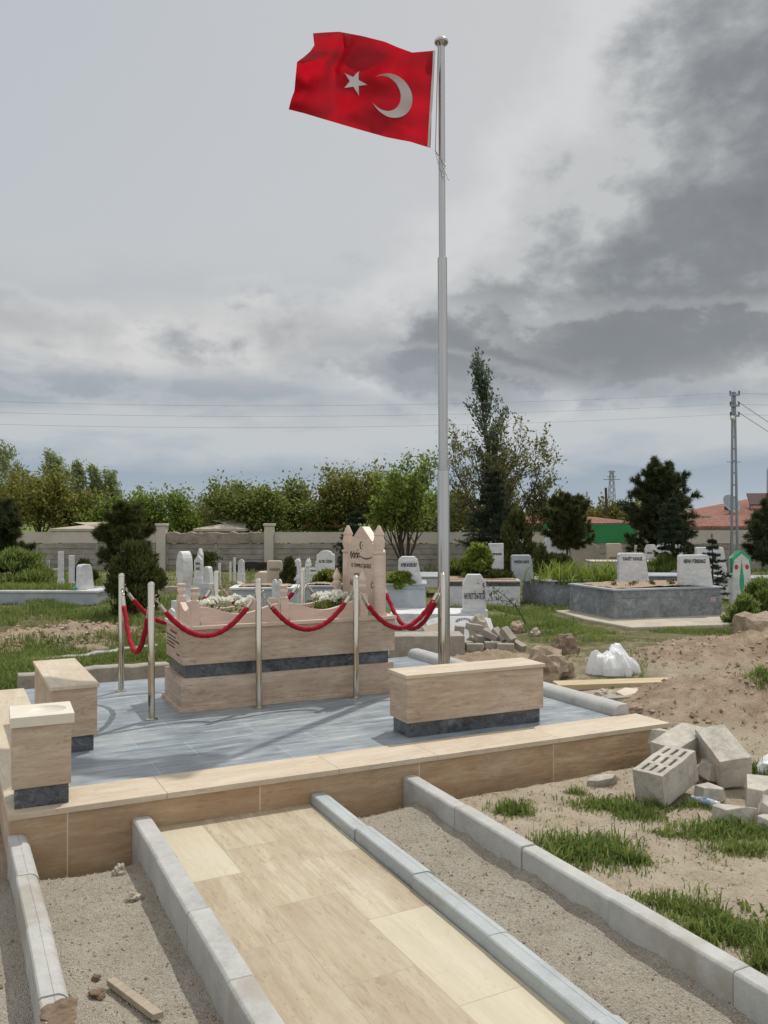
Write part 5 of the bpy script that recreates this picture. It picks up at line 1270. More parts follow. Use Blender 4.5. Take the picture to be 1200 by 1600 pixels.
# plank, sack, rocks
a, c = onz(868, 1083, 0.08), onz(1098, 1070, 0.12); a.z = gzs(a.x, a.y) + 0.02; c.z = max(gzs(c.x, c.y) - 0.02, 0.05); d = c - a
m = MB(); m.box(0, d.length, -0.09, 0.09, 0.0, 0.055)
tag(m.build('plank', M_PLANK, None, bevel=0.004, loc=a, rot=(R(3), -math.asin(d.z / d.length) * 0.5, math.atan2(d.y, d.x))), 'long pale timber plank on the ground right of the platform', 'plank')
m = MB(); g = []; NA, NR_ = 72, 22
for i in range(NR_ + 1):
    u = i / NR_; row = []
    for j in range(NA):
        th = 6.283 * j / NA; nz = mnoise.noise(Vector((math.cos(th) * 1.3, math.sin(th) * 1.3, 3)))
        fold = 1.3 * (0.4 - 2.2 * abs(mnoise.noise(Vector((math.cos(th) * 2.6, math.sin(th) * 2.6, 5 + u * 1.2))))) + 0.5 * mnoise.noise(Vector((math.cos(th) * 6, math.sin(th) * 6, u * 3)))
        rr_ = (0.05 + 0.95 * u ** 0.8) * (1 + 0.20 * nz + 0.13 * fold * u ** 0.7)
        zz = 0.235 * (1 - u ** 2.3) ** 0.7 * (0.92 + 0.75 * mnoise.noise(Vector((rr_ * math.cos(th) * 1.4 + 2, rr_ * math.sin(th) * 1.4, 8)))) - 0.05 * abs(mnoise.noise(Vector((rr_ * math.cos(th) * 3.5, rr_ * math.sin(th) * 3.5, 1.5)))) * (1 - u) ** .3
        zz += 0.02 * fold * (1 - u) * u * 3
        row.append((0.285 * rr_ * math.cos(th) - 0.03 * (1 - u), 0.22 * rr_ * math.sin(th), max(0.0, zz) if u < 1 else -0.03))
    g.append(row + [row[0]])
m.sheet(g)
tag(m.build('cement_sack', M_PLASTB, None, loc=(lambda p_: (p_.x, p_.y, gzs(p_.x, p_.y) - 0.005))(at(956, 1062, 8.6)), rot=(0, 0, FACE)), 'crumpled white plastic sack standing behind the plank', 'sack')
for i, (px, py, dp, sz, sd_, mt, lab) in enumerate([
    (853, 1062, 8.4, (0.20, 0.17, 0.21), 5, M_ROCK, 'large brown boulder just behind the right end of the long bench'),
    (880, 1063, 8.5, (0.12, 0.12, 0.12), 9, M_ROCK, 'smaller brown boulder leaning on the larger one behind the bench'),
    (884, 1042, 9.6, (0.13, 0.12, 0.15), 15, concrete('reddish_rock', (0.23, 0.165, 0.125), 0.3, 6, 0.8), 'reddish boulder between the brown boulders and the sack'),
    (808, 976, 12.0, (0.10, 0.09, 0.11), 4, M_ROCK, 'rounded tan stone in the grass beyond the paver pile'),
    (836, 987, 11.7, (0.08, 0.06, 0.07), 21, M_STONEG, 'greyish angular stone in the grass right of the tan stone'),
    (186, 1352, 3.93, (0.026, 0.024, 0.030), 6, M_STONEG, 'pale stone against the kerb in the left gravel bed'),
    (207, 1392, 3.66, (0.024, 0.022, 0.020), 17, M_STONEG, 'second pale stone in the left gravel bed, nearer the viewer'),
    (152, 1568, 2.90, (0.026, 0.026, 0.014), 2, MATS['dried_mud'], 'dark brown clod beside the wood offcut in the left gravel bed'),
    (150, 1540, 3.01, (0.014, 0.016, 0.011), 7, MATS['dried_mud'], 'small dark clod farther from the wood offcut in the left gravel bed'),
    (996, 1102, 6.5, (0.05, 0.04, 0.03), 3, M_ROCK, 'small brown stone by the end of the right platform kerb'),
    (945, 1090, 7.3, (0.09, 0.07, 0.04), 14, M_STONEG, 'pale lumpy stone left of the flat slabs beyond the right kerb')]):
    m = MB(); m.rock((0, 0, sz[2] * 0.55), sz, sd_, 0.62, 3, freq=1.5)
    tag(m.build('stone' if sz[0] < 0.14 else 'boulder', mt, None, loc=(lambda p_: (p_.x, p_.y, gzs(p_.x, p_.y) - 0.12 * sz[2]))(at(px, py, dp))), lab, 'stone')
for i, (px, py, dp, rz, lab) in enumerate([(985, 1093, 7.0, 20, 'flat beige slab fragment lying on others beyond the right kerb'), (968, 1098, 6.95, -30, 'grey slab fragment under the beige one beyond the right kerb')]):
    m = MB(); m.prism([(-0.13, -0.06), (0.06, -0.10), (0.14, 0.0), (0.08, 0.09), (-0.07, 0.10)], 0, 0.03, 'z')
    tag(m.build('slab_fragment', M_BEIGE if i == 0 else M_PAVER, None, bevel=0.004, loc=at(px, py, dp) + Vector((0, 0, 0.03)), rot=(R(8 - 10 * i), R(-6), R(rz))), lab, 'stone slab')
m = MB(); m.rock((0, 0, 0.16), (0.55, 0.35, 0.27), 33, 0.25, 3); 
V = m.v[0]; V[:, 2] = np.clip(V[:, 2], -0.05, 0.36 + 0.03 * np.sin(V[:, 0] * 20)); V[:, 0] = np.clip(V[:, 0], -0.36, 1)
tag(m.build('masonry_block', M_ROCK, None, loc=at(1196, 1000, 11.6), rot=(0, 0, FACE)), 'rough brown masonry lump at the right photo edge by the concrete apron', 'stone')
a, c = onz(172, 1538, 0.052), onz(246, 1592, 0.052); d = c - a
m = MB(); m.prism([(0, -0.014), (d.length, -0.018), (d.length + 0.012, 0.016), (0.006, 0.016)], 0, 0.022, 'z')
tag(m.build('wood_offcut', M_WOOD, None, bevel=0.002, loc=a, rot=(0, 0, math.atan2(d.y, d.x))), 'thin weathered wood offcut lying in the left gravel bed', 'wood')
# pile of concrete pavers
pv = [(716, 1003, 10.35, 14, 2, 5, 'upright'), (735, 1003, 10.3, 70, 50, 0, 0), (752, 1004, 10.2, 24, 12, 16, 0), (740, 985, 10.4, 18, 4, 10, 0), (765, 996, 10.15, -24, 10, 24, 0), (778, 996, 10.15, -42, 12, 40, 0), (792, 995, 10.1, -48, 14, 42, 0),
      (770, 1013, 10.0, 5, 0, 0, 0), (790, 1016, 9.9, -10, 0, 0, 0), (808, 1013, 10.1, -50, 0, 20, 0), (725, 1013, 10.0, 30, 0, 0, 0), (742, 1016, 9.9, -4, 0, 0, 0), (700, 1008, 10.3, 8, 0, 0, 0)]
words = ['standing upright behind the flagpole', 'tipped on its side right of the flagpole', 'lying flat at the middle of the pile', 'topmost on the left side of the pile', 'sloping down to the right, left of centre', 'leaning steeply, second from the right', 'leaning steeply at the right end',
         'flat at the foot of the pile, centre', 'flat at the foot of the pile, right', 'sliding off the right end', 'flat at the left foot of the pile', 'in the front row beside the left foot', 'half hidden behind the flagpole']
for (px, py, dp, rz, rx, ry, _), w_ in zip(pv, words):
    m = MB(); m.box(-0.10, 0.10, -0.05, 0.05, 0, 0.08)
    if w_.startswith('standing'): m = MB(); m.box(-0.05, 0.05, -0.05, 0.05, 0, 0.2)
    tag(m.build('paver', M_PAVER, None, bevel=0.005, loc=at(px, py, dp), rot=(R(rx), R(ry), FACE + R(rz))), 'grey brown paver ' + w_ + ' in the paver pile', 'paver', 'pavers piled behind the flagpole')

# ================================================================== boundary wall
WD = 29.0
def wx(px, dep=WD): return (px - 600) * dep / F
wall_rot = FACE
def wall_pt(px, dep=WD): 
    p = at(px, HZ, dep); p.z = 0; return p
def zpx(py, dep=WD): return H + (HZ - py) * dep / F
def wall_section(px0, px1, label, upper, seed, dep=WD, zt=832, zm=849, up_mat=None):
    t = thing('boundary_wall', label, 'wall', wall_pt(px0, dep), wall_rot, 'sections of the boundary wall')
    L = (px1 - px0) * dep / F; zmid = zpx(zm, dep); ztop = zpx(zt, dep)
    # precast planks with shadow gaps, between I-posts
    m = MB(); n = 6; hh = (zmid + 0.2) / n; rn = random.Random(seed)
    nb = max(1, round(L / 2.2)); bl = L / nb
    for j in range(nb):
        for i in range(n):
            z0 = -0.2 + i * hh; o = rn.uniform(-0.012, 0.012)
            m.box(j * bl + 0.03, (j + 1) * bl - 0.03, -0.03 + o, 0.03 + o, z0 + 0.014, z0 + hh - 0.006)
        m.box(j * bl + 0.03, (j + 1) * bl - 0.03, 0.0, 0.012, -0.2, zmid - 0.01)
    m.build('panels', M_WALLC, t)
    for j in range(nb + 1):
        MB().box(j * bl - 0.05, j * bl + 0.05, -0.05, 0.06, -0.2, zmid + (0.02 if 0 < j < nb or upper != 'rough' else 0.02)).build('post', M_WALLC, t)
    if upper == 'plaster':
        MB().box(0.0, L, -0.06, 0.10, zmid + 0.021, ztop).build('plaster_band', up_mat or M_PLAST, t)
        MB().box(0.0, L, -0.065, 0.105, ztop, ztop + 0.012).build('capping', up_mat or M_PLAST, t)
    elif upper == 'rough':
        n = 60; tops = [ztop + 0.02 * math.sin(i * 0.5) + 0.05 * mnoise.noise(Vector((i * 0.31, seed, 0))) for i in range(n + 1)]
        g = [[(L * i / n, -0.10, zmid + 0.021), (L * i / n, -0.10 + 0.03 * mnoise.noise(Vector((i * .7, 1, 1))), (zmid + tops[i]) / 2), (L * i / n, -0.09, tops[i] - 0.02), (L * i / n, -0.05, tops[i]), (L * i / n, 0.14, tops[i]), (L * i / n, 0.15, zmid + 0.021)] for i in range(n + 1)]
        mm = MB(); mm.sheet(g); k = 6 * n; mm.f.append([0, 1, 2, 3, 4, 5]); mm.f.append([k + 5, k + 4, k + 3, k + 2, k + 1, k]); mm.build('rubble_band', M_RUBBLE, t)
    return t
wall_section(-220, 245, 'left section of the boundary wall with plain plastered upper band', 'plaster', 1)
wall_section(261, 414, 'middle section of the boundary wall with broken rough stone upper band', 'rough', 2)
wall_section(429, 850, 'section of the boundary wall with plastered upper band behind the headstone and flagpole', 'plaster', 3)
wall_section(850, 994, 'section of the boundary wall with bright green painted upper band between the pines', 'plaster', 6, zt=819.5, zm=848, up_mat=M_GWALL)
wall_section(994, 1420, 'right section of the boundary wall below the red tiled house', 'plaster', 4, zt=829, zm=850)
for px, lab in ((253, 'square plastered wall pillar left of the broken rough section'), (421, 'square plastered wall pillar right of the broken rough section')):
    t = thing('wall_pillar', lab, 'pillar', wall_pt(px), wall_rot, 'plastered wall pillars')
    MB().box(-0.16, 0.16, -0.16, 0.16, -0.2, zpx(822)).build('shaft', M_PLAST, t, bevel=0.01)
    MB().box(-0.20, 0.20, -0.20, 0.20, zpx(822), zpx(818)).build('cap', M_PLAST, t, bevel=0.02)
m = MB(); m.rock((0, 0, 0.0), (0.75, 0.12, 0.42), 3, 0.35, 3)  # near-black lumpy shape set against the foot of the wall
tag(m.build('dark_heap', flat('near_black', (0.018, 0.016, 0.014), 0.95, var=0.5, scale=30, bmp=1), None, loc=at(402, 896, 28.6), rot=(0, 0, FACE)), 'near black lumpy heap against the wall', 'heap')

# ================================================================== buildings beyond the wall
def tilemat():
    m, t, b = new_mat('red_roof_tiles'); v = objvec(t, False)
    w = t.node('ShaderNodeTexWave', _wave_type='BANDS', _bands_direction='X'); t.l.new(v, w.inputs[0]); w.inputs['Scale'].default_value = 2.2; w.inputs['Distortion'].default_value = 0.4
    w2 = t.node('ShaderNodeTexWave', _wave_type='BANDS', _bands_direction='Y', _wave_profile='SAW'); t.l.new(v, w2.inputs[0]); w2.inputs['Scale'].default_value = 1.3; w2.inputs['Distortion'].default_value = 0.6
    n = t.noise(v, 2.2, 6, 0.7); n2 = t.noise(v, 9, 4, 0.7)
    c = t.ramp(t.math('ADD', t.math('MULTIPLY', n, 0.6), t.math('MULTIPLY', n2, 0.4)), [(0.34, (0.15, 0.06, 0.045)), (0.5, (0.29, 0.125, 0.09)), (0.66, (0.40, 0.22, 0.165))])
    c = t.mix(t.smooth(w2.outputs['Fac'], 0.82, 1.0, 0, 0.6), c, (0.13, 0.05, 0.04))
    c = t.mix(t.smooth(t.noise(v, 1.1, 5, 0.65), 0.52, 0.62, 0, 0.6), c, (0.16, 0.075, 0.055))
    t.set(b.inputs['Base Color'], c); b.inputs['Roughness'].default_value = 0.9
    bump(t, b, t.math('ADD', w.outputs['Fac'], w2.outputs['Fac']), 0.8, 0.06); return m
M_TILE = tilemat()
def house(px0, px1, dep, eave, ridge, label, depth_m=6.0, hip=True, ov=0.35, wall=None, name='house', group='houses beyond the wall', yaw=0.0):
    L = (px1 - px0) * dep / F; p = wall_pt(px0, dep); ze, zr = zpx(eave, dep), zpx(ridge, dep)
    t = thing(name, label, 'house', p, FACE + R(yaw), group)
    MB().box(0, L, 0, depth_m, -0.3, ze).build('walls', wall or M_PLAST, t)
    m = MB(); h = depth_m / 2 if hip else 0
    V = [(-ov, -ov, ze), (L + ov, -ov, ze), (L + ov, depth_m + ov, ze), (-ov, depth_m + ov, ze), (h, depth_m / 2, zr), (L - h, depth_m / 2, zr)]
    V2 = [(x, y, z - 0.10) for x, y, z in V[:4]]
    m.add(V + V2, [(0, 1, 5, 4), (1, 2, 5), (2, 3, 4, 5), (3, 0, 4), (0, 6, 7, 1), (1, 7, 8, 2), (2, 8, 9, 3), (3, 9, 6, 0), (9, 8, 7, 6)])
    roof = m.build('roof', M_TILE if name != 'shed' else M_SLAB, t)
    for i in range(max(1, int(L / 3))):
        x = 0.8 + i * 3.0
        if x + 0.9 < L:
            w_ = MB().box(x, x + 0.9, -0.04, -0.005, ze - 1.3, ze - 0.35).build('window', M_PLAST, t)
            MB().box(x + 0.07, x + 0.83, -0.046, -0.0405, ze - 1.23, ze - 0.42).build('pane', flat('window_glass', (0.05, 0.06, 0.07), 0.1, bmp=0) if 'window_glass' not in MATS else MATS['window_glass'], w_)
    return t, roof, L, ze, zr
t, rf, L, ze, zr = house(1078, 1520, 34, 822, 770, 'red tiled house behind the right wall section, with solar panel on the roof', 10.5)
MB().box(2.55, 2.80, 2.5, 2.8, ze + 0.3, ze + 0.85).build('chimney', M_BLACK, rf)
MB().box(1.0, 1.3, 1.1, 1.4, ze + 0.05, ze + 0.42).build('chimney', M_WALLC, rf)
t = thing('solar_panel', 'tilted solar water heater panel on the red tiled roof at the right edge', 'solar panel', at(1172, 790, 36.5), FACE + R(-12))
mt = Matrix.Rotation(R(35), 4, 'X')
MB().box(0, 1.0, 0, 0.9, 0, 0.06, mt).build('collector', flat('collector_dark_red', (0.06, 0.026, 0.026), 0.7, bmp=0, spec=0.2), t)
MB().box(1.06, 2.1, 0, 0.9, 0, 0.06, mt).build('collector', flat('collector_black', (0.02, 0.02, 0.03), 0.7, bmp=0, spec=0.2), t)
m = MB()
for x in (0.1, 1.0, 2.0): m.tube([(x, 0.5, 0.3), (x, 0.5, -1.0)], 0.03, 6); m.tube([(x, 0.02, 0), (x, 0.05, -0.9)], 0.025, 6)
m.build('stand', M_GALV, t)
MB().lathe([(0.33, 0), (0.34, 0.02), (0.34, 1.3), (0.30, 1.42), (0.05, 1.45)], 18, (1.25, 1.0, 0.3)).build('tank', M_BLUEM, t, smooth='auto')
t = thing('satellite_dish', 'grey satellite dish on the ridge of the red tiled roof', 'satellite dish', at(1141, 797, 36), FACE)
m = MB(); m.lathe([(0.02, 0.0), (0.25, 0.03), (0.42, 0.10), (0.43, 0.10), (0.26, 0.015), (0.02, -0.02)], 20); o = m.build('dish', M_GALV, t, smooth='auto', loc=(0, 0, 0.25), rot=(R(62), 0, R(20)))
MB().tube([(0, 0.05, 0.25), (0, 0.1, -0.6)], 0.03, 6).build('mast', M_GALV, t)
house(840, 1000, 31.5, 817, 807, 'low red tiled roof just above the green painted wall section', 3.0, True, 0.2, M_GWALL)
house(780, 852, 34, 826, 806, 'small red roofed house behind the bare budding tree', 4)
house(96, 152, 33, 826, 816, 'pale low shed roof left of the juniper beyond the wall', 3, wall=M_SLAB, name='shed')
house(318, 372, 34, 826, 812, 'low shed with weathered roof beyond the broken wall section', 3, wall=M_SLAB, name='shed')
house(486, 520, 36, 820, 800, 'orange roofed house glimpsed between the dark trees', 4)

# ================================================================== power line
def util_pole():
    dp = 28.0; base = wall_pt(1147, dp); zt = zpx(612, dp); s_ = dp / F
    t = thing('utility_pole', 'tall twin leg steel utility pole with street lamp at the right', 'utility pole', base, FACE)
    m = MB()
    for x0, x1 in ((-0.10, -0.03), (0.12, 0.04)): m.tube([(x0, 0, -0.2), (x1, 0, zt)], [0.045, 0.04], 6)
    m.build('legs', M_GALV, t)
    m = MB()
    for i in range(14):
        z = 0.5 + i * (zt - 0.8) / 13; k = z / zt; m.box(-0.10 + 0.07 * k, 0.12 - 0.08 * k, -0.02, 0.02, z - 0.025, z + 0.025)
    m.build('rungs', M_GALV, t)
    for py, hw_ in ((617, 0.16), (634, 0.15), (650, 0.15)):
        z = zpx(py, dp); a = MB(); a.box(-hw_, hw_ + 0.02, -0.09, -0.05, z - 0.03, z + 0.03); arm = a.build('crossarm', M_GALV, t)
        for x in (-hw_ + 0.02, hw_): MB().lathe([(0.012, 0), (0.03, 0.03), (0.02, 0.05), (0.03, 0.07), (0.012, 0.11)], 8, (x, -0.07, z + 0.03)).build('insulator', M_BLACK, arm)
    z = zpx(722, dp); MB().box(-0.25, 0.22, -0.06, -0.04, z - 0.012, z + 0.012).build('climbing_bar', M_GALV, t)
    z = zpx(657, dp); m = MB(); m.tube([(-0.02, -0.06, z), (-0.12, -0.25, z + 0.02)], 0.02, 6); m.tube([(-0.10, -0.2, z), (-0.2, -0.40, z + 0.03), (-0.30, -0.58, z + 0.03)], [0.05, 0.085, 0.05], 8)
    m.build('street_lamp', M_PLASTB, t, smooth=True)
    return base, dp
pb, dp = util_pole()
def wire(pts, label, r_=0.012):
    m = MB(); m.tube(pts, r_, 5); tag(m.build('power_wire', M_GALV, None), label, 'wire', 'overhead power wires')
for py, yl, lab in ((614, 620, 'topmost overhead wire crossing the sky to the pole'), (631, 638, 'second overhead wire crossing the sky'), (647, 657, 'lowest overhead wire crossing the sky')):
    A = at(1142, py, dp); B = at(-260, yl - 4, dp + 1.5)
    n = 30; pts = []
    for i in range(n + 1):
        u = i / n; p = A.lerp(B, u); p.z -= 0.42 * (1 - (2 * u - 1) ** 2) * (1 if py < 630 else 0.95); pts.append(p)
    wire(pts, lab, 0.0042)
    C = at(1420, py + 2, dp); wire([A + Vector((0.05, 0, 0)), A.lerp(C, 0.5) - Vector((0, 0, 0.08)), C], lab.replace('crossing the sky', 'running right from the pole'), 0.005)
for y0, y1, lab in ((627, 668, 'upper service wire sloping down right from the pole'), (643, 682, 'lower service wire sloping down right from the pole')):
    A = at(1152, y0, dp); B = at(1260, y1 + 22, 33); wire([A, A.lerp(B, 0.5) - Vector((0, 0, 0.12)), B], lab, 0.010)
def pylon(px, top, base, dp, label, w=0.5):
    t = thing('power_pylon', label, 'pylon', at(px, base, dp), FACE, 'distant power pylons')
    h = (base - top) * dp / F; m = MB(); lw = w * 0.09
    for s_ in (-1, 1):
        for y in (-1, 1): m.tube([(s_ * w, y * w, 0), (s_ * w * 0.35, y * w * 0.35, h)], lw, 4)
    n = 7
    for i in range(n):
        a, c = i / n, (i + 1) / n; wa, wc = w * (1 - 0.65 * a), w * (1 - 0.65 * c)
        for y in (-1, 1): m.tube([(-wa, y * wa, h * a), (wc, y * wc, h * c)], lw * 0.6, 4); m.tube([(wa, y * wa, h * a), (-wc, y * wc, h * c)], lw * 0.6, 4)
    m.build('tower', M_GALV, t)
    m = MB()
    for z, hw_ in ((0.97, 1.0), (0.80, 2.2), (0.86, 1.2)): m.box(-w * hw_, w * hw_, -lw, lw, h * z - lw, h * z + lw)
    m.build('crossarms', M_GALV, t)
pylon(956, 735, 806, 90, 'lattice power pylon on the skyline between the pines', 0.42)
pylon(917, 768, 806, 150, 'small distant pylon on the skyline left of the lattice one', 0.25)
t = thing('wooden_pole', 'plain thin dark pole on the skyline beside the lattice pylon', 'pole', at(948, 806, 60), 0); MB().tube([(0, 0, 0), (-0.08, 0, 44 * 60 / F)], 0.09, 6).build('shaft', M_BARK, t)
# ================================================================== trees and shrubs
def rodrigues(v, ax, a):
    return v * math.cos(a) + np.cross(ax, v) * math.sin(a) + ax * np.dot(ax, v) * (1 - math.cos(a))
def unit(v): return v / max(1e-9, np.linalg.norm(v))
class Tree:
    def __init__(s, seed): s.r = np.random.RandomState(seed); s.tubes = []; s.tips = []
    def branch(s, p, d, L, rad, depth, kids, spread, wander=0.18, up=0.0, wind=None, t0=0.35, shrink=0.62, segs=6):
        r = s.r; pts = [p]; rads = [rad]; d = unit(d); q = p.copy()
        for i in range(segs):
            d = unit(d + r.normal(size=3) * wander + np.array([0, 0, up]) + (wind if wind is not None else 0))
            q = q + d * L / segs; pts.append(q); rads.append(rad * (1 - 0.75 * (i + 1) / segs))
        s.tubes.append((pts, rads, depth))
        if depth == 0:
            for t in (0.3, 0.5, 0.7, 0.85, 1.0):
                k = t * segs; i = min(segs - 1, int(k)); f = k - i
                s.tips.append((pts[i] * (1 - f) + pts[i + 1] * f, d))
            return
        for k in range(kids[0]):
            t = t0 + (1 - t0) * (k + r.rand() * 0.8) / kids[0]; x = t * segs; i = min(segs - 1, int(x)); f = x - i
            b = pts[i] * (1 - f) + pts[i + 1] * f
            ax = unit(np.cross(d, r.normal(size=3))); nd = rodrigues(d, ax, spread * r.uniform(0.6, 1.25)); nd = rodrigues(nd, d, r.rand() * 6.283)
            s.branch(b, nd, L * shrink * r.uniform(0.7, 1.2) * (1.15 - 0.5 * t), max(0.004, rads[i] * 0.6), depth - 1, kids[1:], spread, wander, up, wind, t0, shrink, max(3, segs - 1))
    def wood(s, minr=0.0):
        m = MB()
        for pts, rads, dp in s.tubes:
            m.tube([tuple(p) for p in pts], [max(x, minr) for x in rads], 7 if dp >= 2 else (5 if dp == 1 else 3), caps=False)
        return m
def leaves_at(m, C, D, size, asp, r, jit=0.5, tint=None):
    n = len(C); Nn = D + r.normal(size=(n, 3)) * jit
    m.addq(quads(C, Nn, np.abs(size * (0.6 + 0.8 * r.rand(n))), asp, r), 4, np.clip(r.normal(0.5, 0.24, n) if tint is None else tint, 0, 1))
def finish(t, wood, bark, lv, leaf, parts=('trunk', 'crown')):
    if wood is not None and wood.n: wood.build(parts[0], bark, t, smooth=True)
    lv.build(parts[1], leaf, t, fix=False)
    return t
def ground_at(px, dep, base=None):
    if base is not None: return at(px, base, dep)
    p = at(px, HZ, dep); p.z = gzs(p.x, p.y) - 0.03; return p

def broadleaf(px, top, wpx, dep, label, leaf, seed, n=5200, size=0.075, fork=0.22, group='trees beyond the wall', name='orchard_tree', bark=None, stems=1, kids=(7, 6, 5), spread=0.75, lift=0.05, clump=0.26, low=0.0, asp=0.55, base=None):
    p = ground_at(px, dep, base); h = zpx(top, dep) - p.z; w = wpx * dep / F
    t = thing(name, label, 'tree', p, 0, group); T = Tree(seed); r = T.r
    for s_ in range(stems):
        d0 = np.array([r.normal() * 0.08 * stems, r.normal() * 0.08 * stems, 1.0])
        T.tubes.append(([np.array([0, 0, -0.1]), d0 * h * fork * 0.5, d0 * h * fork], [0.045 * h * 0.55 / stems ** .5, 0.036 * h * .55 / stems ** .5, 0.032 * h * .55 / stems ** .5], 3))
        nl = kids[0]
        for k in range(nl):
            a = 6.283 * (k + r.rand() * 0.6) / nl; tilt = r.uniform(0.25, 1.0) if k else 0.1
            d = np.array([math.cos(a) * math.sin(tilt) * w / h * 1.15, math.sin(a) * math.sin(tilt) * w / h * 1.15, math.cos(tilt) + 0.15])
            T.branch(d0 * h * fork * r.uniform(0.75, 1.0), d, h * (1 - fork) * r.uniform(0.55, 0.85), 0.018 * h * .6, 2, kids[1:], spread, 0.16, lift, None, 0.30, 0.55)
    tips = np.array([a for a, _ in T.tips]); dirs = np.array([b for _, b in T.tips])
    # keep the crown inside its outline
    k_ = tips[:, 2] < h * 1.02; tips = tips[k_]; dirs = dirs[k_]
    zmax = np.percentile(tips[:, 2], 99.5); sc = min(1.6, h / zmax)
    rad = np.percentile(np.hypot(tips[:, 0], tips[:, 1]), 96); sx = (w / 2) / rad
    S3 = np.array([sx, sx, sc]); tips = tips * S3
    T.tubes = [([q * S3 for q in pts], rr_, dp_) for pts, rr_, dp_ in T.tubes]
    i = r.randint(0, len(tips), n); C = tips[i] + r.normal(size=(n, 3)) * clump * np.array([1, 1, 0.75]) * (0.35 + r.rand(n, 1))
    kk = C[:, 2] > h * (0.16 + low); C = C[kk]; D = dirs[i][kk]
    m = MB(); cid = r.normal(0, 0.2, len(tips))[i][kk]; leaves_at(m, C, D * 0.5 + np.array([0, 0, 0.1]), size, asp, r, 0.8, np.clip(r.normal(0.5, 0.2, len(C)) + cid, 0, 1))
    return finish(t, T.wood(0.006), bark or M_BARK, m, leaf)

def poplar(px, top, wpx, dep, label, leaf, seed, n=5200, size=0.075, lean=-0.25, group='poplars beyond the wall', base_frac=0.14, bark=None, wtop=0.25):
    p = ground_at(px, dep); h = zpx(top, dep) - p.z; w = wpx * dep / F
    t = thing('poplar_tree', label, 'tree', p, 0, group); T = Tree(seed); r = T.r
    side = np.array([math.cos(FACE), math.sin(FACE), 0.0])                       # to the right in the photo
    def axis(u): return np.array([0, 0, h * u]) + side * lean * w * (u ** 2)
    T.tubes.append(([axis(u) for u in np.linspace(0, 0.98, 12)], list(np.linspace(0.022 * h, 0.006, 12)), 3))
    nb = 64; C = []; D = []
    for k in range(nb):
        u = base_frac + (0.93 - base_frac) * (k / nb) ** 0.9; a = r.rand() * 6.283
        prof = min(1.0, (1.0 - u) / 0.45 + 0.10) * (0.75 + 0.25 * math.sin(u * 9 + seed)) * (1 if u > 0.3 else 0.75 + u)
        out = np.array([math.cos(a), math.sin(a), 0]) * w * 0.5 * prof * r.uniform(0.75, 1.2)
        b0 = axis(u); L = h * 0.16 * (1.1 - 0.5 * u); b1 = b0 + out * 0.55 + np.array([0, 0, L * 0.7]); b2 = b0 + out + np.array([0, 0, L * 1.25]) - side * w * 0.12 * r.rand()
        T.tubes.append(([b0, b1, b2], [0.006 * h * .5, 0.004 * h * .5, 0.003], 0))
        for q in range(max(4, n // nb)):
            s_ = r.uniform(0.15, 1.0); c = (b0 * (1 - s_) ** 2 + 2 * b1 * s_ * (1 - s_) + b2 * s_ ** 2) + r.normal(size=3) * np.array([1, 1, 1.3]) * w * 0.05
            C.append(c); D.append(unit(b2 - b0) - side * 0.5)
    m = MB(); C = np.array(C); tn = np.clip(r.normal(0.5, 0.22, len(C)) + 0.25 * np.sin(C[:, 2] * 4.1 + C[:, 0] * 7) , 0, 1); leaves_at(m, C, np.array(D), size, 0.5, r, 0.45, tn)
    return finish(t, T.wood(0.005), bark or M_BARKL, m, leaf)

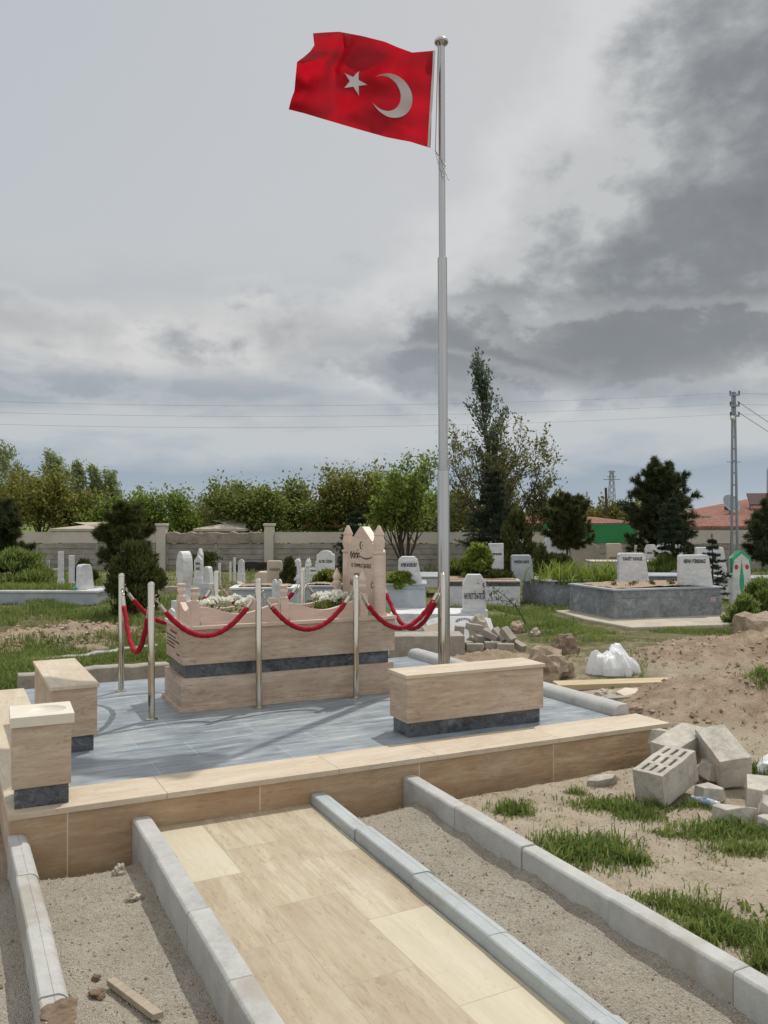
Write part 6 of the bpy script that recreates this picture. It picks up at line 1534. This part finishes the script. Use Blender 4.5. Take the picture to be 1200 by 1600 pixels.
def needles(m, C, D, L, wd, k, r, spread=0.9, droop=0.0):
    n = len(C); C = np.repeat(C, k, 0); D = np.repeat(D, k, 0)
    d = D + r.normal(size=(n * k, 3)) * spread; d /= np.linalg.norm(d, axis=1, keepdims=True); d[:, 2] -= droop
    b_ = np.cross(d, r.normal(size=d.shape)); b_ /= np.linalg.norm(b_, axis=1, keepdims=True)
    l = L * (0.6 + 0.6 * r.rand(n * k, 1))
    m.addq(np.stack([C - b_ * wd, C + b_ * wd, C + d * l], 1).reshape(-1, 3), 3, np.clip(np.repeat(r.normal(0.45, 0.2, n), k) + r.normal(0, 0.15, n * k), 0, 1))
def pine(px, top, wpx, dep, label, seed, leaf=None, base_frac=0.12, whorls=9, per=6, L=0.13, wd=0.008, k=16, shape=0.75, up=0.5, group='pines and conifers', name='pine_tree', base=None, cat='tree', fan=4, sub=5):
    p = ground_at(px, dep, base); h = zpx(top, dep) - p.z; w = wpx * dep / F
    t = thing(name, label, cat, p, 0, group); T = Tree(seed); r = T.r
    T.tubes.append(([np.array([0.03 * h * math.sin(u * 3) * 0.3, 0, h * u - 0.05]) for u in np.linspace(0, 0.96, 9)], list(np.linspace(0.022 * h, 0.006, 9)), 3))
    C = []; D = []
    for i in range(whorls):
        u = base_frac + (0.9 - base_frac) * i / (whorls - 1)
        for j in range(per):
            a = 6.283 * (j + r.rand()) / per; prof = (1 - u) ** shape if u > 0.3 else (1 - u) ** shape * (0.72 + 0.28 * u / 0.3)
            Lb = max(0.08 * w, w * 0.5 * prof * r.uniform(0.65, 1.15) * math.sqrt(1 + max(0, up) ** 2) * 0.95); b0 = np.array([0, 0, h * u])
            d = unit(np.array([math.cos(a), math.sin(a), up * r.uniform(0.5, 1.3)]))
            pts = [b0]; q = b0.copy()
            for s_ in range(5):
                d = unit(d + np.array([0, 0, 0.10 * up]) + r.normal(size=3) * 0.08); q = q + d * Lb / 5; pts.append(q)
            T.tubes.append((pts, list(np.linspace(0.006 * h * 0.5 + 0.004, 0.003, 6)), 0))
            for s_ in range(1, 6):
                for f in range(fan):
                    dd = unit(d + r.normal(size=3) * 0.55); o = pts[s_] + dd * Lb * 0.16 * r.rand()
                    e = o + dd * 0.16 * Lb
                    for v in np.linspace(0, 1, sub): C.append(o * (1 - v) + e * v); D.append(dd * 0.8 + np.array([0, 0, 0.25 * up]))
    for v in np.linspace(0.84, 1.0, 10): C.append(np.array([0, 0, h * v])); D.append(np.array([0, 0, 1.0]))
    m = MB(); needles(m, np.array(C), np.array(D), L, wd, k, r)
    return finish(t, T.wood(0.004), M_BARK, m, leaf or L_PINE)
def bushy(px, top, base, wpx, dep, label, seed, leaf, n=9000, size=0.05, name='shrub', cat='shrub', shape='egg', group='shrubs', asp=0.3, upw=0.9, lumps=26, pz=None):
    p = at(px, base, dep); h = zpx(top, dep) - p.z; w = wpx * dep / F
    t = thing(name, label, cat, p, 0, group); r = np.random.RandomState(seed); C = []; D = []
    T = Tree(seed)
    for k in range(lumps):
        v = r.rand() ** 0.8; a = r.rand() * 6.283
        if shape == 'egg': prof = math.sin(math.pi * min(1, (0.12 + 0.88 * v))) ** 0.6 if v < 0.9 else 0.4
        elif shape == 'cone': prof = (1 - v) ** 0.75 + 0.08
        else: prof = math.sqrt(max(0, 1 - v * v)) + 0.05
        q = np.array([math.cos(a), math.sin(a), 0]) * w * 0.36 * prof * r.uniform(0.55, 1.1) + np.array([0, 0, h * (0.06 + 0.80 * v)])
        T.tubes.append(([np.array([0, 0, -0.05]), q * np.array([0.5, 0.5, 0.45]), q], [0.03, 0.018, 0.006], 0))
        nn = n // lumps; rad = np.array([w * 0.17, w * 0.17, h * 0.15])
        dv = r.normal(size=(nn, 3)); dv /= np.linalg.norm(dv, axis=1, keepdims=True); dv *= r.rand(nn, 1) ** 0.4
        C.append(q + dv * rad * (0.8 + 0.3 * r.rand(nn, 1))); D.append(dv * 0.7 + np.array([0, 0, upw]))
    C = np.concatenate(C); D = np.concatenate(D); k_ = C[:, 2] > 0.0
    m = MB(); leaves_at(m, C[k_], D[k_], size, asp, r, 0.35)
    return finish(t, T.wood(0.004), M_BARK, m, leaf, ('stems', 'foliage'))

# beyond the wall, from left to right
poplar(16, 697, 66, 44, 'pale poplar at the far left edge above the orchard trees', L_POP, 1, 3600)
poplar(97, 714, 66, 45, 'pale poplar rising behind the orchard trees, left of the gap', L_POP, 2, 6000)
poplar(132, 728, 54, 46, 'slender pale poplar, first of three right of the gap', L_POP, 3, 5200)
poplar(158, 733, 50, 46, 'slender pale poplar, middle of three right of the gap', L_POP, 4, 5000)
poplar(183, 740, 50, 46, 'slender pale poplar, last of three right of the gap', L_POP, 5, 5000)
BL = broadleaf
BL(8, 738, 95, 36, 'olive green orchard tree at the left edge of the photo', L_ORCH, 11)
BL(62, 742, 110, 35, 'spreading orchard tree with dark forked trunks showing above the left wall', L_ORCH, 12, 6000, kids=(7, 6, 5))
BL(108, 768, 80, 36, 'reddish olive orchard tree under the tall pale poplar', L_ORCH, 13, 4600)
BL(160, 785, 80, 36, 'low yellow green tree under the three slender poplars', L_BRIGHT, 14, 4200)
BL(226, 768, 85, 37, 'fresh green tree above the left wall pillar', L_BRIGHT, 15, 5200)
BL(282, 770, 90, 37, 'fresh green tree above the broken wall section', L_BRIGHT, 16, 5000)
BL(322, 778, 60, 40, 'thin budding tree between the fresh green and dark trees', L_SPARSE, 17, 1700, 0.06)
BL(358, 757, 90, 36, 'dark green round tree left of the right wall pillar', L_DARK, 18, 6500)
BL(412, 766, 84, 35, 'dark green tree directly above the right wall pillar', L_DARK, 19, 6200)
BL(450, 752, 70, 37, 'dark green tree with ragged top right of the right wall pillar', L_DARK, 20, 5200)
BL(505, 758, 80, 36, 'dark olive tree left of the ornate headstone', L_DARK, 21, 5200)
BL(550, 732, 100, 36, 'tall olive tree directly behind the ornate headstone', L_ORCH, 22, 6200)
BL(600, 745, 80, 37, 'olive tree right of the ornate headstone, behind the bright multi stemmed tree', L_ORCH, 23, 5200)
BL(655, 758, 90, 35, 'yellowish green tree just left of the flagpole', L_BRIGHT, 24, 5200)
BL(705, 770, 90, 36, 'olive tree partly hidden by the flagpole', L_ORCH, 25, 5000)
BL(790, 760, 130, 36, 'reddish olive tree behind the tall dark poplar', L_SPARSE, 26, 5200)
for i, (px, top, wpx, dpth) in enumerate([(850, 792, 60, 60), (885, 788, 60, 62), (925, 784, 60, 64), (965, 788, 60, 62), (1005, 790, 50, 60)]):
    BL(px, top, wpx, dpth, 'yellow green hedge tree in the far row behind the green building, ' + ['leftmost', 'second from left', 'middle one', 'second from right', 'rightmost'][i], leafmat('yellow_hedge_leaves', (0.07, 0.075, 0.015), (0.13, 0.13, 0.03), (0.21, 0.20, 0.05)) if 'yellow_hedge_leaves' not in MATS else MATS['yellow_hedge_leaves'], 40 + i, 3200, 0.13, clump=0.4, group='far hedge trees')
# in front of the wall
BL(632, 716, 100, 25, 'bright green multi stemmed young tree between the ornate headstone and the flagpole', L_BRIGHT, 31, 5200, 0.065, fork=0.10, group='young trees', name='young_tree', stems=4, kids=(3, 5, 5), spread=0.42, lift=0.10, clump=0.13, low=0.12)
BL(775, 655, 235, 30, 'large half bare budding tree with wide thin branches around the tall poplar', L_SPARSE, 32, 5600, 0.060, fork=0.16, group='young trees', name='budding_tree', stems=2, kids=(6, 6, 5), spread=0.6, lift=0.02, clump=0.11, asp=0.5)
BL(852, 738, 90, 30, 'pale budding tree with visible branches right of the dark poplar', L_SPARSE, 33, 1900, 0.055, fork=0.2, group='young trees', name='budding_tree', kids=(6, 5, 5), clump=0.10)
poplar(774, 566, 78, 31, 'tall dark wind blown poplar rising above all the trees', L_POPD, 34, 4000, 0.066, lean=-0.42, group='poplars near the wall', bark=M_BARK)
pine(770, 722, 128, 24, 'dark narrow spruce below the tall poplar', 51, L_SPRUCE, 0.06, 15, 8, 0.07, 0.006, 12, 0.9, -0.05, name='spruce_tree')
pine(557, 792, 95, 26, 'small dark spruce behind the ornate headstone', 52, L_SPRUCE, 0.06, 9, 7, 0.08, 0.007, 12, 0.85, 0.0, name='spruce_tree')
pine(1034, 728, 128, 24, 'large dark pine left of the utility pole', 53, None, 0.10, 10, 8, 0.15, 0.009, 15, 0.48, 0.75)
pine(1052, 770, 62, 20.5, 'dark spruce standing just in front of the large pine', 54, L_SPRUCE, 0.05, 10, 7, 0.06, 0.006, 12, 0.8, 0.0, name='spruce_tree', base=885)
pine(886, 778, 86, 20, 'round pine with bare lower stem in front of the green wall section', 55, leaf=L_JUN, base_frac=0.26, whorls=7, per=6, shape=0.34, up=0.45, base=886, L=0.11)
pine(1209, 782, 110, 20, 'dark pine cut by the right edge of the photo', 56, None, 0.12, 8, 6, 0.14, 0.008, 16, 0.6, 0.4, base=890)
pine(-4, 782, 95, 21, 'dark pine cut by the left edge of the photo', 57, None, 0.10, 8, 7, 0.14, 0.009, 16, 0.5, 0.4, base=905)
pine(196, 785, 100, 19, 'dark pine rising behind the round juniper at the left', 58, L_JUN, 0.25, 8, 7, 0.13, 0.008, 16, 0.5, 0.4, base=925)
pine(1113, 836, 62, 15.5, 'thin small spruce sapling in front of the broad white headstone', 59, L_SPRUCE, 0.10, 9, 5, 0.05, 0.005, 9, 0.8, 0.05, name='spruce_sapling', base=938, fan=2, sub=4)
pine(1000, 850, 28, 20, 'little pale spruce sapling left of the three close white headstones', 60, L_JUNY, 0.1, 6, 5, 0.05, 0.005, 9, 0.8, 0.1, name='spruce_sapling', base=888, fan=2, sub=4)
bushy(208, 838, 962, 96, 14.5, 'large round dark juniper behind the left stanchions', 61, L_JUN, 20000, 0.045, 'juniper', shape='egg', lumps=44)
bushy(808, 795, 896, 58, 19.5, 'yellow green feathery juniper beside the dark spruce', 62, L_JUNY, 9000, 0.055, 'juniper', shape='egg', upw=1.6)
bushy(130, 872, 922, 46, 22, 'dark low juniper behind the narrow white pillars', 63, L_JUN, 6000, 0.05, 'juniper', shape='dome')
bushy(742, 845, 915, 62, 17.0, 'leafy bright green shrub right of the flagpole', 64, L_BRIGHT, 3800, 0.055, shape='egg', asp=0.6, upw=0.5)
bushy(712, 872, 918, 60, 17.5, 'dark grassy shrub just right of the flagpole', 65, L_DARK, 3200, 0.08, shape='dome', asp=0.16, upw=1.6)
bushy(770, 885, 918, 80, 16.8, 'trailing pale green ground juniper on the low white surround', 66, L_JUNY, 3800, 0.045, shape='dome', asp=0.25)
bushy(848, 848, 905, 40, 18, 'loose dark shrub left of the forked pine', 67, L_JUN, 3000, 0.05, shape='egg')
bushy(870, 862, 898, 60, 19, 'grey green shrub under the forked pine', 68, L_JUN, 3000, 0.05, shape='dome')
bushy(1042, 868, 892, 70, 20.5, 'grassy clump in front of the three close white headstones', 69, L_GRASS, 3000, 0.09, shape='dome', asp=0.12, upw=1.6)
bushy(628, 893, 917, 48, 13.3, 'small boxwood shrub on the light blue grey grave', 70, L_BRIGHT, 3200, 0.035, shape='dome', asp=0.5)
bushy(511, 890, 925, 58, 14.6, 'dark leafy shrub left of the ornate headstone', 71, L_DARK, 3200, 0.045, shape='dome', asp=0.5)
bushy(452, 870, 920, 34, 15.2, 'slender young juniper beside the beige tapered headstone', 72, L_JUNY, 2600, 0.05, shape='cone')
bushy(320, 860, 893, 60, 26, 'sparse weed bush against the wall right of the juniper', 73, L_JUN, 1500, 0.06, shape='dome')
bushy(30, 855, 915, 110, 20.5, 'tall flowering weed thicket at the left edge in front of the wall', 74, L_GRASS, 5200, 0.07, shape='dome', asp=0.22, upw=1.0)
bushy(1085, 925, 965, 30, 13.9, 'dark green shrub at the foot of the green painted headstone', 75, L_DARK, 1600, 0.05, shape='dome') if False else None
bushy(1162, 930, 972, 60, 13.5, 'dense green clump at the foot of the green painted headstone', 76, L_GRASS, 4200, 0.06, shape='dome', asp=0.2, upw=1.2)
bushy(1190, 905, 955, 60, 14.5, 'tall grass clump at the right edge behind the green painted headstone', 77, L_GRASS, 3600, 0.08, shape='dome', asp=0.12, upw=1.6)
# dry red twig bush by the green headstone and the budding twig near the grey grave
# ================================================================== iris clump
t = thing('iris_clump', 'tall clump of blade leaved irises on the middle grey grave', 'iris plants', at(905, 908, 16.4), FACE, 'plants on graves')
r = np.random.RandomState(3); m = MB()
n = 420; X = np.concatenate([r.normal(-0.25, 0.28, n // 2), r.normal(0.55, 0.16, n // 2)]); Y = r.uniform(-0.25, 0.35, n)
hh = r.uniform(0.22, 0.50, n); ln = r.normal(0, 0.12, (n, 2)); wv = 0.014
B0 = np.stack([X, Y, np.full(n, -0.05)], -1); Mid = B0 + np.stack([ln[:, 0] * 0.4, ln[:, 1] * 0.4, hh * 0.6], -1); Tp = B0 + np.stack([ln[:, 0] * 1.4, ln[:, 1], hh], -1)
ss = np.stack([np.full(n, wv), np.zeros(n), np.zeros(n)], -1); tn = r.rand(n)
m.addq(np.stack([B0 - ss, B0 + ss, Mid + ss * 0.8, Mid - ss * 0.8], 1).reshape(-1, 3), 4, tn); m.addq(np.stack([Mid - ss * 0.8, Mid + ss * 0.8, Tp + ss * 0.1, Tp - ss * 0.1], 1).reshape(-1, 3), 4, tn)
m.build('leaves', L_BRIGHT, t, fix=False)
t = thing('dead_twig', 'bare leaning twig with a few leaves beside the large grey grave', 'twig', at(822, 975, 12.3), FACE, 'plants on graves')
m = MB(); m.tube([(0, 0, 0), (-0.12, 0, 0.22), (-0.32, 0.02, 0.42), (-0.50, 0.02, 0.55)], [0.010, 0.008, 0.006, 0.003], 5); m.tube([(-0.2, 0, 0.32), (-0.40, 0, 0.36), (-0.62, 0, 0.34)], [0.006, 0.004, 0.002], 5); m.tube([(-0.1, 0, 0.2), (0.0, 0, 0.38)], [0.004, 0.002], 4); m.build('stem', M_BARK, t)
m = MB(); C = np.array([(-0.12 - 0.5 * u + 0.12 * r.normal() * 0.6, 0.05 * r.normal(), 0.30 + 0.22 * u + 0.08 * r.normal()) for u in r.rand(120)]); leaves_at(m, C, np.tile([0, 0, 1.0], (120, 1)), 0.03, 0.3, r, 0.8); m.build('leaves', L_JUNY, t, fix=False)

# ================================================================== grass (uncountable)
def blades(X, Y, h, r, wd, lean=0.75, z=None):
    n = len(X); Z = gz(X, Y) if z is None else z
    a = r.rand(n) * 6.283; s_ = np.stack([np.cos(a), np.sin(a), np.zeros(n)], -1) * (wd * (0.6 + 0.8 * r.rand(n)))[:, None]
    hh = h * (0.45 + 0.75 * r.rand(n)); b_ = r.rand(n) * 6.283; k = lean * hh * r.rand(n)
    L_ = np.stack([np.cos(b_) * k, np.sin(b_) * k, np.zeros(n)], -1)
    B0 = np.stack([X, Y, Z - 0.01], -1); M0 = B0 + L_ * 0.35 + np.stack([0 * X, 0 * X, hh * 0.6], -1); T0 = B0 + L_ * 1.2 + np.stack([0 * X, 0 * X, hh * (1.0 - 0.25 * (k / np.maximum(hh, 1e-6)))], -1)
    q = np.stack([B0 - s_, B0 + s_, M0 + s_ * 0.8, M0 - s_ * 0.8], 1).reshape(-1, 3); tt = np.stack([M0 - s_ * 0.8, M0 + s_ * 0.8, T0], 1).reshape(-1, 3)
    return q, tt
def grass(name, lab, spots, mat, seed, tmean=0.5):
    r = np.random.RandomState(seed); m = MB()
    for px, py, rx, ry, th, n, h, wd in spots:
        c = onz(px, py, gY if px > 700 and py > 1150 else 0.03)
        # metres across the view and along it
        a = r.rand(n) * 6.283; q = r.rand(n) ** 0.62 * 1.22 * (1 + 0.25 * np.sin(a * 3 + px) + 0.15 * np.sin(a * 5 + py)); u = np.cos(a) * q * rx; v = np.sin(a) * q * ry
        c_, s_ = math.cos(R(th)), math.sin(R(th)); u, v = u * c_ - v * s_, u * s_ + v * c_
        # tufts: pull blades towards random centres
        k = max(3, n // 45); cu = r.choice(u, k); cv = r.choice(v, k); j = r.randint(0, k, n); f = 0.62 * (r.rand(n) < 0.8)
        u = u * (1 - f) + cu[j] * f; v = v * (1 - f) + cv[j] * f
        X = c.x + _rt[0] * u + _fw[0] * v; Y = c.y + _rt[1] * u + _fw[1] * v
        qd, tr = blades(X, Y, h * (0.4 + 0.85 * r.rand(k)[j]) * np.clip(1.25 - 0.55 * q, 0.3, 1.2), r, wd)
        tn = np.clip(r.normal(tmean, 0.22, n) + 0.22 * r.normal(size=k)[j], 0, 1)
        m.addq(qd, 4, tn); m.addq(tr, 3, tn)
    o = m.build(name, mat, None, fix=False); tag(o, lab, 'grass', kind='stuff')
grass('yard_grass', 'green grass tufts growing in the sandy yard right of the kerb', [
    (798, 1268, 0.15, 0.10, 0, 420, 0.085, 0.0035), (915, 1335, 0.30, 0.20, -25, 1500, 0.095, 0.004), (985, 1348, 0.12, 0.08, 0, 300, 0.07, 0.004),
    (905, 1238, 0.10, 0.06, 0, 160, 0.06, 0.003), (950, 1262, 0.28, 0.14, -20, 1100, 0.075, 0.0035), (1000, 1278, 0.16, 0.10, -20, 600, 0.08, 0.0035), (1020, 1262, 0.10, 0.05, 0, 260, 0.07, 0.003),
    (1125, 1305, 0.30, 0.17, -10, 1700, 0.07, 0.0035), (1165, 1335, 0.20, 0.08, 0, 800, 0.07, 0.0035), (1060, 1306, 0.22, 0.06, -15, 520, 0.05, 0.003), (1090, 1262, 0.16, 0.08, 0, 420, 0.06, 0.003), (1195, 1310, 0.12, 0.12, 0, 420, 0.07, 0.003),
    (1070, 1428, 0.28, 0.13, -32, 1250, 0.075, 0.0035), (1150, 1462, 0.26, 0.12, -32, 1250, 0.075, 0.0035), (1195, 1490, 0.14, 0.12, -30, 700, 0.08, 0.0035), (1190, 1520, 0.08, 0.06, 0, 240, 0.09, 0.003),
    (830, 1282, 0.1, 0.03, -20, 60, 0.03, 0.002), (925, 1420, 0.05, 0.03, 0, 40, 0.03, 0.002), (1000, 1400, 0.06, 0.04, 0, 40, 0.03, 0.002), (1130, 1385, 0.16, 0.05, 0, 70, 0.03, 0.002),
    (905, 1330, 0.24, 0.15, -25, 150, 0.085, 0.010), (1120, 1300, 0.30, 0.14, -10, 220, 0.065, 0.009), (960, 1260, 0.26, 0.12, -20, 120, 0.065, 0.009), (1110, 1440, 0.36, 0.12, -32, 240, 0.07, 0.010), (800, 1268, 0.12, 0.08, 0, 40, 0.075, 0.008), (985, 1348, 0.10, 0.07, 0, 60, 0.07, 0.010),
    (1188, 1140, 0.14, 0.22, 0, 650, 0.09, 0.004), (1195, 1215, 0.16, 0.18, 0, 700, 0.10, 0.004)], L_GRASS, 5, 0.42)
def band(name, lab, regs, mat, seed, tmean):
    """grass over image bands: px range, ground row range"""
    r = np.random.RandomState(seed); m = MB()
    for x0, x1, y0, y1, n, h, wd, clump in regs:
        d0, d1 = H * F / (y1 - HZ), H * F / (y0 - HZ)
        dd = np.sqrt(r.uniform(d0 * d0, d1 * d1, n)); px = r.uniform(x0, x1, n); u = (px - 600) / F * dd
        X = _rt[0] * u + _fw[0] * dd; Y = _rt[1] * u + _fw[1] * dd
        k = fbm(X, Y, seed + 3, 4, 0.55) > clump; X, Y = X[k], Y[k]
        ms = masks(X, Y); bare = np.maximum(np.maximum(ms[0], ms[1]), ms[2]) > 0.38 + 0.3 * r.rand(len(X)); X, Y = X[~bare], Y[~bare]
        dx, dy = X - gC0.x, Y - gC0.y; cc_, ss_ = math.cos(gCr), math.sin(gCr); lx, ly = dx * cc_ + dy * ss_, -dx * ss_ + dy * cc_
        apr = (lx > -0.75) & (lx < 2.55) & (ly > -1.05) & (ly < 1.5); X, Y = X[~apr], Y[~apr]
        inside = (X > 0.2) & (X < 4.5) & (Y > 4.1) & (Y < 7.68); X, Y = X[~inside], Y[~inside]
        qd, tr = blades(X, Y, h * (0.7 + 0.5 * fbm(X, Y, 31, 3, 0.8)), r, wd)
        tn = np.clip(r.normal(tmean, 0.22, len(X)) + 0.2 * fbm(X, Y, 77, 3, 0.5), 0, 1)
        m.addq(qd, 4, tn); m.addq(tr, 3, tn)
    o = m.build(name, mat, None, fix=False); tag(o, lab, 'grass', kind='stuff')
def scattered(name, lab, n, mat, seed):
    r = np.random.RandomState(seed); X = r.uniform(2.6, 6.2, n); Y = r.uniform(1.6, 5.2, n); k = (fbm(X, Y, 41, 4, 0.5) > 0.0) & (X > 2.55 + 0 * Y) & ~((X < 4.5) & (Y > 4.15)); X, Y = X[k], Y[k]
    m = MB(); rep = 7; Xr = np.repeat(X, rep) + r.normal(size=len(X) * rep) * 0.012; Yr = np.repeat(Y, rep) + r.normal(size=len(X) * rep) * 0.012
    qd, tr = blades(Xr, Yr, np.full(len(Xr), 0.032), r, 0.0028, lean=1.2); tn = np.clip(r.normal(0.5, 0.25, len(Xr)), 0, 1); m.addq(qd, 4, tn); m.addq(tr, 3, tn)
    o = m.build(name, mat, None, fix=False); tag(o, lab, 'weeds', kind='stuff')
scattered('yard_weeds', 'tiny scattered weeds on the sandy yard', 420, L_GRASS, 19)
scattered('dry_weeds', 'tiny dry straw coloured wisps on the sandy yard', 520, L_DRY, 23)
band('cemetery_grass', 'green grass growing between the graves and behind the platform', [
    (-120, 300, 985, 1062, 15000, 0.12, 0.006, -0.3), (-120, 300, 940, 978, 16000, 0.19, 0.008, -0.4), (-150, 60, 1030, 1100, 8000, 0.12, 0.006, -0.5), (40, 260, 1000, 1050, 12000, 0.12, 0.006, -0.8),
    (770, 1180, 985, 1012, 9000, 0.085, 0.005, -0.05), (760, 900, 955, 1005, 10000, 0.14, 0.006, -0.45), (880, 1180, 985, 1000, 2600, 0.09, 0.005, -0.2),
    (880, 1010, 1040, 1085, 1500, 0.07, 0.004, 0.0), (860, 960, 1080, 1100, 700, 0.05, 0.004, -0.2), (1130, 1400, 930, 985, 4200, 0.16, 0.008, -0.3),
    (-200, 1400, 893, 948, 26000, 0.15, 0.011, -0.1), (-200, 1400, 878, 893, 12000, 0.22, 0.018, -0.1), (700, 870, 940, 965, 2200, 0.12, 0.006, -0.3), (-200, 160, 902, 921, 2600, 0.34, 0.010, -0.5)], L_GRASS, 6, 0.45)
band('dry_grass', 'dry straw coloured grass stalks between the graves', [
    (-120, 300, 950, 1000, 2600, 0.22, 0.004, -0.1), (-200, 1400, 885, 945, 5200, 0.20, 0.008, 0.0), (770, 1180, 985, 1030, 1600, 0.08, 0.004, 0.0), (300, 700, 880, 925, 2600, 0.16, 0.009, -0.1), (900, 1200, 1000, 1075, 500, 0.06, 0.003, 0.0)], L_DRY, 8, 0.5)
# grass inside the left grave
r = np.random.RandomState(12); n = 3600; m = MB()
u = r.uniform(0.1, L_ - 0.5 if False else 4.2, n); v = r.uniform(0.15, 1.05, n); gm = gL.matrix_basis
P3 = np.array([tuple(gm @ Vector((a, b_, 0.35))) for a, b_ in zip(u, v)])
qd, tr = blades(P3[:, 0], P3[:, 1], 0.17 * np.ones(n), r, 0.007, z=P3[:, 2]); tn = np.clip(r.normal(0.5, 0.2, n), 0, 1); m.addq(qd, 4, tn); m.addq(tr, 3, tn)
tag(m.build('grave_grass', L_GRASS, None, fix=False), 'green grass growing inside the left marble grave', 'grass', kind='stuff')
# small sprouts in the large grey grave
r = np.random.RandomState(14); m = MB(); C = []; gm = gC.matrix_basis
for k in range(11):
    x = 0.35 + k * 0.13 + r.uniform(-.05, .05)
    for q in range(22): C.append(tuple(gm @ Vector((x + r.normal() * 0.025, r.uniform(0.4, 0.8) * 0 + 0.55 + 0.18 * math.sin(k * 2.1) + r.normal() * 0.03, 0.57 + 0.07 * r.rand()))))
leaves_at(m, np.array(C), np.tile([0, 0, 1.0], (len(C), 1)), 0.03, 0.3, r, 0.6)
tag(m.build('grave_sprouts', L_JUNY, None, fix=False), 'small sprouting plants in the soil of the large dark grey grave', 'plants', kind='stuff')
